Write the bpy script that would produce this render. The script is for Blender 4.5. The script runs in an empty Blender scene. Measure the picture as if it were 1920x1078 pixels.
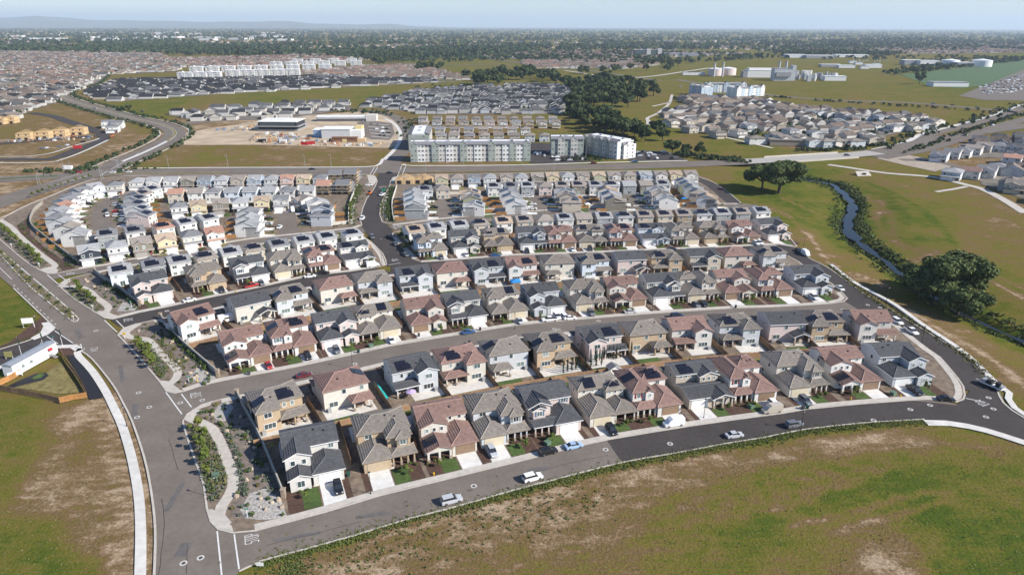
import bpy, math, random
import numpy as np
from math import radians as R, sin, cos, pi, hypot, atan2

SC = bpy.context.scene
COL = SC.collection
rnd = random.Random(7)
nrng = np.random.default_rng(7)

# ------------------------------------------------------------------ camera, sky, sun, exposure
F = 1280.0; HC = 97.0; CX, CY = 960.0, 539.0
PITCH = math.atan((CY - 49.0) / F); ROLL = R(0.2)
CP, SP = cos(PITCH), sin(PITCH)
cam_d = bpy.data.cameras.new('camera'); cam = bpy.data.objects.new('camera', cam_d); COL.objects.link(cam)
cam_d.sensor_width = 36.0; cam_d.lens = 36.0 * F / 1920.0
cam_d.clip_start = 1.0; cam_d.clip_end = 80000.0
cam.location = (0, 0, HC); cam.rotation_euler = (pi / 2 - PITCH, -ROLL, 0)
SC.camera = cam

SUN_EL = R(34.5); SUN_AZ = atan2(-0.36, 0.933)      # direction towards the sun in the ground plane (x, y)
world = bpy.data.worlds.new('World'); SC.world = world; world.use_nodes = True
wn = world.node_tree.nodes; wl = world.node_tree.links
bg = wn['Background']
sky = wn.new('ShaderNodeTexSky'); sky.sky_type = 'NISHITA'; sky.sun_disc = False
sky.sun_elevation = SUN_EL; sky.sun_rotation = pi / 2 - SUN_AZ
sky.altitude = 50; sky.air_density = 1.0; sky.dust_density = 0.3; sky.ozone_density = 1.2
tint = wn.new('ShaderNodeMix'); tint.data_type = 'RGBA'; tint.blend_type = 'MULTIPLY'; tint.inputs[0].default_value = 1.0
wl.new(sky.outputs['Color'], tint.inputs[6]); tint.inputs[7].default_value = (0.66, 0.765, 0.955, 1)
wl.new(tint.outputs[2], bg.inputs['Color']); bg.inputs['Strength'].default_value = 0.092
sun_d = bpy.data.lights.new('sun', 'SUN'); sun = bpy.data.objects.new('sun', sun_d); COL.objects.link(sun)
sun_d.energy = 4.2; sun_d.angle = R(0.53); sun_d.color = (1.0, 0.945, 0.86)
sun.rotation_euler = (pi / 2 - SUN_EL, 0, SUN_AZ + pi / 2)
SC.view_settings.view_transform = 'Standard'; SC.view_settings.look = 'None'
SC.view_settings.gamma = 1.0; SC.view_settings.use_curve_mapping = False
SC.view_settings.exposure = 0.88
SC.render.engine = 'CYCLES'
SC.cycles.max_bounces = 5; SC.cycles.diffuse_bounces = 2; SC.cycles.glossy_bounces = 2
SC.cycles.transmission_bounces = 2; SC.cycles.volume_bounces = 1; SC.cycles.transparent_max_bounces = 4
SC.cycles.caustics_reflective = False; SC.cycles.caustics_refractive = False

# ------------------------------------------------------------------ where a point of the survey lies on the land
def G(px, py, z=0.0):
    u = (px - CX) / F; v = (py - CY) / F
    u, v = u + ROLL * v, v - ROLL * u
    dy = CP - v * SP; dz = -SP - v * CP
    t = (z - HC) / dz
    return (u * t, dy * t)
def GL(pts, z=0.0):
    return [G(a, b, z) for a, b in pts]
def project(x, y, z):                                # world -> survey picture, used to read the land-cover map
    z = z - HC; d = np.maximum(y * CP - z * SP, 1.0)
    u = x / d; v = -(y * SP + z * CP) / d
    return CX + F * (u - ROLL * v), CY + F * (v + ROLL * u)

# ------------------------------------------------------------------ materials
MATS = {}
def ramp(nt, fac, stops):
    n = nt.nodes.new('ShaderNodeValToRGB'); nt.links.new(fac, n.inputs['Fac'])
    e = n.color_ramp.elements
    while len(e) < len(stops): e.new(0.5)
    for k, (p, c) in enumerate(stops):
        e[k].position = p; e[k].color = (c[0], c[1], c[2], 1)
    return n.outputs['Color']
def mth(nt, op, a, b=None, clamp=False):
    n = nt.nodes.new('ShaderNodeMath'); n.operation = op; n.use_clamp = clamp
    for k, q in enumerate((a, b)):
        if q is None: continue
        if isinstance(q, (int, float)): n.inputs[k].default_value = q
        else: nt.links.new(q, n.inputs[k])
    return n.outputs[0]
def noise(nt, vec, scale, detail=3.0, rough=0.55):
    n = nt.nodes.new('ShaderNodeTexNoise'); n.inputs['Scale'].default_value = scale
    n.inputs['Detail'].default_value = detail; n.inputs['Roughness'].default_value = rough
    nt.links.new(vec, n.inputs['Vector']); return n.outputs['Fac']
def mix(nt, fac, a, b, mode='MIX'):
    n = nt.nodes.new('ShaderNodeMix'); n.data_type = 'RGBA'; n.blend_type = mode
    for key, q in ((0, fac), (6, a), (7, b)):
        if isinstance(q, (int, float)): n.inputs[key].default_value = q
        elif isinstance(q, tuple): n.inputs[key].default_value = (q[0], q[1], q[2], 1)
        else: nt.links.new(q, n.inputs[key])
    return n.outputs[2]
def newmat(name):
    m = bpy.data.materials.new(name); m.use_nodes = True; MATS[name] = m
    nt = m.node_tree; return m, nt, nt.nodes['Principled BSDF']
def mat(name, col, rough=0.8, var=0.12, scale=1.2, metal=0.0, spec=0.3, bump=0.0, bscale=8.0, rand=0.0, island=0.0, world_pos=False, big=0.0):
    """plain surface: base colour broken up by noise; rand = brightness change from thing to thing"""
    if name in MATS: return MATS[name]
    m, nt, b = newmat(name)
    b.inputs['Roughness'].default_value = rough; b.inputs['Metallic'].default_value = metal
    b.inputs['Specular IOR Level'].default_value = spec
    if world_pos: vec = nt.nodes.new('ShaderNodeNewGeometry').outputs['Position']
    else: vec = nt.nodes.new('ShaderNodeTexCoord').outputs['Object']
    c = (col[0], col[1], col[2], 1)
    out = None
    if var:
        f = noise(nt, vec, scale)
        lo = tuple(q * (1 - var * 1.6) for q in col); hi = tuple(min(1, q * (1 + var * 1.6)) for q in col)
        out = ramp(nt, f, [(0.25, lo), (0.75, hi)])
    if big and out is not None:
        f2 = noise(nt, vec, scale * 0.12, 2.0)
        g = ramp(nt, f2, [(0.3, (1 - big,) * 3), (0.7, (1 + big * .0,) * 3)])
        out = mix(nt, 1.0, out, g, 'MULTIPLY')
    if rand or island:
        if rand: r = nt.nodes.new('ShaderNodeObjectInfo').outputs['Random']; a = rand
        else: r = nt.nodes.new('ShaderNodeNewGeometry').outputs['Random Per Island']; a = island
        g = ramp(nt, r, [(0.0, (1 - a,) * 3), (1.0, (1,) * 3)])
        out = mix(nt, 1.0, out if out is not None else c[:3], g, 'MULTIPLY')
    if out is not None: nt.links.new(out, b.inputs['Base Color'])
    else: b.inputs['Base Color'].default_value = c
    if bump:
        bn = nt.nodes.new('ShaderNodeBump'); bn.inputs['Strength'].default_value = bump
        nt.links.new(noise(nt, vec, bscale, 4), bn.inputs['Height']); nt.links.new(bn.outputs['Normal'], b.inputs['Normal'])
    return m

# ------------------------------------------------------------------ mesh helpers
class MB:
    def __init__(s): s.v = []; s.f = []; s.m = []
    def add(s, vs, fs, m=0):
        n = len(s.v); s.v += [tuple(q) for q in vs]
        for f in fs: s.f.append(tuple(i + n for i in f)); s.m.append(m)
    def box(s, x0, x1, y0, y1, z0, z1, m=0, top=None):
        vs = [(x0,y0,z0),(x1,y0,z0),(x1,y1,z0),(x0,y1,z0),(x0,y0,z1),(x1,y0,z1),(x1,y1,z1),(x0,y1,z1)]
        s.add(vs, [(0,3,2,1),(0,1,5,4),(1,2,6,5),(2,3,7,6),(3,0,4,7)], m)
        s.add(vs[4:], [(0,1,2,3)], m if top is None else top)
    def loft(s, rings, m=0, cap=True):
        n = len(rings[0]); vs = [p for r in rings for p in r]; fs = []
        for k in range(len(rings) - 1):
            for i in range(n):
                j = (i + 1) % n
                fs.append((k*n+i, k*n+j, (k+1)*n+j, (k+1)*n+i))
        if cap: fs.append(tuple(range(n))[::-1]); fs.append(tuple((len(rings)-1)*n + i for i in range(n)))
        s.add(vs, fs, m)
    def tube(s, pts, rads, n=6, m=0):
        rings = []
        for k, p in enumerate(pts):
            a = np.array(pts[min(k+1, len(pts)-1)], float) - np.array(pts[max(k-1, 0)], float)
            a /= np.linalg.norm(a) + 1e-9
            u = np.cross(a, (0, 0, 1.0) if abs(a[2]) < .9 else (1.0, 0, 0)); u /= np.linalg.norm(u); w = np.cross(a, u)
            rings.append([tuple(np.array(p) + rads[k] * (cos(2*pi*i/n) * u + sin(2*pi*i/n) * w)) for i in range(n)])
        s.loft(rings, m)
    def cyl(s, x, y, z0, z1, r, n=8, m=0, r1=None):
        r1 = r if r1 is None else r1
        s.loft([[(x + q*cos(2*pi*i/n), y + q*sin(2*pi*i/n), z) for i in range(n)] for q, z in ((r, z0), (r1, z1))], m)
    def mesh(s, name, mats, smooth=False):
        me = bpy.data.meshes.new(name); me.from_pydata(s.v, [], s.f)
        for q in mats: me.materials.append(q)
        if any(s.m): me.polygons.foreach_set('material_index', s.m)
        if smooth: me.polygons.foreach_set('use_smooth', [True] * len(s.f))
        me.update(); return me
def link(name, me, parent=None, loc=(0, 0, 0), rz=0.0, kind=None, label=None, cat=None, group=None, scale=None, rot=None):
    o = bpy.data.objects.new(name, me); COL.objects.link(o)
    o.location = loc; o.rotation_euler = rot if rot else (0, 0, rz)
    if scale: o.scale = scale if isinstance(scale, tuple) else (scale,) * 3
    if parent is not None: o.parent = parent
    if kind: o['kind'] = kind
    if label: o['label'] = label
    if cat: o['category'] = cat
    if group: o['group'] = group
    return o
def thing(name, label, cat, loc=(0, 0, 0), rz=0.0, group=None):
    return link(name, None, None, loc, rz, None, label, cat, group)
def clone(src, loc, rz, label, group=None, scale=None):
    """copy of a thing with copies of its parts and sub-parts"""
    r = src.copy(); COL.objects.link(r); r.location = loc; r.rotation_euler = (0, 0, rz)
    r['label'] = label
    if group: r['group'] = group
    if scale: r.scale = (scale,) * 3
    for ch in src.children:
        c = ch.copy(); COL.objects.link(c); c.parent = r
        for g in ch.children:
            d = g.copy(); COL.objects.link(d); d.parent = c
    return r
def np_mesh(name, verts, faces4, mats, midx=None, smooth=False):
    """many quads (or triangles) at once; faces4 is an (n, k) array"""
    me = bpy.data.meshes.new(name); n, k = faces4.shape
    me.vertices.add(len(verts)); me.vertices.foreach_set('co', np.ascontiguousarray(verts, np.float32).ravel())
    me.loops.add(n * k); me.loops.foreach_set('vertex_index', np.ascontiguousarray(faces4, np.int32).ravel())
    me.polygons.add(n); me.polygons.foreach_set('loop_start', np.arange(0, n * k, k, dtype=np.int32))
    for q in mats: me.materials.append(q)
    if midx is not None: me.polygons.foreach_set('material_index', np.ascontiguousarray(midx, np.int32))
    me.polygons.foreach_set('use_smooth', np.full(n, bool(smooth)))
    me.update(); me.validate(); return me

# ---- plane geometry
def smooth_line(pts, step=4.0):
    """Catmull-Rom through pts, resampled"""
    p = [np.array(q, float) for q in pts]
    if len(p) < 3: 
        n = max(1, int(np.linalg.norm(p[1]-p[0]) / step)); return [tuple(p[0] + (p[1]-p[0]) * k / n) for k in range(n+1)]
    p = [2*p[0]-p[1]] + p + [2*p[-1]-p[-2]]; out = []
    for i in range(1, len(p) - 2):
        a, b, c, d = p[i-1:i+3]; n = max(1, int(np.linalg.norm(c - b) / step))
        for k in range(n):
            t = k / n
            out.append(tuple(.5 * ((2*b) + (c-a)*t + (2*a-5*b+4*c-d)*t*t + (3*b-a-3*c+d)*t**3)))
    out.append(tuple(p[-2])); return out
def offset(pts, d, closed=False):
    """shift a line to its left by d"""
    P = np.array(pts, float); n = len(P); out = []
    for i in range(n):
        a = P[i-1] if (closed or i > 0) else P[i]; b = P[(i+1) % n] if (closed or i < n-1) else P[i]
        t0 = P[i] - a; t1 = b - P[i]
        t = t0 / (np.linalg.norm(t0) + 1e-9) + t1 / (np.linalg.norm(t1) + 1e-9); t /= np.linalg.norm(t) + 1e-9
        out.append((P[i][0] - t[1] * d, P[i][1] + t[0] * d))
    return out
def area(pts):
    return .5 * sum(pts[i-1][0]*pts[i][1] - pts[i][0]*pts[i-1][1] for i in range(len(pts)))
def ribbon(name, left, right, z, m, kind='structure', thick=0.0, parent=None, closed=False, **kw):
    b = MB(); n = len(left)
    vs = [(x, y, z) for x, y in left] + [(x, y, z) for x, y in right]
    rng = range(n if closed else n - 1)
    b.add(vs, [(n+i, n+(i+1) % n, (i+1) % n, i) for i in rng])
    if thick:
        for side, flip in ((left, 0), (right, 1)):
            vs = [(x, y, z) for x, y in side] + [(x, y, z - thick) for x, y in side]
            fs = [(i, (i+1) % n, n+(i+1) % n, n+i) for i in rng]
            b.add(vs, [f[::-1] for f in fs] if flip else fs)
        if not closed:
            for e in (0, n-1):
                l, r = left[e], right[e]
                b.add([(*l, z), (*r, z), (*r, z-thick), (*l, z-thick)], [(0,1,2,3) if e == 0 else (3,2,1,0)])
    return link(name, b.mesh(name, [m]), parent, kind=kind, **kw)
def strip(name, pts, w, z, m, thick=0.0, off=0.0, step=4.0, smoothed=True, kind='structure', **kw):
    c = smooth_line(pts, step) if smoothed else pts
    return ribbon(name, offset(c, off + w/2), offset(c, off - w/2), z, m, kind, thick, **kw)
def patch(name, pts, z, m, kind='structure', thick=0.0, **kw):
    """flat polygon (any outline), filled by ear clipping through bmesh-free tessellation"""
    from mathutils.geometry import tessellate_polygon
    from mathutils import Vector
    if area(pts) < 0: pts = pts[::-1]
    tris = tessellate_polygon([[Vector((x, y, 0)) for x, y in pts]])
    b = MB(); fs = []
    for t in tris:
        a = [pts[i] for i in t]
        fs.append(t if area(a) > 0 else t[::-1])
    b.add([(x, y, z) for x, y in pts], fs)
    if thick:
        n = len(pts)
        b.add([(x, y, z) for x, y in pts] + [(x, y, z-thick) for x, y in pts], [(n+i, n+(i+1) % n, (i+1) % n, i) for i in range(n)])
    return link(name, b.mesh(name, [m]), kind=kind, **kw)
def inside(P, poly):
    """points (n,2) inside polygon"""
    x, y = P[:, 0], P[:, 1]; r = np.zeros(len(P), bool); q = np.array(poly)
    for i in range(len(q)):
        x0, y0 = q[i-1]; x1, y1 = q[i]
        c = (y0 > y) != (y1 > y)
        r ^= c & (x < (x1-x0) * (y-y0) / (y1-y0 + 1e-12) + x0)
    return r
def dist_line(X, Y, pts):
    d = np.full(X.shape, 1e9)
    for i in range(len(pts)-1):
        a = np.array(pts[i]); b = np.array(pts[i+1]); v = b - a
        t = np.clip(((X-a[0])*v[0] + (Y-a[1])*v[1]) / (v @ v + 1e-9), 0, 1)
        d = np.minimum(d, np.hypot(X - a[0] - t*v[0], Y - a[1] - t*v[1]))
    return d
def ray_hit(p, d, poly):
    """distance from p along d to the outline poly"""
    best = 60.0
    for i in range(len(poly)):
        a = poly[i-1]; b = poly[i]; ex, ey = b[0]-a[0], b[1]-a[1]
        den = d[0]*ey - d[1]*ex
        if abs(den) < 1e-9: continue
        t = ((a[0]-p[0])*ey - (a[1]-p[1])*ex) / den; s = ((a[0]-p[0])*d[1] - (a[1]-p[1])*d[0]) / den
        if t > 0 and 0 <= s <= 1: best = min(best, t)
    return best
ORD = ['first','second','third','fourth','fifth','sixth','seventh','eighth','ninth','tenth','eleventh','twelfth','thirteenth','fourteenth','fifteenth','sixteenth','seventeenth','eighteenth','nineteenth','twentieth']
# ------------------------------------------------------------------ palette
asph = mat('asphalt', (0.176, 0.149, 0.126), .9, .07, .9, spec=.08, world_pos=True, bump=.15, bscale=3, big=.18)
asph_new = mat('fresh_asphalt', (0.066, 0.058, 0.055), .9, .08, .9, spec=.08, world_pos=True, bump=.15, bscale=3, big=.15)
asph_black = mat('sealed_asphalt', (0.018, 0.018, 0.022), .7, .1, .4, world_pos=True)
conc = mat('concrete', (0.47, 0.43, 0.375), .9, .09, .8, world_pos=True, big=.12)
conc_w = mat('pale_concrete', (0.58, 0.555, 0.51), .9, .08, .5, world_pos=True, big=.12)
soil = mat('yard_soil', (0.19, 0.145, 0.105), .95, .3, .5, world_pos=True, bump=.4, bscale=3, big=.25)
mulch = mat('bark_mulch', (0.085, 0.048, 0.034), .95, .25, 1.5, world_pos=True, bump=.5, bscale=6, big=.2)
bedsoil = mat('planting_bed', (0.20, 0.162, 0.135), .95, .25, .8, world_pos=True, bump=.4, bscale=5, big=.25)
gravel = mat('gravel_bed', (0.33, 0.31, 0.28), .95, .35, 2.2, world_pos=True, bump=.6, bscale=5)
lawn_m = mat('lawn_grass', (0.072, 0.115, 0.028), .95, .22, .9, world_pos=True, bump=.4, bscale=9, big=.3)
lawn_dry = mat('dry_lawn', (0.20, 0.165, 0.062), .95, .3, .7, world_pos=True, bump=.4, bscale=9, big=.25)
paint = mat('road_paint', (0.60, 0.59, 0.56), .7, .1, 1.5, world_pos=True)
paint_y = mat('tactile_yellow', (0.70, 0.42, 0.10), .8, .1, 2)
white = mat('white_paint', (0.78, 0.77, 0.74), .55, .04, 1)
trimw = mat('white_trim', (0.74, 0.73, 0.71), .6, .04, 1)
glass = None
def make_glass():
    m, nt, b = newmat('window_glass')
    r = nt.nodes.new('ShaderNodeObjectInfo').outputs['Random']
    c = ramp(nt, r, [(0.0, (0.025, 0.035, 0.04)), (0.45, (0.06, 0.085, 0.09)), (0.7, (0.16, 0.21, 0.2)), (1.0, (0.3, 0.34, 0.32))])
    nt.links.new(c, b.inputs['Base Color']); b.inputs['Roughness'].default_value = .08; b.inputs['Specular IOR Level'].default_value = .7
    return m
glass = make_glass()
carglass = mat('car_glass', (0.02, 0.024, 0.028), .06, 0, spec=.8)
tyre_m = mat('tyre_rubber', (0.02, 0.02, 0.02), .85, 0)
rim_m = mat('wheel_rim', (0.35, 0.35, 0.36), .35, 0, metal=.8)
solar_m = mat('solar_glass', (0.012, 0.013, 0.022), .22, .2, 1.0, spec=.35)
dark_metal_and_shade = mat('dark_metal_and_shade', (0.03, 0.03, 0.032), .5, 0, metal=.3)  # metal parts; also the painted shade of house openings and culvert mouth
grey_metal = mat('galvanised_metal', (0.42, 0.43, 0.44), .45, .06, 1, metal=.5)
wood_f = mat('fence_wood', (0.33, 0.205, 0.12), .85, .22, 1.6, rand=.35, bump=.2)
wood_o = mat('new_fence_wood', (0.42, 0.21, 0.075), .85, .2, 1.4, rand=.2)
wood_frame = mat('raw_timber', (0.56, 0.40, 0.22), .85, .14, 1.0, rand=.1)
wallc = mat('masonry_wall_block', (0.36, 0.335, 0.29), .9, .12, 1.5, world_pos=True, bump=.3)
stone_m = mat('stone_pilaster', (0.30, 0.24, 0.18), .9, .35, 3.0, bump=.6)
WALLC = {'cream': (0.60, 0.565, 0.50), 'white': (0.66, 0.645, 0.615), 'offwhite': (0.62, 0.595, 0.555), 'tan': (0.44, 0.335, 0.225), 'lightgrey': (0.52, 0.54, 0.56),
         'grey': (0.30, 0.31, 0.32), 'pinkish': (0.60, 0.50, 0.46), 'beige': (0.50, 0.44, 0.36), 'olive': (0.23, 0.21, 0.17), 'navy': (0.045, 0.055, 0.07),
         'sage': (0.42, 0.42, 0.27), 'blue': (0.34, 0.40, 0.47), 'yellow': (0.60, 0.53, 0.34), 'brown': (0.33, 0.26, 0.19), 'bluewhite': (0.60, 0.66, 0.72)}
ROOFC = {'charcoal': (0.080, 0.081, 0.086), 'red': (0.235, 0.15, 0.126), 'brown': (0.21, 0.185, 0.16), 'silver': (0.31, 0.31, 0.31), 'taupe': (0.27, 0.235, 0.205), 'clay': (0.40, 0.225, 0.165), 'slate': (0.19, 0.19, 0.195), 'sand': (0.40, 0.31, 0.23)}
ROOFN = {'charcoal': 'charcoal', 'red': 'reddish tile', 'brown': 'brown tile', 'silver': 'pale grey', 'taupe': 'taupe', 'clay': 'clay red', 'slate': 'slate grey', 'sand': 'sand coloured'}
WALLN = {'lightgrey': 'light grey', 'offwhite': 'off white', 'bluewhite': 'blue white', 'blue': 'blue grey', 'pinkish': 'pinkish'}
def wallm(k): return mat('wall_' + k, WALLC[k], .88, .05, .9, rand=.14, bump=.08, bscale=6)
def roofm(k): return mat('roof_' + k, ROOFC[k], .85, .16, 1.3, rand=.22, bump=.25, bscale=5, spec=.25)

# ------------------------------------------------------------------ the land: one sheet, creek valley cut into it
CREEK_PX = [(1430,318),(1478,330),(1520,338),(1560,345),(1587,366),(1601,387),(1594,408),(1592,428),(1610,452),(1640,474),(1672,498),(1712,528),(1752,556),(1800,585),(1860,612),(1920,640),(2010,672)]
CREEK = smooth_line([G(a, b, -2.6) for a, b in CREEK_PX], 5.0)
CREEK_UP = smooth_line(GL([(1050,225),(1095,262),(1150,268),(1210,276),(1270,286),(1340,296),(1385,302),(1430,312)]), 8.0) + CREEK
COVER = np.array([
 (1500,900,.7),(1700,900,.84),(1850,900,.74),(1300,930,.62),(1740,950,1.0),(1580,925,.9),(1650,985,.55),(1860,1060,1.0),(1450,985,.85),(1100,960,.42),(1250,1000,.6),(1500,1000,.66),(1700,960,.84),(1650,1040,.45),(1850,1040,.84),(900,1040,.30),(1000,1000,.24),(1100,1050,.5),(800,1030,.28),(650,1060,.26),(560,1060,.45),(750,1070,.34),(860,1000,.3),(1000,950,.2),(1150,920,.27),(1300,880,.28),(1500,840,.36),(1700,820,.48),(1850,830,.55),(1750,850,.58),(1400,950,.66),(1600,930,.78),(1780,930,.62),(950,1075,.5),(1300,1060,.66),(1450,1060,.55),
 (60,1000,.82),(150,950,.72),(30,900,.72),(130,900,.33),(60,820,.66),(20,780,.7),(180,800,.25),(215,850,.16),(215,950,.2),(230,1040,.2),(120,1050,.86),(190,1040,.8),(30,860,.55),(140,760,.6),(190,760,.22),(90,870,.4),(170,870,.28),
 (20,560,.84),(40,620,.84),(10,530,.78),(95,715,.45),(60,735,.6),(10,600,.85),
 (1500,400,.84),(1450,420,.66),(1550,470,.38),(1600,490,.5),(1650,540,.33),(1750,600,.36),(1850,650,.32),(1900,640,.42),(1600,360,.7),(1560,350,.74),(1700,400,.72),(1650,380,.78),(1800,420,.58),(1900,420,.36),(1750,460,.74),(1850,520,.66),(1900,560,.72),(1850,380,.46),(1750,350,.52),(1650,330,.5),(1480,350,.86),(1400,340,.8),(1350,330,.55),(1450,440,.45),(1500,440,.5),(1620,520,.34),(1550,440,.62),(1700,560,.5),(1650,430,.62),(1830,450,.5),(1700,440,.8),(1900,480,.5),(1560,410,.8),
 (600,295,.42),(300,300,.45),(680,285,.36),(400,290,.5),(450,280,.45),(520,300,.36),(430,250,.1),(600,265,.12),(360,250,.15),(700,240,.15),(300,195,.78),(500,185,.76),(700,170,.7),(850,160,.72),(250,205,.72),(600,175,.62),(800,165,.6),(100,275,.3),(200,265,.28),(60,235,.4),(230,270,.25),(20,350,.16),(60,355,.18),(150,222,.35),
 (1180,200,.6),(1220,190,.55),(1260,250,.74),(1350,270,.68),(1300,262,.5),(1420,285,.66),(1080,210,.6),(1110,235,.64),(1550,165,.66),(1700,170,.66),(1850,190,.6),(1600,200,.55),(1750,210,.55),(1500,190,.6),(1250,150,.66),(1350,115,.66),(1650,135,.62),(1780,140,.86),(1800,115,.5),(1150,120,.68),(1000,115,.66),(850,110,.66),(700,105,.58),(1880,155,.95),(1820,162,.9),
 (300,80,.5),(960,70,.6),(1700,80,.5),(100,150,.4),(500,150,.35),(900,220,.35),(300,140,.55),(960,60,.6),(200,60,.6),(1700,60,.6),(1500,250,.4),(1830,300,.35),(500,240,.12)], float)
def cover_at(x, y, z):
    px, py = project(x, y, z)
    px = np.clip(px, -300, 2200); py = np.clip(py, 56, 1150)
    w = np.zeros_like(px); s = np.zeros_like(px)
    sc = 60 + (py - 56) * .5                                   # far land is squeezed in the picture
    for a, b, g in COVER:
        d2 = ((px - a) / 1.7) ** 2 + (py - b) ** 2
        q = 1.0 / (d2 + 60.0) ** 2
        w += q; s += q * g
    return s / w
def axis(segs):
    out = []
    for a, b, st in segs: out.append(np.arange(a, b, st))
    return np.concatenate(out + [np.array([segs[-1][1]])])
def geo(a, b, r0, r):
    out = [a]; s = r0
    while out[-1] < b: out.append(out[-1] + s); s *= r
    return np.array(out)
gx_r = geo(420, 46000, 8, 1.11); gx_l = -geo(260, 46000, 8, 1.11)[::-1]
GX = np.concatenate([gx_l[:-1], np.arange(-260, 420, 2.2), gx_r])
GY = np.concatenate([-geo(0, 3000, 20, 1.4)[::-1][:-1], np.arange(0, 88, 8.0), np.arange(88, 215, 1.6), np.arange(215, 640, 3.0), geo(640, 46000, 6, 1.045)])
MX, MY = np.meshgrid(GX, GY)
near = (MX > -50) & (MX < 600) & (MY > 100) & (MY < 1400)
DCR = np.full(MX.shape, 1e3); DCR[near] = dist_line(MX[near], MY[near], CREEK)
DUP = np.full(MX.shape, 1e3); DUP[near] = dist_line(MX[near], MY[near], CREEK_UP)
def sst(a, b, x): t = np.clip((x - a) / (b - a), 0, 1); return t * t * (3 - 2 * t)
wob = 1.6 * np.sin(MX * .061 + MY * .043) + 1.2 * np.sin(MX * .13 - MY * .09)
TZ = -1.0 * (1 - sst(6, 40, DCR + wob)) - 2.6 * (1 - sst(2.0, 6.0 , DCR + wob * .4)) - 1.2 * (1 - sst(4, 30, DUP + wob))
field = ((MY < 205) | (MX > 130)).astype(float)
# ridges and furrows a foot high in the open fields, nowhere near streets and houses
TZ += -.12 - .10 * (np.sin(MX * .31 + 1.1 * np.sin(MY * .23)) * np.sin(MY * .37 + MX * .09) + 1) * .5
TZ = np.where(MY > 1500, TZ - .3, TZ)
GR = cover_at(MX, MY, 0.0 * MX)
def track(px, w, val, z=0.0):
    global GR
    d = dist_line(MX, MY, smooth_line(GL(px, z), 4)) + .35 * wob * min(1, w / 3)
    k = 1 - sst(w * .5, w * 1.4, d); GR = GR * (1 - k) + val * k
track([(540,1060),(640,1035),(760,1000),(860,974),(960,945),(1060,925),(1150,910),(1250,888),(1300,880),(1400,862),(1480,850),(1600,830),(1720,822)], .9, .05)
track([(930,1000),(1010,975),(1100,950),(1200,935)], 3.2, .13)
track([(980,975),(1090,945),(1230,915),(1330,890)], 2.0, .1)
track([(1560,1000),(1640,975),(1700,960),(1780,935)], .8, .3)
track([(1480,985),(1600,960),(1700,930),(1790,918)], .7, .33)
track([(1640,1050),(1700,1075)], 3.5, .22)
track([(1880,840),(1740,825),(1650,815)], 1.6, .25)
track([(800,1000),(900,975),(1010,940),(1080,920)], 1.5, .05)
track([(190,790),(205,850),(212,920),(218,1000),(214,1080)], 1.3, .06)
track([(240,870),(245,960),(244,1060)], 2.2, .2)
track([(1690,565),(1710,577),(1740,598),(1771,615),(1831,650),(1878,682),(1930,728)], 1.3, .04)
track([(1640,520),(1560,492),(1528,450),(1505,428),(1475,400),(1440,392)], .9, .05)
track([(1645,385),(1655,372),(1645,405)], 2.2, .15)
track([(1640,440),(1700,480),(1760,470)], 2, .4)
track([(1835,515),(1880,535),(1930,560)], 1.2, .2)
track([(1130,470),(1260,440),(1340,430)], .5, .5)
track([(560,1072),(700,1035),(830,995),(960,960),(1080,930),(1180,908),(1290,890)], 6.5, .2); track([(1290,890),(1450,858),(1600,836),(1730,826)], 3.5, .24)
track([(165,770),(160,830),(185,900),(215,980)], 7.5, .2); track([(215,760),(235,850),(243,950),(240,1076)], 4.0, .14)
track([(600,1078),(760,1045),(900,1010)], 5, .3); track([(215,775),(160,830),(110,890),(95,930)], 6.0, .24); track([(130,840),(180,930),(190,990)], 5, .3)
# a lush fringe along the kerb of the nearest street and along the creek
track([(493,1052),(570,1032),(668,1005),(764,976),(836,958),(882,946),(960,924),(1063,897),(1171,870),(1275,852),(1360,836),(1440,823),(1507,810),(1620,797),(1735,790)], 1.5, .92)
for arc_, w_, v_ in (([(1560,318),(1640,345),(1720,385),(1770,430),(1800,470)], 2.2, .86), ([(1620,350),(1680,375),(1700,420),(1690,440)], 2.5, .8), ([(1640,370),(1672,400),(1680,440),(1730,470)], 2.0, .42), ([(1600,322),(1700,350),(1790,395),(1850,440)], 2.5, .45), ([(1630,360),(1642,395),(1660,430),(1700,460)], 1.6, .36), ([(1700,330),(1790,360),(1860,400),(1910,440)], 3, .4), ([(1850,510),(1900,530),(1960,560)], 1.5, .3), ([(1420,380),(1480,395),(1540,425),(1580,455)], 1.8, .8), ([(1400,372),(1470,400),(1530,440)], 1.2, .36), ([(1470,372),(1530,395),(1562,402)], 1.4, .14)): track(arc_, w_, v_)
for k_ in range(9):
    o_ = 10*k_; track([(930+55*k_, 1072-4*o_*.5), (1090+52*k_, 1028-3.2*o_*.6), (1290+42*k_, 985-2.6*o_*.6), (1500+30*k_, 948-2*o_*.6)], .55, .3 + .08*(k_ % 3))
for k_ in range(6): track([(620+16*k_, 1076-15*k_), (800+10*k_, 1020-12*k_), (1000+10*k_, 965-8*k_), (1180+8*k_, 925-7*k_)], .8, (.06, .34, .12, .3, .08, .24)[k_])
for k_ in range(5): track([(206+10*k_, 800+8*k_), (216+9*k_, 880), (222+9*k_, 980), (220+9*k_, 1076)], .6, (.04, .3, .1, .26, .06)[k_])
cr = 1 - sst(4, 15, DCR); GR = GR * (1 - cr) + (.9) * cr
GR = np.clip(GR, 0, 1)
nV = MX.size; ny, nx = MX.shape
idx = np.arange(nV).reshape(ny, nx)
quads = np.stack([idx[:-1, :-1], idx[:-1, 1:], idx[1:, 1:], idx[1:, :-1]], -1).reshape(-1, 4)
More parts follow.
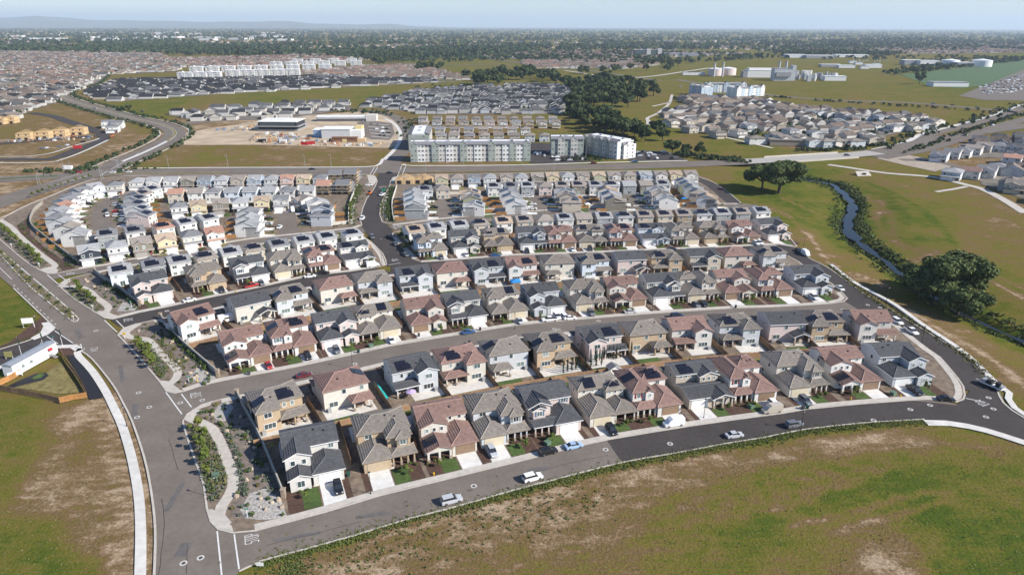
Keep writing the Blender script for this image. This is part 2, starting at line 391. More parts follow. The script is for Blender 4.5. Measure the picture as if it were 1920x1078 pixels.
def ground_material():
    m, nt, b = newmat('wild_ground'); b.inputs['Roughness'].default_value = .95; b.inputs['Specular IOR Level'].default_value = 0.0
    pos = nt.nodes.new('ShaderNodeNewGeometry').outputs['Position']
    at = nt.nodes.new('ShaderNodeAttribute'); at.attribute_name = 'cover'
    mp = nt.nodes.new('ShaderNodeMapping'); mp.inputs['Rotation'].default_value = (0, 0, R(-18)); mp.inputs['Scale'].default_value = (.22, 1, 1)
    nt.links.new(pos, mp.inputs['Vector'])
    n1 = noise(nt, pos, .035, 5, .6); n2 = noise(nt, mp.outputs['Vector'], .55, 4, .65); n3 = noise(nt, pos, 1.5, 4, .7); n4 = noise(nt, pos, .006, 4, .6)
    f = mth(nt, 'ADD', at.outputs['Fac'], mth(nt, 'MULTIPLY', mth(nt, 'SUBTRACT', n1, .5), 1.15))
    f = mth(nt, 'ADD', f, mth(nt, 'MULTIPLY', mth(nt, 'SUBTRACT', n2, .5), .75))
    f = mth(nt, 'ADD', f, mth(nt, 'MULTIPLY', mth(nt, 'SUBTRACT', n3, .5), .85))
    f = mth(nt, 'ADD', f, mth(nt, 'MULTIPLY', mth(nt, 'SUBTRACT', n4, .5), .35))
    f = mth(nt, 'ADD', f, mth(nt, 'MULTIPLY', mth(nt, 'SUBTRACT', noise(nt, pos, .16, 5, .65), .5), 1.0))
    c = ramp(nt, f, [(0.0, (0.38, 0.285, 0.19)), (0.14, (0.25, 0.172, 0.10)), (0.32, (0.165, 0.108, 0.052)), (0.52, (0.162, 0.128, 0.038)), (0.74, (0.126, 0.124, 0.024)), (1.0, (0.070, 0.100, 0.017))])
    g = ramp(nt, noise(nt, pos, 4.0, 4, .75), [(0.25, (.5,) * 3), (0.7, (1.22,) * 3)])
    nt.links.new(mix(nt, 1.0, c, g, 'MULTIPLY'), b.inputs['Base Color'])
    bn = nt.nodes.new('ShaderNodeBump'); bn.inputs['Strength'].default_value = .9; bn.inputs['Distance'].default_value = .35
    nt.links.new(noise(nt, pos, 1.3, 6, .7), bn.inputs['Height']); nt.links.new(bn.outputs['Normal'], b.inputs['Normal'])
    return m
wild = ground_material()
gme = np_mesh('ground', np.stack([MX, MY, TZ], -1).reshape(-1, 3), quads, [wild], smooth=True)
att = gme.attributes.new('cover', 'FLOAT', 'POINT'); att.data.foreach_set('value', GR.astype(np.float32).ravel())
link('ground', gme, kind='structure')
def land_z(x, y):
    i = int(np.clip(np.searchsorted(GX, x) - 1, 0, len(GX) - 2)); j = int(np.clip(np.searchsorted(GY, y) - 1, 0, len(GY) - 2))
    return float(TZ[j:j+2, i:i+2].mean())
# creek water
wm, wnt, wb = newmat('creek_water')
wb.inputs['Base Color'].default_value = (0.016, 0.021, 0.026, 1); wb.inputs['Roughness'].default_value = .04; wb.inputs['Specular IOR Level'].default_value = .06
wbn = wnt.nodes.new('ShaderNodeBump'); wbn.inputs['Strength'].default_value = .25
wnt.links.new(noise(wnt, wnt.nodes.new('ShaderNodeNewGeometry').outputs['Position'], .8, 3), wbn.inputs['Height']); wnt.links.new(wbn.outputs['Normal'], wb.inputs['Normal'])
cw = [1.35 + .4*sin(i*.21) + .3*sin(i*.57) + (1.3 if 14 < i < 36 else 0) for i in range(len(CREEK))]
cl_ = [max(.5, w + .8*sin(i*1.7) + .5*sin(i*2.9 + 1)) for i, w in enumerate(cw)]; cr_ = [max(.5, w + .8*sin(i*1.3 + 2) + .5*sin(i*3.3)) for i, w in enumerate(cw)]
ribbon('creek', [offset(CREEK, w)[i] for i, w in enumerate(cl_)], [offset(CREEK, -w)[i] for i, w in enumerate(cr_)], -2.75, wm)

# ------------------------------------------------------------------ kerb lines and blocks of the estate
S1N = [(410,993),(438,1000),(480,996),(545,979),(615,960),(714,930),(841,899),(960,870),(1012,856.6),(1084,838),(1146,824.5),(1233,810),(1295,800),(1380,788),(1470,776),(1518,768),(1610,759),(1703,752),(1741,750),(1775,752)]
S2S = [(416,748),(463,738),(520,724),(590,709),(655,695),(730,677),(800,663),(891,648),(960,634),(1068,622),(1150,614),(1220,609),(1371,600),(1440,598),(1520,593),(1595,588)]
S2N = [(348,734),(372,726),(416,715),(480,703),(555,689),(630,673),(730,650),(831,633),(960,612),(1015,606),(1085,600),(1220,589),(1371,579),(1440,577),(1502,574),(1560,570)]
S3S = [(1435,474),(1345,478),(1285,481),(1170,486),(1060,490),(960,494),(842,503),(775,510),(727,516),(655,527),(590,536),(542,546),(480,560),(401,578),(320,594),(290,600)]
S3NL = [(213,599),(265,586),(320,575),(401,557),(480,541),(542,527),(590,517),(655,510),(705,502)]
S3NR = [(792,492),(842,489),(960,480),(1060,476),(1170,472),(1285,467),(1345,465),(1435,460)]
BLOCK = {}
BLOCK['A'] = [(343,790),(348,810),(361,849),(382,908),(388,955),(395,978)] + S1N + [(1796,755),(1810,750),(1813,742),(1810,725),(1800,710),(1786,693),(1766,670),(1744,655),(1723,639),(1690,612),(1670,597),(1655,590),(1635,587)] + S2S[::-1] + [(380,758),(353,775)]
BLOCK['B'] = [(313,734),(328,738)] + S2N + [(1585,566),(1592,560),(1583,550),(1562,532),(1540,518),(1515,503),(1500,491),(1480,480),(1455,476)] + S3S + [(250,609),(233,615),(222,628),(238,645),(270,680),(298,713)]
BLOCK['C'] = [(198,597)] + S3NL + [(727,497),(726,488),(720,475),(700,455),(683,443),(668,437),(600,444),(540,450),(470,459),(400,471),(330,483),(250,496),(180,510),(125,524),(112,534),(118,542),(140,560),(175,583)]
BLOCK['D'] = [(92,514),(77,507),(60,498),(37,480),(0,448),(-16,432),(0,415),(15,405),(50,387),(100,367),(150,346),(185,335),(240,329.5),(440,327.5),(640,326.5),(694,327),(706,331),(710,340),(706,350),(700,360),(690,373),(683,390),(678,410),(681,423),(668,428),(600,436),(540,442),(470,449),(400,461),(330,473),(250,487),(205,497),(150,505),(110,513)]
BLOCK['E'] = [(738,333),(733,341),(732,348),(724,363),(715,383),(713,403),(718,417),(740,423),(833,411),(920,403),(1000,397),(1100,391),(1200,387),(1300,384),(1380,384),(1392,381),(1375,366),(1362,357),(1345,345),(1330,337),(1312,331),(1296,325.5),(1200,320.5),(960,324.5),(780,328.5),(750,330)]
BLOCK['F'] = [(775,486)] + S3NR + [(1462,459),(1490,464),(1497,462),(1470,430),(1442,402),(1420,391),(1400,389),(1300,391),(1200,394),(1100,399),(1000,406),(920,412),(833,420),(757,431),(737,437),(738,446),(755,465)]
for k in BLOCK: BLOCK[k] = GL(BLOCK[k])
def chaikin(p, n=2):
    for _ in range(n):
        q = []
        for i in range(len(p)):
            a, b = p[i-1], p[i]
            q += [(a[0]*.75+b[0]*.25, a[1]*.75+b[1]*.25), (a[0]*.25+b[0]*.75, a[1]*.25+b[1]*.75)]
        p = q
    return p
# asphalt under everything between the blocks: one sheet per street, 4 mm apart
def street(name, px, w, z, m=asph, step=5): return strip(name, GL(px), w, z, m, step=step)
def mid(a, b): return [((p[0]+q[0])/2, (p[1]+q[1])/2) for p, q in zip(a, b)]
S1S = [(450,1070),(493,1050),(570,1029.6),(668,1002.5),(764,973),(836,955),(882,942),(960,920),(1063,893),(1171.5,866),(1275,848),(1360,832),(1440,819),(1507.6,805.5),(1620,793),(1735.6,786),(1815,794),(1878,811),(1960,836)]
patch('street', GL([(300,1100),(330,985),(400,985)] + S1N + [(1800,760),(1815,740),(1855,700),(1878,735),(1885,755),(1900,770),(1925,785),(1985,815),(1960,838)] + S1S[::-1][1:] + [(430,1100)]), .02, asph)
patch('street_patch', GL([(1140,826),(1146,822),(1233,808),(1295,798),(1380,786),(1470,774),(1518,766),(1610,757),(1703,750),(1796,760),(1815,740),(1840,716),(1860,712),(1871,730),(1878,748),(1891,763),(1925,785),(1960,836)] + S1S[::-1][1:10] + [(1164,862)]), .026, asph_new)
patch('street', GL([(430,760),(300,800),(300,690)] + S2N + [(1600,556),(1680,590),(1650,600)] + S2S[::-1]), .024, asph)
patch('street', GL([(262,612),(240,612),(226,612),(210,600)] + S3NL + [(735,510),(735,490),(770,480)] + S3NR + [(1462,458),(1490,462),(1515,484),(1530,496),(1500,500),(1470,488)] + S3S), .028, asph_new)
E3 = [(1505,474),(1522,486),(1555,502.5),(1600,535),(1628,555),(1660,572.6),(1690.5,592.6),(1728,615),(1765.7,637.7),(1803,660),(1831,683),(1853,708),(1871,730),(1876,743)]
E3w = offset(smooth_line(GL(E3), 4), -12.2)
ribbon('street', smooth_line(GL(E3), 4), E3w, .032, asph_new)
street('street', [(90,520),(130,511),(180,504),(250,491),(330,477),(400,466),(470,454),(540,446),(600,440),(690,430)], 9.5, .034)
street('street', [(735,428),(833,415.5),(920,407.5),(1000,401),(1100,395),(1200,390.5),(1300,387),(1400,385),(1420,388)], 8.5, .036)
street('street', [(731,322),(722,345),(712,360),(702,380),(696,400),(702,420),(722,445),(745,475),(756,497)], 13.0, .038, asph_new)
for k in BLOCK:
    patch('yard_ground', BLOCK[k], .10, soil, thick=.15)
    ring = BLOCK[k] if area(BLOCK[k]) > 0 else BLOCK[k][::-1]
    ribbon('kerb', offset(ring, .45, True), ring, .135, conc, thick=.13, closed=True)
def walk(px, w=1.75, off=1.4, m=conc, z=.145, side=1, step=5):
    c = smooth_line(GL(px), step)
    return ribbon('sidewalk', offset(c, off + w/2), offset(c, off - w/2), z, m, thick=.06)
walk(S1N[2:] + [(1796,755),(1808,749),(1811,740),(1808,725),(1800,711),(1786,693),(1766,670),(1744,655),(1723,639),(1690,612),(1670,599)])
walk(S2S[::-1]); walk(S2N); walk([(1560,570),(1583,565),(1589,559),(1580,549)]); walk(S3S); walk(S3NL); walk(S3NR + [(1462,459),(1487,463)])
walk([(727,497),(724,488),(718,475),(700,455),(684,443)]); walk([(737,446),(755,465),(775,486)])
walk([(668,437),(600,444),(540,450),(470,459),(400,471),(330,483),(250,496),(180,510)][::-1], off=-1.4)
walk([(681,423),(668,428),(600,436),(540,442),(470,449),(400,461),(330,473),(250,487),(205,497),(150,505)], off=-1.4)
walk([(740,423),(833,411),(920,403),(1000,397),(1100,391),(1200,387),(1300,384),(1385,383)], off=1.4)
# corner aprons and meandering paths along the avenue
def path(px, w, z=.15, m=conc): return strip('footpath', GL(px), w, z, m, thick=.05, step=2)
path([(372,768),(357,784),(379,792),(401,804.5),(414.6,829),(425.7,856),(437,885),(439,909),(430,931),(418,948),(412,968),(425,985)], 2.5)
path([(262,607),(238,624),(248,633),(275,636),(290,647),(305,665),(322,680),(336,697),(330,712),(318,722),(330,732)], 2.4, .152)
path([(115,535),(128,538),(150,537),(170,546),(185,560),(200,570),(206,579),(198,590),(215,594)], 2.4, .154)
path([(2,412),(15,420),(25,427),(37,440),(50,452),(65,466),(82,480),(98,491),(106,499),(95,508)], 2.4, .156)
for px in ([(388,955),(400,984),(412,990),(440,997),(436,985),(415,972),(402,955)], [(345,788),(352,776),(380,758),(400,752),(396,760),(372,768),(358,782)],
           [(224,628),(234,616),(250,609.5),(262,606),(258,612),(246,618),(238,628)], [(300,713),(315,733),(330,737),(345,733),(332,728),(318,715)],
           [(182,584),(198,596.5),(215,598),(228,594),(215,590),(200,583)], [(78,506),(92,513),(108,512.5),(112,507),(104,500),(88,502)], [(113,533),(124,525),(134,522),(134,529),(122,536)]):
    patch('corner_apron', GL(px), .158, conc, thick=.03)
# kerb and walk on the outer side of the streets
def kerbline(px, w=.4, z=.12, m=conc): return strip('kerb', GL(px), w, z, m, thick=.12)
kerbline(S1S[:-3], .35, .10); kerbline(E3, .4); kerbline([(1876,743),(1884,756),(1900,770),(1925,785),(1990,815)], .5)
strip('sidewalk', GL([(1733,788),(1775,789),(1815,795),(1850,803),(1880,812),(1960,838)]), 2.6, .13, conc_w, thick=.1, off=-1.3)
strip('sidewalk', GL([(1560,496),(1600,527),(1640,549),(1680,571),(1733,609),(1791,647),(1831,679),(1866,714),(1895,737),(1893,748),(1905,765),(1925,778),(1990,808)]), 1.7, .12, conc_w, thick=.6)
# the avenue on the left
AVW = [(27.5,540),(83,593),(106,615),(155,658),(175,673),(213,720),(233,755),(250,790),(273,859),(286,924),(293,993),(291,1078),(286,1150)]
AVE = [(120,540),(175,583),(200,600),(222,628),(238,645),(270,680),(298,713),(343,790),(361,849),(382,908),(388,955),(395,978),(410,1080),(400,1150)]
patch('avenue', GL([(-70,445),(-40,480),(-20,500)] + AVW + [(440,1150),(430,1060),(420,1000)] + AVE[::-1][2:] + [(112,534),(92,514),(60,497),(37,480),(0,448),(-25,425)]), .012, asph)
strip('avenue', GL([(-45,470),(-90,440),(-80,412),(-30,390),(40,366),(110,345),(185,325)]), 21, .014, asph)
for px in (AVW[:3], AVW[3:]): kerbline(px, .45)
kerbline([(-30,427),(-6,412),(15,404),(50,386),(100,366),(150,345),(180,335)], .45)
strip('sidewalk', GL([(155,653),(147,661),(150,668),(175,695),(200,733),(220,773),(232,800),(247.6,851.6),(260.5,916),(265.7,980.5),(265,1078),(260,1160)]), 2.0, .13, conc_w, thick=.1)
med = GL([(-30,452),(0,476),(60,540),(100,573),(135,601),(141,604),(148,602),(151,597),(125,572),(90,542),(40,500),(0,466),(-25,446)])
patch('median', med, .12, bedsoil, thick=.12); mr = med if area(med) > 0 else med[::-1]
ribbon('kerb', offset(mr, .35, True), mr, .14, conc_w, thick=.12, closed=True)
# street to the west with its corners
patch('street', GL([(-80,690),(-40,665),(0,652),(40,640),(85,626),(106,615),(155,658),(115,652),(60,668),(20,680),(-30,700),(-80,720)]), .018, asph_new)
kerbline([(-60,671),(0,655),(50,640),(90,625),(104,617)], .45); strip('sidewalk', GL([(-60,716),(0,690),(50,672),(85,659),(110,650),(140,649),(153,657)]), 2.6, .13, conc_w, thick=.1)
patch('corner_apron', GL([(60,634),(78,624),(84,612),(80,606),(92,604),(104,613),(105,617),(92,627),(66,637)]), .14, conc_w, thick=.1)
patch('mulch_bed', GL([(22,640),(56,613),(62,607),(82,594),(90,604),(80,606),(82,618),(60,632),(-10,655)]), .05, mulch)
# main road along the back of the estate, bridge to the right
MAIN = [(-140,346),(0,337),(150,328),(240,324),(440,321),(700,319.5),(960,316.5),(1200,311.5),(1400,303.5),(1480,299),(1560,294.5),(1640,287),(1700,275),(1760,262),(1830,250),(1930,236),(2100,214)]
street('main_road', MAIN[:9], 21, .044, asph, 12); street('main_road', MAIN[8:], 19, .30, asph, 12)
kerbline([(238,330),(440,327.5),(690,326.5)], .4, .13); kerbline([(750,329),(960,324.6),(1200,320),(1296,325)], .4, .13)
strip('sidewalk', GL([(248,316),(440,314.5),(600,314),(690,313),(712,309),(720,298)]), 2.4, .13, conc_w, thick=.1)
strip('sidewalk', GL([(760,308),(775,311),(960,310),(1100,306),(1290,301.5)]), 2.4, .13, conc_w, thick=.1)
strip('median', GL([(205,327),(235,326),(430,324)]), 3, .15, lawn_dry, thick=.1); strip('median', GL([(-40,339),(0,336),(110,330)]), 3, .15, lawn_m, thick=.1)
strip('median', GL([(800,322),(960,319.5),(1150,315.5)]), 1.5, .15, lawn_dry, thick=.1)
# ------------------------------------------------------------------ house kit
PITCH_R = 0.40
def slope(b, A, B, Cc, D, n, lip=.085):
    """roof plane from eave A-B up to C (over A) - D (over B), laid in n courses with real butts"""
    A, B, Cc, D = (np.array(q, float) for q in (A, B, Cc, D))
    if n <= 1:
        if np.linalg.norm(Cc - D) < .05: b.add([A, B, D], [(0, 1, 2)])
        else: b.add([A, B, D, Cc], [(0, 1, 2, 3)])
        return
    up = np.array((0, 0, lip))
    for k in range(n):
        t0, t1 = k / n, (k + 1) / n
        l0, r0 = A + (Cc-A)*t0, B + (D-B)*t0; l1, r1 = A + (Cc-A)*t1, B + (D-B)*t1
        if k: b.add([l0, r0, r0+up, l0+up], [(0, 1, 2, 3)])
        q = up if k else up * 0
        if np.linalg.norm(l1 - r1) < .05: b.add([l0+q, r0+q, r1], [(0, 1, 2)])
        else: b.add([l0+q, r0+q, r1, l1], [(0, 1, 2, 3)])
def roof(b, x0, x1, y0, y1, z, axis='x', ends='gg', pitch=PITCH_R, oh=.45, courses=True, caps=True):
    """hip / gable roof over a rectangle; ends: 'g' gable, 'h' hip at the low and the high end of the ridge; slot 0 tiles, slot 1 trim"""
    def P(u, v, w): return (u, v, w) if axis == 'x' else (v, u, w)
    u0, u1, v0, v1 = (x0, x1, y0, y1) if axis == 'x' else (y0, y1, x0, x1)
    hw = (v1 - v0) / 2 + oh; vm = (v0 + v1) / 2; ze = z - pitch * oh + .2; h = hw * pitch
    g = .3
    U0 = u0 - (g if ends[0] == 'g' else oh); U1 = u1 + (g if ends[1] == 'g' else oh)
    ins = min(hw, (U1 - U0) / (2 if ends == 'hh' else 1) - .05)
    r0 = U0 if ends[0] == 'g' else U0 + ins; r1 = U1 if ends[1] == 'g' else U1 - ins
    V0, V1 = vm - hw, vm + hw
    a, bb, c, d = (U0, V0), (U1, V0), (U1, V1), (U0, V1)
    n = max(2, int(hw / .5)) if courses else 1
    fl = axis == 'y'
    def S(A, B, Cc, D): slope(b, *((A, B, Cc, D) if not fl else (B, A, D, Cc)), n)
    ra, rb = P(r0, vm, ze + h), P(r1, vm, ze + h)
    S(P(*a, ze), P(*bb, ze), ra, rb); S(P(*c, ze), P(*d, ze), rb, ra)
    if ends[0] == 'h': S(P(*d, ze), P(*a, ze), ra, ra)
    if ends[1] == 'h': S(P(*bb, ze), P(*c, ze), rb, rb)
    t = .22
    def low(p): return (p[0], p[1], p[2] - t)
    A, B, Cc, D = P(*a, ze), P(*bb, ze), P(*c, ze), P(*d, ze)
    def wall_(p, q): b.add([low(p), low(q), q, p], [(0, 1, 2, 3)] if not fl else [(3, 2, 1, 0)], 1)
    wall_(A, B); wall_(Cc, D)
    if ends[0] == 'h': wall_(D, A)
    else: wall_(D, ra); wall_(ra, A)
    if ends[1] == 'h': wall_(B, Cc)
    else: wall_(B, rb); wall_(rb, Cc)
    for q in ((A, B, rb, ra), (Cc, D, ra, rb)):
        b.add([low(p) for p in q], [(3, 2, 1, 0)] if not fl else [(0, 1, 2, 3)], 1)
    if ends[0] == 'h': b.add([low(D), low(A), low(ra)], [(2, 1, 0)], 1)
    if ends[1] == 'h': b.add([low(B), low(Cc), low(rb)], [(2, 1, 0)], 1)
    if caps and courses:
        up = .05
        def cap(p, q): b.tube([(p[0], p[1], p[2]+up), (q[0], q[1], q[2]+up)], [.12, .12], 4, 2)
        if abs(r1 - r0) > .3: cap(ra, rb)
        if ends[0] == 'h': cap(A, ra); cap(D, ra)
        if ends[1] == 'h': cap(B, rb); cap(Cc, rb)
WIN = {}
def window_parts(w, h, sh=False):
    if (w, h) not in WIN:
        f = MB(); t = .11
        f.box(-w/2-t, w/2+t, -.07, .0, h/2, h/2+t); f.box(-w/2-t, w/2+t, -.09, .0, -h/2-t, -h/2)
        f.box(-w/2-t, -w/2, -.07, 0, -h/2, h/2); f.box(w/2, w/2+t, -.07, 0, -h/2, h/2)
        n = 3 if w > 2.2 else 2 if w > 1.0 else 1
        for k in range(1, n): f.box(-w/2 + w*k/n - .035, -w/2 + w*k/n + .035, -.055, 0, -h/2, h/2)
        p = MB(); p.box(-w/2, w/2, -.025, -.002, -h/2, h/2)
        one = MB(); one.v = f.v + p.v; one.f = f.f + [tuple(i + len(f.v) for i in q) for q in p.f]; one.m = [0]*len(f.f) + [1]*len(p.f)
        WIN[(w, h)] = (f.mesh('window', [trimw]), p.mesh('pane', [glass]), one.mesh('window', [trimw, glass]))
    return WIN[(w, h)]
FACE = {'f': 0.0, 'b': pi, 'l': -pi/2, 'r': pi/2}
class Plan:
    def __init__(s, mir=1, fine=True):
        s.k = mir; s.fine = fine; s.parts = []; s.w = MB(); s.r = MB(); s.solar_at = []; s.front = []; s.doors = []
    def X(s, a, b): return (a, b) if s.k > 0 else (-b, -a)
    def box(s, x0, x1, y0, y1, z0, z1): s.w.box(*s.X(x0, x1), y0, y1, z0, z1)
    def gable(s, x0, x1, y0, y1, z, axis, pitch, ends):
        x0, x1 = s.X(x0, x1)
        if axis == 'y':
            xm = (x0+x1)/2; h = (x1-x0)/2*pitch; q = [(x0, z), (x1, z), (xm, z+h)]
            n = [(a, y0, c) for a, c in q] + [(a, y1, c) for a, c in q]
        else:
            ym = (y0+y1)/2; h = (y1-y0)/2*pitch; q = [(y0, z), (y1, z), (ym, z+h)]
            n = [(x0, a, c) for a, c in q][::1] + [(x1, a, c) for a, c in q]
        if ends[0] == 'g': s.w.add(n[:3], [(0, 1, 2)] if axis == 'y' else [(2, 1, 0)])
        if ends[1] == 'g': s.w.add(n[3:], [(2, 1, 0)] if axis == 'y' else [(0, 1, 2)])
    def mass(s, x0, x1, y0, y1, z, axis, ends, pitch=PITCH_R, part=None, z0=0.0, oh=.45, walls=True):
        """a block of the house with its roof; part = name when the roof is a part of its own"""
        if walls: s.box(x0, x1, y0, y1, z0, z)
        X = s.X(x0, x1)
        e = ends if (s.k > 0 or axis == 'y') else ends[::-1]
        b = s.r if part is None else MB()
        if 'g' in e and walls: s.gable(x0, x1, y0, y1, z, axis, pitch, e)
        roof(b, *X, y0, y1, z, axis, e, pitch, oh, s.fine)
        if part: s.parts.append((part, b, ('roof', 'fascia', 'cap'), (0, 0, 0), 0.0, None))
        return z + .2 + ((y1-y0 if axis == 'x' else x1-x0)/2) * pitch
    def win(s, face, x, y, z, w=1.2, h=1.2, shutters=False):
        x = x * s.k
        if face in 'lr' and s.k < 0: face = 'r' if face == 'l' else 'l'
        s.parts.append(('window', (w, h), None, (x, y, z), FACE[face], None))
        if shutters:
            for q in (-1, 1):
                b = MB(); b.box(-.2, .2, -.06, 0, -h/2-.05, h/2+.05)
                a = FACE[face]; d = q * (w/2 + .36)
                s.parts.append(('shutter', b, ('accent',), (x + d*cos(a), y + d*sin(a), z), a, None))
    def gdoor(s, x, y, w=4.8, h=2.25):
        b = MB(); n = 4
        for k in range(n): b.box(-w/2, w/2, -.07, 0, .03 + h*k/n, h*(k+1)/n - .02)
        b.box(-w/2, w/2, -.04, -.01, 0, h)
        s.parts.append(('garage_door', b, ('gdoor',), (x*s.k, y, .12), 0.0, None)); s.front.append((x*s.k, y, w))
    def opening(s, x, y, w=4.8, h=2.25):                         # an open carport-like garage bay is dark inside
        s.gdoor(x, y, w, h)
    def door(s, face, x, y, w=1.0, h=2.15):
        b = MB(); b.box(-w/2, w/2, -.06, 0, 0, h); b.box(-w/2-.1, w/2+.1, -.04, 0, 0, h+.1, 1)
        s.parts.append(('front_door' if face == 'f' else 'back_door', b, ('door', 'trim'), (x*s.k, y, .12), FACE[face], None))
    def col(s, x, y, z, z0=0.1, t=.34, arch=False):
        b = MB(); b.box(-t/2, t/2, -t/2, t/2, z0, z); b.box(-t/2-.09, t/2+.09, -t/2-.09, t/2+.09, z0, z0+.8, 1)
        s.parts.append(('porch_column', b, ('wall', 'stone'), (x*s.k, y, 0), 0.0, None))
    def beam(s, x0, x1, y0, y1, z0, z1):
        b = MB(); b.box(*s.X(x0, x1), y0, y1, z0, z1); s.parts.append(('beam', b, ('wall',), (0, 0, 0), 0.0, None))
    def solar(s, x, y, z, nx, tilt_dir, cols=4, rows=3, pitch=PITCH_R):
        """array lying on a roof plane; (x, y, z) on the plane, tilt_dir: side the plane faces"""
        x = x * s.k; a = FACE[tilt_dir] if not (tilt_dir in 'lr' and s.k < 0) else FACE['r' if tilt_dir == 'l' else 'l']
        s.solar_at.append((x, y, z, a, cols, rows, pitch))
    def vents(s, pts):
        for x, y, z in pts:
            b = MB(); b.box(-.16, .16, -.16, .16, -.1, .32); s.parts.append(('roof_vent', b, ('vent',), (x*s.k, y, z), 0.0, None))
    def finish(s):
        s.parts.insert(0, ('wall', s.w, ('wall',), (0, 0, 0), 0.0, None))
        s.parts.insert(1, ('roof', s.r, ('roof', 'fascia', 'cap'), (0, 0, 0), 0.0, None))
        return s
SOL = {}
def solar_mesh(cols, rows):
    if (cols, rows) not in SOL:
        b = MB(); w, h = 1.02, 1.65 if rows <= 2 else 1.2
        for r in range(rows):
            off = -.5 if (r == rows-1 and cols > 3) else 0; n = cols - (1 if (r == rows-1 and cols > 3) else 0)
            for c in range(n):
                x = (c - (cols-1)/2) * w; y = (r - (rows-1)/2) * h
                b.box(x - w/2 + .015, x + w/2 - .015, y - h/2 + .015, y + h/2 - .015, .08, .13)
        b.box(-cols*w/2 + .3, cols*w/2 - .3, -h*.4, h*.4, 0, .08)
        SOL[(cols, rows)] = b.mesh('solar_array', [solar_m])
    return SOL[(cols, rows)]
Z2, Z1 = 5.6, 2.9
def rear_simple(p, side=1):
    """patio roof on posts behind a house that shows its front"""
    p.mass(-5 if side < 0 else .4, -.4 if side < 0 else 5, 6.0, 9.2, 2.75, 'x', 'gg' if False else 'hh', .34, 'patio_roof', walls=False)
    for x in ((-4.7, -.7) if side < 0 else (.7, 4.7)): p.col(x, 9.0, 2.8)
    p.win('b', -3.5, 6, 4.3, 1.6, 1.2); p.win('b', 2.5, 6, 4.3, 1.2, 1.2); p.win('b', -3.0 if side > 0 else 3.0, 6, 1.6, 2.4, 1.4)
def side_windows(p, y0=-1, x=6.0):
    p.win('r', x, y0 + 2, 4.2, .9, 1.1); p.win('r', x, y0 + 5, 1.5, .9, 1.0); p.win('l', -x, y0 + 2.5, 4.2, .9, 1.1); p.win('l', -x, y0 + 5, 1.5, .9, 1.0)
def plan_A(k):      # gabled, two storey gable wing, one storey gabled front room, garage beside it
    p = Plan(k)
    p.mass(-6, 6, -2, 6, Z2, 'x', 'gg'); p.mass(-6, -.6, -5.6, 2, Z2, 'y', 'gg'); p.mass(-5.6, -1.2, -9.2, -5.6, Z1, 'y', 'gg', part='front_room_roof')
    p.mass(-.6, 6, -8.6, -2, Z1, 'y', 'hg', .33, 'garage_roof'); p.gdoor(2.9, -8.6)
    p.mass(-1.3, .1, -8.0, -5.6, 2.6, 'y', 'gg', .3, 'porch_roof', walls=False, oh=.2)
    p.win('f', -4.4, -5.6, 4.4, .9, 1.1); p.win('f', -2.0, -5.6, 4.4, .8, 1.1); p.win('f', -3.3, -9.2, 1.6, 1.5, 1.4); p.win('f', 4.4, -2, 4.6, 1.1, 1.1); p.door('f', -.7, -5.55)
    p.solar(-1.95, -1.5, Z2+.2+.40*1.35, 0, 'r', 3, 2)
    p.vents([(3.4, .6, Z2+.2+.4*2.6), (-3.8, 4.4, Z2+.2+.4*1.6), (1.2, 1.3, Z2+.2+.4*3.2)]); side_windows(p); rear_simple(p, 1); return p.finish()
def plan_B(k):      # hipped, wing with a hip, garage in front under a hip, columned porch
    p = Plan(k)
    p.mass(-6, 6, -2, 6, Z2, 'x', 'hh'); p.mass(.2, 5.6, -5.2, 2.5, Z2, 'y', 'hh'); p.mass(2.2, 5.0, -6.2, -4.6, Z2 - .1, 'y', 'hg', part='bay_roof', z0=Z1)
    p.mass(-6, .2, -8.6, -2, Z1, 'y', 'hg', PITCH_R, 'garage_roof'); p.gdoor(-2.9, -8.6)
    p.mass(.4, 6, -8.2, -5.2, 2.7, 'x', 'hh', .36, 'porch_roof', walls=False)
    for x in (.8, 2.6, 4.2, 5.7): p.col(x, -8.0, 2.75)
    p.win('f', 3.6, -6.2, 4.4, 1.3, 1.1, True); p.win('f', -3.6, -2, 4.6, 1.6, .9); p.door('f', 1.3, -5.15); p.win('f', 3.9, -5.2, 1.6, 1.6, 1.3)
    p.solar(-2.0, -.4, Z2 + .2 + .40*1.6, 0, 'f', 4, 2)
    p.vents([(3.4, .6, Z2+.2+.4*2.6), (-3.8, 4.4, Z2+.2+.4*1.6), (1.2, 1.3, Z2+.2+.4*3.2)]); side_windows(p); rear_simple(p, 1); return p.finish()
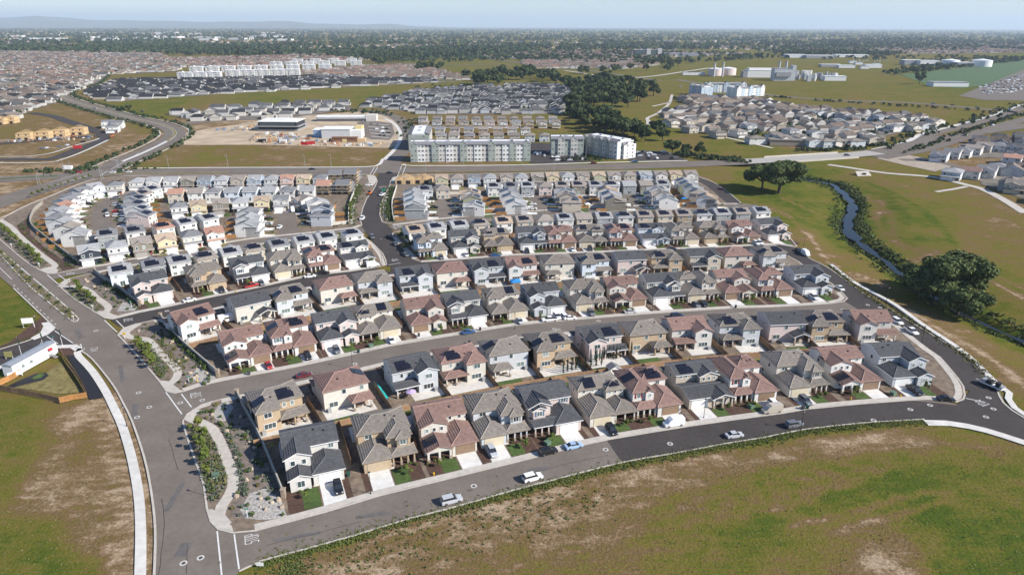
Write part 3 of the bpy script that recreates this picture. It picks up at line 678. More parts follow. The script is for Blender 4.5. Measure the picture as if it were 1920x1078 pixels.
def plan_C(k):      # gabled, low wide second storey gable with three windows, arched gable porch, garage beside
    p = Plan(k)
    p.mass(-6, 6, -1, 6, Z2, 'x', 'gg', .36); p.mass(-6, .4, -4.2, 1, Z2 - .2, 'y', 'gg', .34)
    p.mass(.2, 6.2, -9.0, -1, Z1, 'y', 'hg', .32, 'garage_roof'); p.gdoor(3.4, -9.0)
    p.mass(-6, -.2, -9.8, -4.2, Z1 - .1, 'y', 'gg', .34, 'porch_roof', walls=False)
    p.box(-6, -.2, -7.0, -4.2, 0, Z1 - .1)
    p.gable(-6, -.2, -9.8, -7.0, Z1 - .1, 'y', .34, 'gg')
    p.beam(-6, -.2, -9.75, -9.45, 2.3, Z1 - .1)
    for x in (-5.75, -3.1, -.45): p.col(x, -9.6, 2.35, t=.5)
    for x in (-4.6, -2.8, -1.0): p.win('f', x, -4.2, 4.5, .7, .9)
    p.win('f', 2.0, -1, 4.7, .7, .7); p.win('f', 4.4, -1, 4.7, .7, .7); p.win('f', -4.4, -7, 1.5, 1.4, 1.2); p.door('f', -1.5, -6.95)
    p.solar(-4.6, -7.0, Z1 + .1 + .34*1.45, 0, 'l', 3, 2, .34)
    p.vents([(2.4, .8, Z2+.2+.36*1.8), (-3.0, 4.2, Z2+.2+.36*1.8)]); side_windows(p); rear_simple(p, -1); return p.finish()
def plan_D(k):      # gable wing carried forward, shed porch along its foot, garage beside
    p = Plan(k)
    p.mass(-6, 6, -2, 6, Z2, 'x', 'gg'); p.mass(-6, -.4, -4.8, 2, Z2, 'y', 'gg'); p.mass(-5.4, -2.2, -6.0, -4.6, Z2 - .1, 'y', 'gg', part='bay_roof', z0=Z1 + .2)
    p.mass(-.4, 6.2, -8.8, -2, Z1, 'y', 'hg', .34, 'garage_roof'); p.gdoor(3.0, -8.8)
    p.mass(-6, .2, -8.4, -4.8, 2.7, 'x', 'gg', .26, 'porch_roof', walls=False)
    for x in (-5.7, -4.0, -2.2, -.2): p.col(x, -8.2, 2.75, t=.3)
    p.win('f', -3.8, -6.0, 4.5, 1.3, 1.2, True); p.win('f', 4.3, -2, 4.6, 1.3, 1.2, True); p.door('f', -1.2, -4.75); p.win('f', -3.6, -4.8, 1.5, 1.8, 1.3)
    p.solar(-1.7, -1.2, Z2 + .2 + .40*1.3, 0, 'r', 3, 2)
    p.vents([(2.4, .8, Z2+.2+.36*1.8), (-3.0, 4.2, Z2+.2+.36*1.8)]); side_windows(p); rear_simple(p, -1); return p.finish()
def plan_E(k):      # hipped upper floor with small high windows over a broad one storey hip
    p = Plan(k)
    p.mass(-6, 6, -.4, 6, Z2, 'x', 'hh'); p.mass(1.0, 6, -2.4, 2, Z2, 'y', 'hh')
    p.mass(-6.2, .6, -8.6, -.4, Z1, 'y', 'hg', .36, 'garage_roof'); p.gdoor(-2.8, -8.6)
    p.mass(.6, 6.6, -8.6, -2.4, 2.7, 'y', 'hg', .36, 'porch_roof', walls=False); p.box(.6, 6, -5.0, -2.4, 0, 2.7)
    for x in (1.0, 3.6, 6.2): p.col(x, -8.3, 2.75)
    for x in (-4.4, -2.0, -.2): p.win('f', x, -.4, 4.8, .6, .6)
    for x in (2.0, 3.6, 5.2): p.win('f', x, -2.4, 4.8, .6, .6)
    p.door('f', 1.7, -4.95); p.win('f', 4.2, -5.0, 1.5, 1.6, 1.3)
    p.solar(-2.6, .9, Z2 + .2 + .40*1.3, 0, 'f', 3, 2); p.solar(3.5, -1.2, Z2 + .2 + .40*1.2, 0, 'f', 3, 1)
    side_windows(p, 0); rear_simple(p, 1); return p.finish()
def plan_F(k):      # long hip to the street on one side, lower garage on the other, columned hip porch
    p = Plan(k)
    p.mass(-6, -.4, -5.4, 6, Z2, 'y', 'hh'); p.mass(-1.2, 6, -.6, 6, Z2, 'x', 'hh'); p.mass(-2.6, -.3, -6.0, -4.8, Z2 - .1, 'y', 'gg', part='bay_roof', z0=Z1, oh=.3)
    p.mass(-.4, 6.2, -8.8, -.6, Z1, 'y', 'hg', .34, 'garage_roof'); p.gdoor(3.2, -8.8)
    p.mass(-6.2, -.4, -8.4, -5.4, 2.7, 'x', 'hh', .34, 'porch_roof', walls=False)
    for x in (-5.8, -4.1, -2.4, -.8): p.col(x, -8.2, 2.75, t=.42)
    p.win('f', -4.4, -5.4, 4.4, 1.0, 1.2, True); p.win('f', 3.6, -.6, 4.5, 1.1, 1.1); p.door('f', -1.4, -5.35); p.win('f', -4.0, -5.4, 1.5, 1.5, 1.3); p.win('f', -1.4, -6.0, 4.5, .6, 1.0)
    p.solar(-4.7, .5, Z2 + .2 + .40*1.3, 0, 'l', 3, 2); p.solar(2.6, .8, Z2 + .2 + .40*1.4, 0, 'f', 4, 2)
    p.vents([(3.4, .6, Z2+.2+.4*2.6), (-3.8, 4.4, Z2+.2+.4*1.6), (1.2, 1.3, Z2+.2+.4*3.2)]); side_windows(p); rear_simple(p, 1); return p.finish()
def plan_G(k):      # low gabled upper floor, gabled dormer with three windows, one storey front with gabled porch
    p = Plan(k)
    p.mass(-6, 6, -.4, 6, Z2, 'x', 'gg', .36); p.mass(.2, 5.6, -2.2, 2, Z2 - .2, 'y', 'gg', .36)
    p.mass(-6, 6, -8.0, -.4, Z1, 'x', 'gg', .30, 'garage_roof'); p.gdoor(-3.0, -8.0)
    p.mass(.2, 6.2, -9.4, -4.0, Z1 - .1, 'y', 'gg', .34, 'porch_roof', walls=False); p.gable(.2, 6.2, -9.3, -8.0, Z1 - .1, 'y', .34, 'gg')
    for x in (.6, 3.2, 5.9): p.col(x, -9.1, 2.75, t=.42)
    for x in (1.3, 2.9, 4.5): p.win('f', x, -2.2, 4.6, .6, .9)
    for x in (-4.6, -3.0, -1.2): p.win('f', x, -.4, 4.9, .6, .6)
    p.door('f', 1.2, -7.95); p.win('f', 4.2, -8.0, 1.5, 1.5, 1.3)
    p.solar(-2.8, 1.0, Z2 + .2 + .36*1.4, 0, 'f', 4, 2, .36)
    side_windows(p, 0); rear_simple(p, -1); return p.finish()
def front_simple(p, k):
    p.mass(.4, 6.2, -9.0, -6.0, Z1, 'y', 'hg', .36, 'garage_roof'); p.gdoor(3.2, -9.0)
    p.mass(-5.6, -.6, -8.0, -6.0, 2.7, 'x', 'hh', .34, 'porch_roof', walls=False)
    for x in (-5.2, -3, -1.0): p.col(x, -7.8, 2.75)
    p.win('f', -3.2, -6, 4.3, 1.3, 1.2); p.win('f', 3.0, -6, 4.5, 1.3, 1.1); p.door('f', -1.4, -5.95)
def plan_rear(k, wing, hip):   # what one sees from the back garden: plain or with a wing, patio roof on posts. k=1: wing at the left seen from behind
    p = Plan(k); e = 'hh' if hip else 'gg'
    if wing:
        p.mass(-6, 6, -6, 2.2, Z2, 'x', e); p.mass(.4, 6, -1.5, 5.2, Z2, 'y', 'hh' if hip else 'gg')
        p.mass(-6.2, .3, 2.2, 5.6, 2.75, 'x', 'hh' if hip else 'gg', .3, 'patio_roof', walls=False)
        for x in (-5.8, -2.9): p.col(x, 5.4, 2.8)
        p.win('b', 3.4, 5.2, 4.4, 1.8, 1.2); p.win('b', 3.2, 5.2, 1.5, 2.8, 1.3); p.win('b', -1.4, 2.2, 4.4, .8, 1.1); p.win('b', -3.4, 2.2, 4.4, .8, 1.1)
        p.win('b', -3.0, 2.2, 1.3, 2.4, 2.0); p.win('l', -6, -1, 4.3, .9, 1.1); p.win('r', 6, 0, 4.3, .9, 1.1); p.win('r', 6, -3, 1.5, .9, 1.1)
        if hip: p.solar(-2.2, .6, Z2 + .2 + .40*1.6, 0, 'b', 4, 2)
        else: p.solar(-2.4, .7, Z2 + .2 + .40*1.5, 0, 'b', 4, 2)
        if hip: p.solar(4.6, 1.5, Z2 + .2 + .40*1.4, 0, 'r', 3, 2)
    else:
        p.mass(-6, 6, -6, 3.2, Z2, 'x', e)
        p.mass(-6.0, -.6, 3.2, 6.6, 2.75, 'y' if not hip else 'x', 'gg' if not hip else 'hh', .36, 'patio_roof', walls=False)
        for x in (-5.6, -1.0): p.col(x, 6.4, 2.8)
        p.win('b', 0.6, 3.2, 4.4, 1.0, 1.2); p.win('b', -4.2, 3.2, 4.4, 1.0, 1.2); p.win('b', 3.6, 3.2, 1.5, 2.2, 1.3); p.win('b', -2.8, 3.2, 1.3, 2.2, 2.0)
        p.win('r', 6, -1, 4.3, .9, 1.1); p.win('l', -6, -1, 4.3, .9, 1.1)
        if hip: p.solar(-4.6, -1.4, Z2 + .2 + .40*1.4, 0, 'l', 3, 2)
    p.vents([(1.4, .8, Z2+.2+.4*(1.4 if wing else 2.4)), (-3.6, -.4, Z2+.2+.4*(2.6 if wing else 3.6))])
    b = MB(); b.box(-.45, .45, -.4, .4, .1, .95); p.parts.append(('air_conditioner', b, ('vent2',), (5.0*k, (5.9 if wing else 3.9), 0), 0.0, None))
    front_simple(p, k); return p.finish()
def plan_S(k, var):  # narrow two storey house on a small lot
    p = Plan(k, False); w = 4.0
    p.mass(-w, w, -5.2, 5.2, 5.5, 'x', 'gg' if var != 2 else 'hh', .36)
    if var == 0:
        p.mass(-w, 1.6, -6.2, 0, 5.4, 'y', 'gg', .42); p.mass(-w, w, -7.2, -5.4, 2.75, 'x', 'gg', .3, 'porch_roof', walls=False, oh=.3); p.box(-w, 1.8, -6.9, -5, 0, 2.7); p.gdoor(-1.2, -6.9, 4.6)
    elif var == 1:
        p.mass(-3.8, 3.8, -6.4, 0, 5.3, 'y', 'gg', .38); p.mass(-w, w, -7.4, -6.2, 2.75, 'x', 'gg', .3, 'porch_roof', walls=False, oh=.3); p.box(-w, 1.6, -7.0, -5, 0, 2.7); p.gdoor(-1.3, -7.0, 4.6)
    else:
        p.mass(-w, w, -7.2, -5.0, 2.75, 'x', 'hh', .3, 'porch_roof', walls=False, oh=.3); p.box(-w, 1.7, -6.9, -5, 0, 2.7); p.gdoor(-1.2, -6.9, 4.6)
    yf = {0: -6.2, 1: -6.4, 2: -5.2}[var]
    p.win('f', -2.6, yf, 4.1, .9, 1.2); p.win('f', .3, yf, 4.1, .9, 1.2); p.door('f', 2.9, -5.15)
    p.win('b', -2.4, 5.2, 4.2, 1.6, 1.1); p.win('b', 2.2, 5.2, 4.2, 1.0, 1.1); p.win('b', -2.5, 5.2, 1.5, 1.2, 1.2); p.win('b', .2, 5.2, 1.2, 1.7, 2.0); p.win('b', 2.7, 5.2, 1.5, 1.0, 1.2)
    p.win('l', -w, 1.0, 4.2, .8, 1.0); p.win('r', w, -1.0, 4.2, .8, 1.0)
    p.solar(.3, 2.4, 5.7 + .36*2.75, 0, 'b', 5, 3, .36)
    return p.finish()
PLANS = {}
def get_plan(code):
    if code not in PLANS:
        k = -1 if code.endswith('-') else 1; c = code.rstrip('-')
        PLANS[code] = {'A': plan_A, 'B': plan_B, 'C': plan_C, 'D': plan_D, 'E': plan_E, 'F': plan_F, 'G': plan_G}[c](k) if c in 'ABCDEFG' else \
            plan_rear(k, c in 'WV', c in 'WP') if c in 'WVPQ' else plan_S(k, int(c[1]))
    return PLANS[code]
fasc = {'charcoal': trimw, 'red': mat('fascia_rust', (.33, .21, .17), .8, .06, 1), 'brown': mat('fascia_brown', (.27, .22, .17), .8, .06, 1), 'silver': trimw, 'taupe': mat('fascia_sand', (.42, .37, .31), .8, .06, 1),
        'clay': mat('fascia_cream', (.52, .44, .36), .8, .06, 1), 'slate': trimw, 'sand': mat('fascia_cream', (.52, .44, .36))}
gd = {'w': mat('garage_white', (.74, .73, .71), .5, .03, 1), 'b': mat('garage_brown', (.235, .16, .105), .55, .08, 1), 't': mat('garage_tan', (.43, .335, .23), .55, .05, 1), 'c': mat('garage_cream', (.56, .49, .36), .55, .05, 1), 'g': mat('garage_grey', (.30, .28, .26), .55, .05, 1)}
acc = {'r': mat('shutter_red', (.24, .03, .028), .6, .05, 1), 'b': mat('shutter_blue', (.10, .15, .22), .6, .05, 1), 'g': mat('shutter_grey', (.19, .19, .175), .6, .05, 1)}
doorm = [mat('door_brown', (.10, .055, .03), .5), mat('door_dark', (.03, .032, .036), .4), mat('door_red', (.22, .05, .04), .5)]
MESHES = {}
def capm(k):
    c = ROOFC[k]; return mat('ridge_' + k, tuple(min(1, q * 1.25) for q in c), .85, .1, 2.0)  # caps lighter than the tiles: light on the hips put into the colour
def place_house(code, loc, rz, wall, roofc, solar, label, group, kind='house', fine=True, gdc=None, accent='b', name='house'):
    p = get_plan(code); t = thing(name, label, 'house', (loc[0], loc[1], .1), rz, group)
    if fine: t.scale = (1.02, 1.1, 1.09)
    gdc = gdc or {'red': 'b', 'brown': 't' if wall == 'tan' else 'c', 'charcoal': 'w'}.get(roofc, 'w')
    M = {'wall': wallm(wall), 'roof': roofm(roofc), 'fascia': fasc[roofc], 'cap': capm(roofc), 'gdoor': gd[gdc], 'trim': trimw, 'glass': glass, 'accent': acc[accent], 'door': doorm[rnd.randrange(3)], 'stone': stone_m, 'vent': dark_metal_and_shade, 'vent2': grey_metal}
    for i, (nm, mb, sl, pos, rot, _) in enumerate(p.parts):
        if nm == 'window':
            f, g, one = window_parts(*mb)
            if fine: o = link('window', f, t, pos, rot); link('pane', g, o)
            else: link('window', one, t, pos, rot)
            continue
        ms = tuple(M[q] for q in sl); key = (code, i) + tuple(q.name for q in ms)
        if key not in MESHES: MESHES[key] = mb.mesh(nm, ms)
        link(nm, MESHES[key], t, pos, rot)
    for j, (x, y, z, a, c, r, pt) in enumerate(p.solar_at):
        if solar and (solar > 1 or j == 0):
            o = link('solar_array', solar_mesh(c, r), t, (x, y, z + .09))
            o.rotation_euler = (math.atan(pt), 0, a)
    return t
# ------------------------------------------------------------------ the estate: every house, row by row (survey point of the roof, plan, wall, roof, solar, accent)
ROWS = {
 'r1': ('front', 'A', 'in the nearest row', """585,838 A offwhite charcoal 0 b|722,805 B tan brown 0 g|835,785 C cream red 1 b|938,770 B lightgrey brown 0 g|1035,752 D pinkish charcoal 1 b|1138,735 E cream brown 2 g|1225,722 F offwhite red 2 r|1322,708 G beige charcoal 1 b|1405,697 F white red 0 r|1508,688 B cream brown 0 g|1603,680 C white red 1 b|1702,672 A- lightgrey charcoal 0 b"""),
 'r2': ('back', 'A', 'in the second row', """521,742 W tan brown 2 b|646,716 P cream red 1 b|776,690 V- lightgrey charcoal 1 b|866,668 W- cream red 1 b|952,652 P- lightgrey brown 1 b|1032,635 W tan brown 2 b|1130,624 V pinkish charcoal 1 b|1213,617 P tan brown 0 b|1296,611 V- offwhite red 0 b|1386,605 W- lightgrey brown 1 b|1479,601 Q pinkish charcoal 0 b|1549,597 W tan brown 2 b|1637,595 V offwhite red 0 b"""),
 'r3': ('front', 'B', 'in the third row', """458,632 C white red 1 b|545,615 F white red 2 b|630,598 A- pinkish charcoal 0 b|708,588 E- cream brown 2 g|796,571 A- cream red 0 b|871,562 D offwhite charcoal 1 g|950,554 E- cream brown 1 g|1021,545 A lightgrey charcoal 0 b|1102,538 B cream brown 0 g|1172,532 C cream red 1 b|1245,526 D- offwhite charcoal 0 g|1310,522 F- cream brown 0 g|1378,518 C- cream red 0 b|1447,515 F offwhite red 0 b|1522,511 A- lightgrey charcoal 0 g"""),
 'r4': ('back', 'B', 'in the fourth row', """366,588 V white red 2 b|472,563 Q cream charcoal 1 b|545,547 W lightgrey brown 2 b|630,532 P cream red 0 b|702,521 W- lightgrey brown 0 b|778,508 V- lightgrey charcoal 1 b|847,502 P cream red 0 b|915,496 V lightgrey charcoal 1 b|980,492 V white red 1 b|1050,488 P- cream brown 0 b|1116,484 W bluewhite brown 2 b|1185,481 Q pinkish charcoal 0 b|1250,479 W- tan brown 1 b|1320,475 V- beige charcoal 0 b|1384,473 P cream red 0 b|1450,470 W lightgrey brown 2 b"""),
 'r5a': ('front', 'C', 'in the left fifth row', """282,523 A pinkish charcoal 0 b|385,505 B- tan brown 0 g|466,491 D white charcoal 1 b|537,481 B cream brown 0 g|602,470 F white red 2 r|668,462 G offwhite charcoal 1 b"""),
 'r5b': ('front', 'F', 'in the right fifth row', """807,446 F bluewhite brown 1 b|872,441 A- cream charcoal 0 b|933,437 E- tan brown 2 b|998,434 D- lightgrey charcoal 0 g|1052,432 F cream red 0 r|1108,430 E cream brown 2 g|1165,428 F white red 2 b|1225,427 G bluewhite charcoal 1 b|1281,426 F cream brown 0 g|1337,424 B tan brown 0 g|1392,421 C white red 1 b|1450,418 A- pinkish charcoal 0 b"""),
 'r6a': ('back', 'C', 'in the left sixth row', """226,500 S0 bluewhite silver 1|287,491 S1 grey slate 1|335,483 S0- white silver 1|385,474 S2 beige taupe 1|432,467 S0 white silver 1|474,460 S2- beige taupe 1|521,452 S1 offwhite slate 1|568,445 S0 white silver 1|612,440 S0- white silver 1|660,432 S2 white silver 1"""),
 'r6b': ('back', 'F', 'in the right sixth row', """777,426 S0 white sand 1|817,421 S1 white silver 1|860,417 S0- grey silver 1|900,413 S2 beige taupe 1|942,408 S0 white sand 1|982,407 S1 beige taupe 1|1021,406 S2 offwhite taupe 0|1059,404 S0 white silver 1|1096,404 S1 beige taupe 0|1132,401 S0- grey silver 1|1170,399 S2 white silver 1|1207,398 S0 beige taupe 1|1244,397 S1 beige taupe 1|1280,396 S0 brown taupe 1|1316,395 S2 white silver 1|1352,394 S0- grey silver 1|1389,393 S1 grey taupe 1|1425,391 S0 white silver 1"""),
 'r7': ('front', 'D', 'in the left seventh row', """167,462 S1 navy silver 1|219,454 S2 white silver 1|265,447 S0 olive taupe 1|311,443 S1- yellow sand 1|357,434 S2 cream slate 1|401,429 S0 white clay 1"""),
 'r8': ('back', 'D', 'in the left eighth row', """202,434 S0 grey slate 1|252,427 S1 white slate 1|307,420 S2 offwhite clay 1|346,412 S0 white silver 1|388,405 S0- white silver 1"""),
 't1': ('front', 'D', 'in the left row beside the main road', """260,336 S2 white silver 0|294,334 S1 white silver 0|325,334 S0 white silver 0|357,333 S1 olive taupe 0|388,332.5 S0 blue slate 0|419,332 S2 white silver 0|450,331.5 S1- beige taupe 0|481,331 S0 blue silver 0|512,330.5 S2 white silver 0|542,330 S1 pinkish clay 0|572,329.5 S0 yellow sand 0|602,329 S2 white slate 0"""),
 't2': ('back', 'D', 'in the left second main road row', """332,357 S0 beige clay 0|371,355 S1 white taupe 0|403,354.5 S2 offwhite slate 0|439,354 S0 bluewhite silver 0|473,353 S1 bluewhite silver 0|508,352.5 S0- white silver 0|542,352 S2 offwhite slate 0|578,351 S0 white silver 0"""),
 't3': ('front', 'D', 'in the left third main road row', """336,382 S2 white slate 1|373,378 S1 yellow sand 0|415,375 S0 olive taupe 0|452,372.5 S2- white silver 0|493,370.5 S1 yellow sand 0|530,368.5 S0 offwhite slate 0"""),
 'u1': ('front', 'E', 'in the right row beside the main road', """830,329.5 S1 sage sand 0|858,329 S2 offwhite taupe 0|890,328.5 S0 blue slate 0|919,328 S2 white silver 0|950,327.5 S1 beige taupe 0|978,327 S2 white silver 0|1008,326.5 S0 olive taupe 0|1036,326 S1 yellow sand 0|1065,325.5 S2 white silver 0|1093,325 S0 beige taupe 0|1123,324.5 S1 sage sand 0|1151,324 S0- offwhite taupe 0|1180,323.5 S2 beige taupe 0|1210,323 S0 blue silver 0|1238,322.5 S1 offwhite taupe 0|1266,322 S0 yellow sand 0|1295,322 S1- offwhite taupe 0"""),
 'u2': ('back', 'E', 'in the right second main road row', """798,351 S0 lightgrey slate 1|830,350 S2 beige taupe 0|927,345.5 S0 white silver 1|959,345 S1 lightgrey slate 1|990,344.5 S0 grey silver 1|1023,344 S2 pinkish taupe 0|1054,343.5 S0- beige taupe 1|1085,343 S1 olive taupe 1|1117,342.5 S0 white silver 1|1148,342 S2 white silver 1|1180,342 S0 grey silver 0|1211,341.5 S1 olive taupe 0|1243,341 S0 offwhite silver 1"""),
}
# courts and the crescent: fronts turned to the side (angle of the front, measured on the land)
SIDE = {
 'left crescent': ('D', """143,433 S0 white silver 1 10|129,422 S1 white taupe 1 5|118,412 S0 white silver 1 0|113,402 S2 offwhite slate 1 0|113,392 S0 white silver 0 -4|118,382 S1 offwhite clay 0 -8|126,372 S0 white slate 1 -14|138,362.5 S2 white slate 1 -20|154,353.5 S0 white slate 1 -28|177,346 S1 bluewhite silver 1 -38|218,342.5 S2 cream slate 1 -70"""),
 'inner crescent': ('D', """268,399 S1- pinkish slate 1 178|261,388.5 S0 white silver 1 180|256,378.5 S2 white slate 1 176|256,369 S0 offwhite slate 1 172|264,359.5 S1 white taupe 1 164|283,351.5 S0 white silver 1 156"""),
 'left court': ('D', """467,394 S0 white slate 1 0|467,405 S1 white silver 1 0|466,417 S0 white silver 1 0"""),
 'wall column': ('D', """575,369 S0 white taupe 0 225|598,376 S1 offwhite silver 0 205|606,387 S0 lightgrey slate 1 182|606,398 S2 lightgrey slate 1 180"""),
 'first court': ('E', """776,357 S0 white silver 1 0|777,366 S1 bluewhite silver 1 0|778,375.5 S0 white silver 1 0|780,386 S2 grey slate 1 0|885,358 S1 white sand 1 180|888,368 S0 sage taupe 1 180|892,381 S0- white silver 1 180"""),
 'second court': ('E', """955,356.5 S0 white slate 1 0|960,366 S1 white silver 1 0|967,377.5 S0 white silver 1 0|1061,356 S1 offwhite silver 1 180|1067,364 S0 beige taupe 1 180|1073,373.5 S2 beige taupe 1 180"""),
 'third court': ('E', """1138,353 S0 white sand 1 0|1145,362 S1 white silver 1 0|1153,371.5 S0 olive taupe 1 0|1234,352.5 S0 offwhite silver 1 180|1243,361 S1 offwhite taupe 1 180|1253,370 S0 white silver 1 180"""),
 'east lane': ('E', """1284,337 S0 white silver 1 -6|1291,343 S1 sage silver 1 -8|1300,350 S0 white silver 1 -10|1312,357.5 S2 beige taupe 1 -12|1326,366.5 S0 white sand 1 -14"""),
}
HOUSES = []                                           # (row, x, y, rz, code, block, label bits)
def article(wall, roofc, more):
    w = WALLN.get(wall, wall)
    s = f"{w} house, {ROOFN[roofc]} roof, {more}"
    return s if len(s.split()) <= 16 else s.replace(' coloured roof', ' roof').replace(' from left', ' along').replace('pale grey roof', 'grey roof')
def fit_row(P):
    P = np.array(P); d = P[-1] - P[0]; L = np.linalg.norm(d); e = d / L; nrm = np.array((-e[1], e[0]))
    s = (P - P[0]) @ e; t = (P - P[0]) @ nrm
    k = 3 if len(P) > 7 else 2 if len(P) > 4 else 1
    c = np.polyfit(s, t, k); tt = np.polyval(c, s); dt = np.polyval(np.polyder(c), s)
    Q = P[0] + s[:, None] * e + tt[:, None] * nrm
    ang = np.arctan2(e[1], e[0]) + np.arctan(dt)
    return Q, ang
BIG = {'r1', 'r2', 'r3', 'r4', 'r5a', 'r5b'}
BACK = {'r1': 2.6, 'r2': 1.6, 'r3': 3.0, 'r4': 1.4, 'r5a': 2.4, 'r5b': 2.4}
for row, (face, blk, where, txt) in ROWS.items():
    items = [q.split() for q in txt.split('|')]
    zr = 6.9 if row in BIG else 6.6
    P = [G(*map(float, it[0].split(',')), zr) for it in items]
    Q, ang = fit_row(P); n = len(items)
    sb = BACK.get(row, 0); Q = Q + np.stack([-np.sin(ang), np.cos(ang)], 1) * (sb + (np.linspace(1.2, 2.9, n)[:, None] if row == 'r1' else 0))
    for i, it in enumerate(items):
        rz = ang[i] + (0 if face == 'front' else pi)
        lab = article(it[2], it[3], (ORD[i] + ' from left ' + where) if i < n - 1 else 'rightmost ' + where)
        HOUSES.append(dict(row=row, x=Q[i][0], y=Q[i][1], rz=rz, code=it[1], wall=it[2], roof=it[3], solar=int(it[4]), acc=it[5] if len(it) > 5 else 'b', blk=blk, label=lab, i=i, n=n, face=face, group='houses ' + where.split(',')[0]))
for row, (blk, txt) in SIDE.items():
    items = [q.split() for q in txt.split('|')]
    cnt = {}
    for i, it in enumerate(items):
        x, y = G(*map(float, it[0].split(',')), 6.6); a = R(float(it[5]))
        fx = 'right' if cos(a) > .3 else 'left' if cos(a) < -.3 else 'this way'
        if 'court' in row: sd = 'left' if cos(a) > 0 else 'right'
        j = cnt.get(fx, 0); cnt[fx] = j + 1
        pos = ORD[j] + ' counting ' + ('back' if items[0][0].split(',')[1] > items[-1][0].split(',')[1] else 'forward')
        where = f"{pos} on the {row} facing {fx}"
        HOUSES.append(dict(row=row, x=x, y=y, rz=a + pi/2, code=it[1], wall=it[2], roof=it[3], solar=int(it[4]), acc='b', blk=blk, label=article(it[2], it[3], where), i=i, n=len(items), face='side', group='houses around the ' + row))
for h in HOUSES:
    big = h['row'] in BIG
    gdc = None
    if not big: gdc = {'olive': 'g', 'grey': 'g', 'beige': 'w'}.get(h['wall'], 'w')
    h['obj'] = place_house(h['code'], (h['x'], h['y']), h['rz'], h['wall'], h['roof'], h['solar'], h['label'], h['group'], fine=big, gdc=gdc, accent=h['acc'])

# ------------------------------------------------------------------ fences
PANEL = {}
def fence_panel(L, m):
    key = (round(L, 1), m.name)
    if key not in PANEL:
        b = MB(); n = max(2, int(round(L / .6)))
        for k in range(n):
            b.box(k*L/n + .02, (k+1)*L/n - .0, -.02 + .015*(k % 2), .02 + .015*(k % 2), .05, 1.8 - .02*(k % 3))
        b.box(0, L, -.06, -.02, .5, .6); b.box(0, L, -.06, -.02, 1.4, 1.5); b.box(-.05, .05, -.05, .05, 0, 1.9)
        PANEL[key] = b.mesh('fence_panel', [m])
    return PANEL[key]
def fence(pts, label, m=wood_f, panel=2.4, group=None, z=.1):
    L = [hypot(pts[i+1][0]-pts[i][0], pts[i+1][1]-pts[i][1]) for i in range(len(pts)-1)]
    t = thing('wood_fence', label, 'fence', (pts[0][0], pts[0][1], z), 0, group)
    for i, l in enumerate(L):
        n = max(1, int(round(l / panel))); a = atan2(pts[i+1][1]-pts[i][1], pts[i+1][0]-pts[i][0])
        me = fence_panel(l / n, m)
        for k in range(n):
            q = k / n
            link('fence_panel', me, t, (pts[i][0] + (pts[i+1][0]-pts[i][0])*q - pts[0][0], pts[i][1] + (pts[i+1][1]-pts[i][1])*q - pts[0][1], 0), a)
    return t
def solid_fence(pts, label, m=wood_f, h=1.75, t=.08, name='wood_fence', cat='fence', group=None):
    b = MB(); O = pts[0]
    P = [(x - O[0], y - O[1]) for x, y in pts]; l, r = offset(P, t/2), offset(P, -t/2)
    for i in range(len(P)-1):
        b.add([(*l[i], 0), (*l[i+1], 0), (*l[i+1], h), (*l[i], h), (*r[i], 0), (*r[i+1], 0), (*r[i+1], h), (*r[i], h)], [(0,1,2,3),(7,6,5,4),(3,2,6,7),(0,3,7,4),(1,5,6,2)])
    return link(name, b.mesh(name, [m]), None, (O[0], O[1], .1), label=label, cat=cat, group=group)
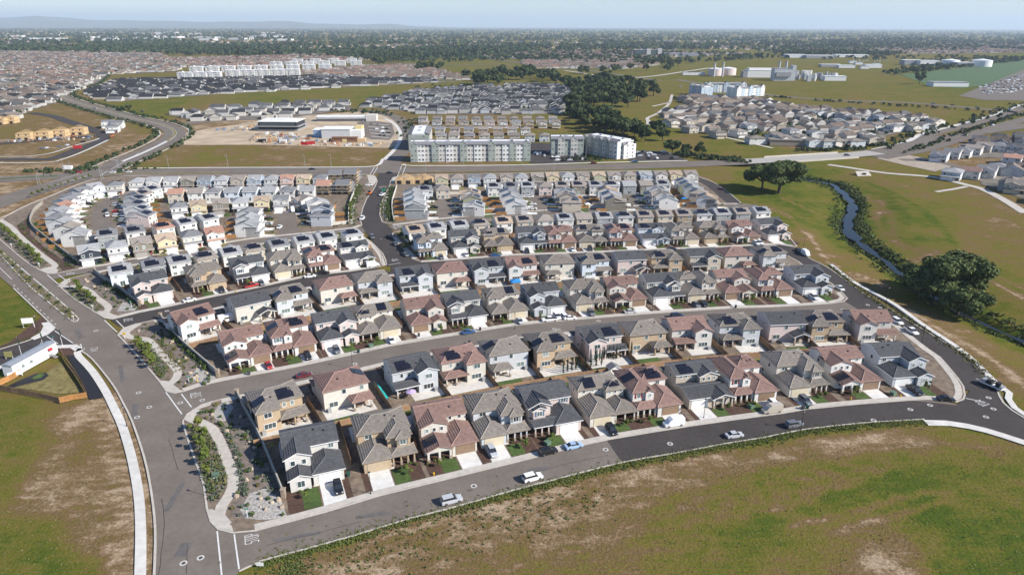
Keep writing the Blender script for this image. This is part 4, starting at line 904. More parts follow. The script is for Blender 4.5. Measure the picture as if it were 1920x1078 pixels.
# ------------------------------------------------------------------ yards
def loc(h, x, y):
    x, y = (x * 1.02, y * 1.1) if h['row'] in BIG else (x, y); c, s = cos(h['rz']), sin(h['rz']); return (h['x'] + c*x - s*y, h['y'] + s*x + c*y)
def quadpatch(name, h, x0, x1, y0, y1, z, m, y0b=None, thick=.03):
    y0b = y0 if y0b is None else y0b
    return patch(name, [loc(h, x0, y0), loc(h, x1, y0b), loc(h, x1, y1), loc(h, x0, y1)], z, m, thick=thick)
driveway_m = mat('driveway_concrete', (0.66, 0.64, 0.60), .88, .09, .6, world_pos=True, big=.15)
patio_m = mat('patio_concrete', (0.58, 0.55, 0.50), .88, .08, .6, world_pos=True, big=.12)
yr = random.Random(3)
for h in HOUSES:
    blk = BLOCK[h['blk']]; p = get_plan(h['code']); d = (sin(h['rz']), -cos(h['rz']))
    h['big'] = h['row'] in BIG
    gx, gy, gw = p.front[0]
    qs = 1.1 if h['row'] in BIG else 1.0
    def reach(x, y, cap=12.0): return min(cap, (ray_hit(loc(h, x, y), d, blk) - 2.3) / qs)
    a, b_ = gx - gw/2, gx + gw/2
    ra, rb = reach(a, gy), reach(b_, gy)
    if h['row'] in ('t1', 'u1', 't2', 'u2', 't3') or h['face'] == 'side': ra = rb = 6.0 if h['face'] != 'side' else 5.5
    ra = max(ra, 3.0); rb = max(rb, 3.0)
    h['dw'] = (a, b_, gy, ra, rb)
    quadpatch('driveway', h, a, b_, gy - ra, gy, .133, driveway_m, gy - rb)
    if not h['big']:
        h['tree_at'] = loc(h, (yr.uniform(b_ + .6, 4.4) if gx < 0 else yr.uniform(-4.4, a - .6)), gy - min(ra, rb)*yr.uniform(.3, .8))
        rr_ = yr.random(); wd = 4.6
        quadpatch('front_strip', h, (b_ + .2 if gx < 0 else -wd), (wd if gx < 0 else a - .2), gy - min(ra, rb), gy + 1.5, .115, lawn_m if rr_ < .35 else lawn_dry if rr_ < .75 else mulch, thick=0)
        rr_ = yr.random(); y0_ = 5.3
        quadpatch('back_yard', h, -4.8, 4.8, y0_, y0_ + yr.choice([3.2, 4.4]), .116, patio_m if rr_ < .4 else lawn_m if rr_ < .65 else lawn_dry if rr_ < .8 else mulch, thick=0)
        if h['face'] == 'side':
            p0, p1 = loc(h, -5.1, 4.5), loc(h, -5.1, 10.5)
            solid_fence([p0, p1], f"reddish side fence of the {h['label'].split(', ')[-1]}".replace('counting ', ''), wood_o, group='side fences of the courts')
        continue
    s = -1 if gx > 0 else 1                              # the living side
    xa, xb = (b_ + .3, 6.7) if s > 0 else (-6.7, a - .3)
    f0 = min(-8.6, gy); fr = reach((xa + xb)/2, f0)
    quadpatch('mulch_bed', h, xa, xb, f0 - fr, f0 + 4, .112 + .003*(h['i'] % 2), mulch, thick=0)
    w = (xb - xa)
    inner = (xa, xa + w*.55) if s > 0 else (xb - w*.55, xb)
    if fr > 2.2: quadpatch('lawn', h, inner[0] + .1, inner[1] - .1, f0 - reach(inner[0], f0) + .2, f0 - .6, .122, lawn_m, f0 - reach(inner[1], f0) + .2, thick=0)
    quadpatch('entry_path', h, *( (xa - .2, xa + 1.0) if s > 0 else (xb - 1.0, xb + .2)), f0 - .3, f0 + 4.5, .128, patio_m)
    outx = (max(a - 2.2, -6.8), a - .15) if s > 0 else (b_ + .15, min(b_ + 2.2, 6.8))
    quadpatch('mulch_bed', h, outx[0], outx[1], gy - min(ra, rb), gy + 3, .118 + .003*(h['i'] % 2), mulch, thick=0)
    # back garden
    yb = 6.0 if h['code'][0] in 'ABCDEFG' else 5.2 if h['code'][0] in 'WV' else 3.4
    kind = yr.random()
    quadpatch('patio', h, -6.6, 6.6 if kind < .6 else 2.0, yb - 2, yb + (4.6 if kind < .7 else 3.4), .125, patio_m)
    if h['face'] == 'back':
        lm = lawn_dry if yr.random() < .18 else lawn_m
        u = yr.choice([(-6.4, 6.4), (-1.5, 6.6), (-6.6, 2.4)])
        quadpatch('lawn', h, u[0], u[1], yb + yr.choice([3.0, 3.6, 4.2]), yb + 6.6, .13 if kind > .5 else .12, lm, thick=0)
    else:
        quadpatch('lawn', h, -6.6, 6.6, yb + 4.7, yb + 7.2, .12, lawn_m if yr.random() < .6 else lawn_dry, thick=0)

def by(row): return [h for h in HOUSES if h['row'] == row]
def rear_line(rf, rb):
    """line half way between the backs of two rows"""
    A = [loc(h, 0, 6) for h in by(rf)]; B = [loc(h, 0, 4.5) for h in by(rb)]
    A.sort(); B.sort(); out = []
    for p in A:
        q = min(B, key=lambda c: hypot(c[0]-p[0], c[1]-p[1])); out.append(((p[0]+q[0])/2, (p[1]+q[1])/2))
    d = (out[0][0]-out[1][0], out[0][1]-out[1][1]); out.insert(0, (out[0][0]+d[0]*.45, out[0][1]+d[1]*.45))
    d = (out[-1][0]-out[-2][0], out[-1][1]-out[-2][1]); out.append((out[-1][0]+d[0]*.42, out[-1][1]+d[1]*.42))
    s = np.array(out); k = np.arange(len(s)); c0, c1 = np.polyfit(k, s[:, 0], 4), np.polyfit(k, s[:, 1], 4)
    return [(float(np.polyval(c0, i)), float(np.polyval(c1, i))) for i in k]
FL = {}
for a, b_, nm in (('r1', 'r2', 'first and second rows'), ('r3', 'r4', 'third and fourth rows'), ('r5a', 'r6a', 'fifth and sixth rows on the left'), ('r5b', 'r6b', 'fifth and sixth rows on the right')):
    FL[a] = FL[b_] = rear_line(a, b_)
    fence(FL[a], f'long brown wooden rear fence between the {nm}', panel=2.4 if a in ('r1', 'r3') else 3.6)
for row in ('r1', 'r2', 'r3', 'r4', 'r5a', 'r5b', 'r6a', 'r6b'):
    hs = by(row)
    for a, b_ in zip(hs[:-1], hs[1:]):
        if a['big']: ya, yb = 5.0 if row in ('r2', 'r4') else 6.0, -4.0
        else: ya, yb = 5.2, -3.0
        pa = [((loc(a, 0, y)[0] + loc(b_, 0, y)[0])/2, (loc(a, 0, y)[1] + loc(b_, 0, y)[1])/2) for y in (yb, ya)]
        d = (pa[1][0]-pa[0][0], pa[1][1]-pa[0][1]); L = hypot(*d); d = (d[0]/L, d[1]/L)
        fl = FL[row]; t = 14.0
        for i in range(len(fl)-1):
            ex, ey = fl[i+1][0]-fl[i][0], fl[i+1][1]-fl[i][1]; den = d[0]*ey - d[1]*ex
            if abs(den) < 1e-9: continue
            q = ((fl[i][0]-pa[1][0])*ey - (fl[i][1]-pa[1][1])*ex) / den; s = ((fl[i][0]-pa[1][0])*d[1] - (fl[i][1]-pa[1][1])*d[0]) / den
            if 0 < q < 14 and -.01 <= s <= 1.01: t = q
        end = (pa[1][0] + d[0]*t, pa[1][1] + d[1]*t)
        where = ROWS[row][2]
        wn_ = ORD[a['i']] + ' and ' + ORD[b_['i']]
        lab = f"brown side fence between {wn_} houses {where}"
        if a['big']: fence([pa[0], end], lab, group='side fences between gardens')
        else: solid_fence([pa[0], end], lab, group='side fences between gardens')
for row in ('r7', 't1', 'u1', 't3'):
    hs = by(row); pts = [loc(h, 0, 8.2) for h in hs]
    solid_fence(pts, {'r7': 'reddish wooden fence behind the seventh row at the left', 't1': 'wooden fence behind the far left row, by the main road', 'u1': 'wooden fence behind the far right row, by the main road', 't3': 'wooden fence behind the third row from the main road, left part'}[row], wood_o if row in ('r7', 't3') else wood_f)
def wall_line(px, label, name='masonry_wall', h=1.9, pil=True, m=wallc, step=6.0):
    P = smooth_line(GL(px), step); O = P[0]
    t = thing(name, label, 'wall', (O[0], O[1], .08))
    Q = [(x - O[0], y - O[1]) for x, y in P]; l, r = offset(Q, .1), offset(Q, -.1); b = MB(); c = MB()
    l2, r2 = offset(Q, .16), offset(Q, -.16)
    for i in range(len(Q)-1):
        for (bb, L_, R_, z0, z1) in ((b, l, r, 0, h), (c, l2, r2, h, h + .1)):
            bb.add([(*L_[i], z0), (*L_[i+1], z0), (*L_[i+1], z1), (*L_[i], z1), (*R_[i], z0), (*R_[i+1], z0), (*R_[i+1], z1), (*R_[i], z1)], [(0,1,2,3),(7,6,5,4),(3,2,6,7),(0,3,7,4),(1,5,6,2),(0,4,5,1)])
    link('wall_panel', b.mesh('wall_panel', [m]), t); link('coping', c.mesh('coping', [m]), t)
    if pil:
        pb = MB(); pb.box(-.45, .45, -.45, .45, 0, h + .25); pb.box(-.55, .55, -.55, .55, h + .25, h + .38); me = pb.mesh('pilaster', [stone_m])
        for q in (Q[0], Q[-1]): link('pilaster', me, t, (q[0], q[1], 0))
    return t
wall_line([(447,743),(462,772),(481,806),(505,860),(534,932)], 'grey block wall with stone end piers beside the nearest corner garden')
wall_line([(304,598),(325,625),(350,652),(378,676),(411,705)], 'grey block wall with stone piers left of the third row garden')
wall_line([(180,512),(200,527),(225,543),(265,574)], 'grey block wall with stone piers left of the dark roofed corner house')
wall_line([(82,384),(68,396),(60,414),(64,428),(85,446),(118,472),(151,496)], 'long curved block wall behind the left crescent gardens')
pale_wall = mat('pale_wall', (.56, .53, .46), .9, .06, 1, world_pos=True)
wall_line([(672,352),(662,372),(656,395),(656,421)], 'pale curved garden wall left of the central street', pil=False, m=pale_wall)
wall_line([(746,352),(738,378),(737,395),(740,416)], 'pale curved garden wall right of the central street', pil=False, m=pale_wall)
for k, (a, b_) in enumerate((((741,411),(793,408)), ((806,366),(863,365)), ((898,398),(958,395)), ((1002,364),(1038,362)), ((1070,391),(1158,387)), ((1168,360),(1208,358)), ((1265,388),(1342,382)), ((612,424),(655,420)), ((430,445),(476,441)))):
    wall_line([a, b_], ['pale low wall beside the first house of the first court', 'pale low wall closing the first court', 'pale low wall between first and second courts', 'pale low wall closing the second court', 'pale low wall between second and third courts', 'pale low wall closing the third court', 'pale low wall beside the last east lane house', 'pale low wall beside the grey house by the central street', 'pale low wall beside the white house on the left court'][k], pil=False, m=pale_wall, h=1.7, step=50)
# ------------------------------------------------------------------ inner lanes of the estate (on top of the yards)
def lane(px, w, z, m=asph): return strip('lane', GL(px), w, z, m, thick=.02, step=3)
lane([(300,349),(262,351),(238,358),(215,372),(198,388),(190,404),(192,418),(200,431),(212,445)], 8.5, .125)
lane([(262,349),(300,348.5),(400,344.5),(500,342.5),(600,341),(700,340)], 7.5, .129)
lane([(300,398),(340,397),(400,395),(470,388),(520,386.5),(541,388)], 6.5, .127)
lane([(541,384),(540,400),(541,420),(545,442)], 9.0, .131)
lane([(712,352),(767,349.5),(869,346.5),(960,341.5),(1100,338),(1230,335),(1300,333)], 7.0, .125)
lane([(829,361),(832,375),(835,390),(838,412)], 8.0, .127); lane([(1004,360),(1010,375),(1018,390),(1022,402)], 8.0, .127); lane([(1176,358),(1183,370),(1192,382),(1196,392)], 8.0, .127)
lane([(1296,333),(1325,342),(1345,354),(1362,368),(1380,383)], 8.5, .129, asph_new)
patch('corner_apron', GL([(690,328),(704,330),(709,338),(703,347),(694,344),(692,336)]), .14, conc, thick=.03)
patch('corner_apron', GL([(738,334),(748,331),(765,331),(756,338),(745,344),(735,344)]), .14, conc, thick=.03)
path([(669,365),(664,385),(662,402),(661,420)], 1.6, .14); path([(731,362),(725,378),(722,400),(728,414)], 1.6, .14)

# ------------------------------------------------------------------ painted marks and rings on the road
def on(px, py, z=.05): x, y = G(px, py); return (x, y, z)
def bar(a, b, w=.3, z=.046): return strip('road_marking', [G(*a), G(*b)], w, z, paint, smoothed=False)
for a, b in (((409,995),(418,1082)), ((441,1001),(450,1066)), ((313,735),(343,776)), ((342,738),(361,763)), ((198,600),(222,623)), ((220,600),(235,615)), ((105,620),(139,643)), ((90,630),(111,644)), ((91,515),(112,533)), ((112,515),(125,525)),
             ((730,497),(753,493)), ((1813,747),(1848,754)), ((739,424),(745,430))): bar(a, b)
for a, b in (((704,313),(694,331)), ((710,313),(700,331)), ((755,310),(747,331)), ((763,310),(755,331)), ((95,342),(150,327)), ((108,347),(170,329)), ((200,322),(240,322)), ((190,330),(203,321)), ((210,318),(262,288))): bar(a, b, .4, .06)
for k in range(12):
    a = (28 + k*7.0, 534 + k*6.6); bar(a, (a[0] + 2.6, a[1] + 2.5), .22)
bar((0,500),(25,524), .2); bar((0,428),(60,392), .25, .03); bar((62,395),(150,350), .2, .03)
for k in range(7): bar((-20 + k*7, 415 - k*4.6), (-17 + k*7, 413 - k*4.6), .2, .03)
GLY = {'S': [((1,6),(0,6)),((0,6),(0,3.2)),((0,3.2),(1,3.2)),((1,3.2),(1,0)),((1,0),(0,0))], 'T': [((0,6),(1,6)),((.5,6),(.5,0))], 'O': [((0,0),(0,6)),((0,6),(1,6)),((1,6),(1,0)),((1,0),(0,0))], 'P': [((0,0),(0,6)),((0,6),(1,6)),((1,6),(1,2.9)),((1,2.9),(0,2.9))],
       '2': [((0,6),(1,6)),((1,6),(1,3)),((1,3),(0,3)),((0,3),(0,0)),((0,0),(1,0))], '5': [((1,6),(0,6)),((0,6),(0,3)),((0,3),(1,3)),((1,3),(1,0)),((1,0),(0,0))]}
def marking(word, px, py, heading, h=2.5, w=.50, gap=.26):
    """letters laid on the road, tops towards the driver's heading (radians)"""
    b = MB(); tot = len(word)*w + (len(word)-1)*gap; t = .11
    for i, ch in enumerate(word):
        ox = -tot/2 + i*(w+gap)
        for (x0, y0), (x1, y1) in GLY[ch]:
            x0, x1, y0, y1 = ox + x0*w, ox + x1*w, y0/6*h, y1/6*h
            tx, ty = (t/2, 0) if abs(y1-y0) > abs(x1-x0) else (0, t)
            xs = sorted((x0, x1)); ys = sorted((y0, y1))
            b.add([(xs[0]-t/2, ys[0]-ty, 0), (xs[1]+t/2, ys[0]-ty, 0), (xs[1]+t/2, ys[1]+ty, 0), (xs[0]-t/2, ys[1]+ty, 0)], [(0,1,2,3)])
    x, y = G(px, py); return link('road_marking', b.mesh('road_marking', [paint]), None, (x, y, .05), heading - pi/2, kind='structure')
west = pi + R(8)
for px, py, a in ((486,1006,pi+R(22)), (378,738,pi+R(27)), (250,598,pi+R(30)), (141,512,pi+R(27)), (756,424.5,pi+R(10)), (740,486,R(-62)), (1834,752,R(-65)), (76,646,R(12))): marking('STOP', px, py, a)
marking('25', 179, 652, R(-62), 2.6, .7, .4)
seal = mat('crack_seal', (.03, .03, .032), .6, 0)
pq = random.Random(44); asph_patch = mat('patched_asphalt', (.115, .104, .097), .9, .14, .5, world_pos=True)
for i, (px, py, a, w, l) in enumerate(((700,965,14,1.2,7),(1010,880,18,1.6,5),(560,1005,15,1.0,9),(255,770,-65,1.4,8),(330,930,-85,1.2,10),(230,700,-58,1.1,12),(345,1030,-88,2.2,4),(620,700,14,1.2,6),(760,668,11,1.0,7),(150,625,-50,1.4,9),(480,552,14,1.1,8))):
    x, y = G(px, py); a = R(a); c, s = cos(a), sin(a)
    patch('street_patch', [(x + u*c*l - v*s*w, y + u*s*l + v*c*w) for u, v in ((-.5,-.5),(.5,-.5),(.5,.5),(-.5,.5))], .0435, asph_patch)
for base in ([(500,1022),(650,985),(800,943),(950,905)], [(300,1075),(310,980),(298,900),(270,800)], [(352,1075),(350,980),(335,880),(305,790),(262,710)], [(520,715),(660,684),(800,655),(950,627)], [(960,895),(1100,862),(1300,822),(1500,790)]):
    L = smooth_line(GL(base), 3.0)
    for k in range(0, len(L) - 12, 11):
        n_ = pq.randrange(4, 11); q = [(p[0] + pq.uniform(-.12, .12), p[1] + pq.uniform(-.12, .12)) for p in L[k:k+n_]]
        if len(q) > 2: strip('crack_seal', q, .09, .047, seal, step=1.5)
ringm = mat('manhole_collar', (.50, .47, .43), .9, .08, 2); lidm = mat('manhole_lid', (.07, .065, .06), .7, .1, 3)
rb = MB(); n = 20
rb.add([(r*cos(2*pi*i/n), r*sin(2*pi*i/n), 0) for r in (.72, .40) for i in range(n)], [(i, (i+1) % n, n+(i+1) % n, n+i) for i in range(n)])
lb = MB(); lb.add([(.42*cos(2*pi*i/n), .42*sin(2*pi*i/n), -.005) for i in range(n)], [tuple(range(n))])
rme, lme = rb.mesh('collar', [ringm]), lb.mesh('lid', [lidm])
MH = [(378,1045,'by the corner of the nearest street'),(346,1055,'at the bottom of the avenue'),(262,736,'on the avenue opposite the fenced trailer'),(282,763,'on the avenue below the second street corner'),(259,782,'beside the pale path on the avenue'),(340,755,'between the white lines of the second street'),(381,750,'just inside the second street'),(182,620,'in the avenue crossing'),(890,911,'before the first red house'),(1137,843,'at the edge of the darker asphalt'),(1258,832,'opposite the white van'),(1746,760,'below the last house of the nearest row'),(1709,768,'left of the last row house'),(1640,788,'at the right curb of the grass field'),(1856,746,'near the upper right corner bend'),(1865,767,'in the right hand junction'),(1851,782,'at the lower right junction'),(1629,572,'at the bend of the right lane'),(1652,577,'beside the right lane'),(1582,581,'at the end of the second street'),(1041,617,'behind the tan house on the second street'),(1124,602,'near the white parked pickup'),(667,682,'behind the large red roofed house'),(315,583,'at the mouth of the third street')]
for px, py, w in MH:
    t = thing('manhole', f"round manhole with pale concrete collar {w}", 'manhole', on(px, py, .056), 0, 'manholes in the streets')
    link('collar', rme, t); link('lid', lme, t)

# ------------------------------------------------------------------ plants
def leafmat(name, cols, rough=.8, tr=.0):
    m, nt, b = newmat(name); b.inputs['Roughness'].default_value = rough; b.inputs['Specular IOR Level'].default_value = .2
    g = nt.nodes.new('ShaderNodeNewGeometry'); oi = nt.nodes.new('ShaderNodeObjectInfo')
    r = mth(nt, 'ADD', mth(nt, 'MULTIPLY', g.outputs['Random Per Island'], .75), mth(nt, 'MULTIPLY', oi.outputs['Random'], .25))
    nt.links.new(ramp(nt, r, [(k / (len(cols)-1), c) for k, c in enumerate(cols)]), b.inputs['Base Color']); return m
oak_leaf = leafmat('oak_leaves', [(.026, .042, .012), (.052, .076, .022), (.088, .115, .034), (.13, .15, .05)])
wood_leaf = leafmat('wood_leaves', [(.022, .038, .014), (.04, .062, .02), (.062, .086, .028), (.09, .108, .038)])
street_leaf = leafmat('street_tree_leaves', [(.05, .085, .018), (.085, .12, .022), (.13, .15, .03), (.17, .165, .035)])
green_leaf = leafmat('shrub_leaves', [(.035, .06, .018), (.06, .09, .024), (.09, .12, .032)])
olive_leaf = leafmat('olive_shrub_leaves', [(.08, .085, .025), (.12, .115, .035), (.165, .15, .045)])
grey_leaf = leafmat('grey_shrub_leaves', [(.07, .095, .065), (.10, .125, .085), (.13, .15, .105)])
cyp_leaf = leafmat('cypress_leaves', [(.012, .025, .010), (.022, .038, .014), (.03, .05, .02)])
bark = mat('bark', (.075, .055, .04), .95, .25, 3.0)
def leaf_quads(P, N, size, rng, flat=.5):
    """one small quad per point, facing roughly along N"""
    n = len(P); d = N + rng.normal(0, flat, (n, 3)); d /= np.linalg.norm(d, axis=1, keepdims=True) + 1e-9
    r = rng.normal(0, 1, (n, 3)); u = np.cross(d, r); u /= np.linalg.norm(u, axis=1, keepdims=True) + 1e-9; w = np.cross(d, u)
    s = (size * rng.uniform(.6, 1.35, (n, 1)))
    V = np.stack([P - u*s - w*s*.7, P + u*s - w*s*.7, P + u*s*.8 + w*s*.7, P - u*s*.8 + w*s*.7], 1).reshape(-1, 3)
    return V, np.arange(4*n).reshape(n, 4)
def crown(lobes, n, size, m, seed, inner=.55, name='crown'):
    rng = np.random.default_rng(seed); L = np.array(lobes, float); wgt = L[:, 3]*L[:, 4] + L[:, 4]*L[:, 5]; wgt /= wgt.sum()
    k = rng.choice(len(L), n, p=wgt); d = rng.normal(0, 1, (n, 3)); d /= np.linalg.norm(d, axis=1, keepdims=True)
    r = rng.uniform(inner, 1.0, (n, 1)) ** .6; q = L[k]
    P = q[:, :3] + d * q[:, 3:6] * r
    N = d / q[:, 3:6] * q[:, 3:6].mean(1, keepdims=True) + np.array((0, 0, .25))
    V, Fq = leaf_quads(P, N, size, rng); return np_mesh(name, V, Fq, [m])
def lobes_oak(rng, h, w, k=14):
    out = []
    for i in range(k):
        a = rng.uniform(0, 2*pi); rr = w * .5 * math.sqrt(rng.uniform(.02, .75)); z = h * rng.uniform(.42, .84) * (1 - .18 * (rr/(w*.5))**2)
        s = w * rng.uniform(.115, .205); out.append((rr*cos(a), rr*sin(a), z, s, s, s*rng.uniform(.55, .8)))
    return out
def trunk_mesh(h, w, r, lobes, seed):
    rng = random.Random(seed); b = MB(); hb = h * .32
    b.tube([(0, 0, -.6), (.05*h*rng.uniform(-.3, .3), 0, hb*.5), (0, 0, hb)], [r*1.35, r, r*.85], 7)
    for l in lobes[::max(1, len(lobes)//7)]:
        m_ = (l[0]*.45, l[1]*.45, hb + (l[2]-hb)*.5); b.tube([(0, 0, hb*.85), m_, (l[0]*.95, l[1]*.95, l[2])], [r*.6, r*.36, r*.12], 5)
    return b.mesh('trunk', [bark])
def tree_kind(seed, h, w, n, leaf, m, k=14, r=None):
    rng = random.Random(seed); L = lobes_oak(rng, h, w, k)
    return crown(L, n, leaf, m, seed, .35), trunk_mesh(h, w, r or w*.028, L, seed)
def put_tree(kind, name, label, x, y, z=0.0, rz=0.0, s=1.0, group=None, cat='tree'):
    t = thing(name, label, cat, (x, y, z), rz, group); t.scale = (s, s, s)
    link('crown', kind[0], t); link('trunk', kind[1], t); return t
# the large oaks
bo1 = tree_kind(11, 19, 21, 14000, .46, oak_leaf, 34, .75); bo2 = tree_kind(12, 14, 15, 8000, .40, oak_leaf, 24, .5); bo3 = tree_kind(23, 14, 17, 8000, .40, oak_leaf, 24, .5)
for k, px, py, s, lab in ((bo1,1776,547,1.18,'largest dark green oak standing beyond the creek at the right'), (bo2,1728,549,1.12,'dark oak leaning by the creek, left of the largest oak'), (bo3,1800,580,1.0,'low dark oak in front of the largest oak, by the water'), (bo2,1752,560,.8,'small dark oak squeezed between the creek oaks'),
                          (bo1,1462,362,1.2,'large oak with broad crown near the road bridge'), (bo3,1430,354,1.2,'left oak of the pair near the road bridge')):
    x, y = G(px, py); put_tree(k, 'oak_tree', lab, x, y, land_z(x, y), rnd.uniform(0, 6), s, 'oaks along the creek')
# street trees
ST = [tree_kind(31+i, 4.6, 2.9, 260, .26, street_leaf, 7, .07) for i in range(3)]
SB = [tree_kind(41+i, 3.2, 2.3, 220, .23, green_leaf, 6, .05) for i in range(2)]
tr = random.Random(5)
def trees_along(px, n, label, group, kinds=ST, s=(.8, 1.2), jit=.5, z=.1, names=None, name='street_tree'):
    P = smooth_line(GL(px), 1.0)
    for i in range(n):
        x, y = P[int((i + .5) / n * (len(P)-1))]; 
        o = put_tree(kinds[tr.randrange(len(kinds))], name, label.format(ORD[i] if i < 20 else 'next'), x + tr.uniform(-jit, jit), y + tr.uniform(-jit, jit), z, tr.uniform(0, 6), tr.uniform(*s), group)
trees_along([(371,803),(379,830),(387,862),(396,908)], 6, 'young yellow green tree, {} from the top in the nearest curb strip', 'trees in the curb strips')
trees_along([(262,652),(278,670),(296,696)], 6, 'young tree, {} from the top in the second curb strip', 'trees in the curb strips')
trees_along([(146,544),(162,556),(184,574)], 6, 'young tree, {} from the top in the third curb strip', 'trees in the curb strips')
trees_along([(6,430),(24,448),(50,470),(84,500)], 15, 'young tree, {} from the top in the strip left of the crescent', 'trees in the curb strips')
trees_along([(60,372),(97,357),(140,344),(178,334)], 10, 'young tree, {} from the left between avenue and crescent', 'trees in the curb strips', s=(.7, 1.0))
trees_along([(0,470),(60,528),(110,570),(144,596)], 9, 'small tree, {} from the top in the avenue median', 'trees in the avenue median', SB, (.6, .9))
trees_along([(676,352),(668,372),(660,395),(659,420)], 12, 'leafy tree, {} from the back, left of the central street', 'trees beside the central street', ST, (.7, 1.1))
trees_along([(738,355),(733,372),(730,395),(733,412)], 12, 'leafy tree, {} from the back, right of the central street', 'trees beside the central street', SB, (.8, 1.2))
trees_along([(722,372),(717,390),(720,408)], 6, 'small tree, {} from the back at the right central curb', 'trees beside the central street', ST, (.5, .7))
FT = [h for h in HOUSES if h['row'] in ('r1', 'r3', 'r5a', 'r5b')]
for h in FT:
    a, b_, gy, ra, rb = h['dw']; s = 1 if a + b_ < 0 else -1
    x, y = loc(h, s * tr.uniform(2.2, 4.2), gy - min(ra, rb)*.55)
    put_tree(ST[tr.randrange(3)], 'young_tree', f"young tree on the front lawn of the {ORD[h['i']]} house {ROWS[h['row']][2]}", x, y, .12, tr.uniform(0, 6), tr.uniform(.5, .85), 'young trees in front gardens')
for h in HOUSES:
    if not h.get('tree_at') or tr.random() < .2: continue
    x, y = h['tree_at']; lab = 'small tree in front of the ' + h['label'].split(', ')[-1].replace('in the ', 'house in ', 1) if 'row' in h['label'] else 'small tree before the house ' + h['label'].split(', ')[-1]
    put_tree(ST[tr.randrange(3)] if tr.random() < .5 else SB[tr.randrange(2)], 'young_tree', ' '.join(lab.split()[:16]), x, y, .12, tr.uniform(0, 6), tr.uniform(.45, .8), 'young trees on the small lots')
# corner by the central street: a dense garden
for px, py, s in ((752,449,1.0),(765,456,1.1),(772,465,1.0),(763,470,.9),(783,480,.8)):
    x, y = G(px, py); put_tree(SB[tr.randrange(2)], 'garden_tree', {752: 'bushy tree farthest back in the corner garden by the central street', 765: 'second bushy tree in the corner garden by the central street', 772: 'middle bushy tree in the corner garden by the central street', 763: 'bushy tree against the walk of the central street corner garden', 783: 'frontmost bushy tree in the central street corner garden'}[px], x, y, .1, tr.uniform(0, 6), s*1.5, 'corner garden trees')
# cypresses along the rear fence
cb = crown([(0, 0, 1.0 + .55*k, .34 - .03*k, .34 - .03*k, .6) for k in range(7)], 170, .13, cyp_leaf, 9); ctb = MB(); ctb.cyl(0, 0, 0, .8, .06, 5); ct = ctb.mesh('trunk', [bark])
ci = 0
for (a, b_, n) in (((1058,705),(1082,698),4), ((1090,697),(1130,690),5), ((1118,683),(1152,675),5), ((1158,678),(1186,668),5)):
    for k in range(n):
        q = k / max(1, n-1); x, y = G(a[0] + (b_[0]-a[0])*q, a[1] + (b_[1]-a[1])*q)
        put_tree((cb, ct), 'cypress_tree', f"slender dark cypress, {ORD[ci]} from the left along the brown rear fence", x, y + 1.2, .1, tr.uniform(0, 6), tr.uniform(.85, 1.1), 'cypresses along the rear fence'); ci += 1
# shrubs
def shrub_kind(seed, m, n=46, w=.6, h=.55): return crown([(0, 0, h*.55, w*.6, w*.6, h*.55), (.2*w, .1, h*.5, w*.5, w*.5, h*.5)], n, .13, m, seed, .5, 'shrub')
SH = [shrub_kind(51, green_leaf), shrub_kind(52, olive_leaf), shrub_kind(53, grey_leaf), shrub_kind(54, green_leaf, 60, .8, .8)]
def put_shrub(i, x, y, s, label, group): link('shrub', SH[i], None, (x, y, .1), tr.uniform(0, 6), None, label, 'shrub', group, s)
BEDS = {'nearest corner bed': [(402,760),(446,746),(478,806),(528,930),(538,968),(440,972),(434,950),(452,912),(449,884),(438,852),(426,824),(412,796),(388,784),(374,776)],
        'second corner bed': [(268,610),(300,600),(322,630),(350,660),(405,702),(410,718),(350,728),(334,716),(348,700),(336,684),(318,662),(298,642),(282,630),(254,622)],
        'third corner bed': [(136,532),(178,514),(198,530),(225,546),(258,572),(264,584),(228,590),(214,580),(206,566),(188,554),(172,540),(150,532)],
        'long bed beside the crescent': [(55,408),(60,440),(84,462),(120,488),(146,502),(120,508),(104,490),(86,474),(62,456),(42,440),(34,424)]}
STRIPS = {'nearest curb strip': [(356,798),(372,800),(392,812),(408,838),(418,866),(428,890),(428,908),(414,932),(396,946),(388,910),(372,850)], 'second curb strip': [(246,640),(270,640),(286,652),(302,672),(316,690),(316,702),(304,712),(290,690),(268,664)],
          'third curb strip': [(128,542),(148,542),(166,551),(180,563),(194,576),(184,584),(160,570),(138,556)], 'strip beside the avenue': [(2,424),(20,436),(36,448),(60,468),(92,494),(80,504),(40,474),(8,446)]}
for k, v in list(BEDS.items()) + list(STRIPS.items()): patch('planting_bed', GL(v), .116, bedsoil if 'long' not in k else mulch, thick=0)
patch('gravel_bed', GL([(452,955),(470,925),(500,915),(528,935),(540,968),(500,975),(462,972)]), .12, gravel); patch('gravel_bed', GL([(400,778),(412,760),(430,752),(440,764),(424,790),(412,792)]), .12, gravel); patch('gravel_bed', GL([(352,716),(372,690),(404,702),(408,716)]), .12, gravel); patch('gravel_bed', GL([(222,584),(232,566),(256,572),(262,582)]), .12, gravel)
sr = random.Random(12)
def scatter(poly, n, seed):
    P = np.array(GL(poly)); lo, hi = P.min(0), P.max(0); rng = np.random.default_rng(seed); out = []
    while len(out) < n:
        q = rng.uniform(lo, hi, (n*3, 2)); out += [tuple(p) for p in q[inside(q, P)]]
    return out[:n]
def ORDX(n): return ORD[n-1] if n <= 20 else 'twenty ' + ORD[n-21] if n < 30 else 'thirtieth' if n == 30 else 'thirty ' + ORD[n-31] if n < 40 else 'fortieth'
words = ['rounded green', 'olive yellow', 'grey green', 'large green']
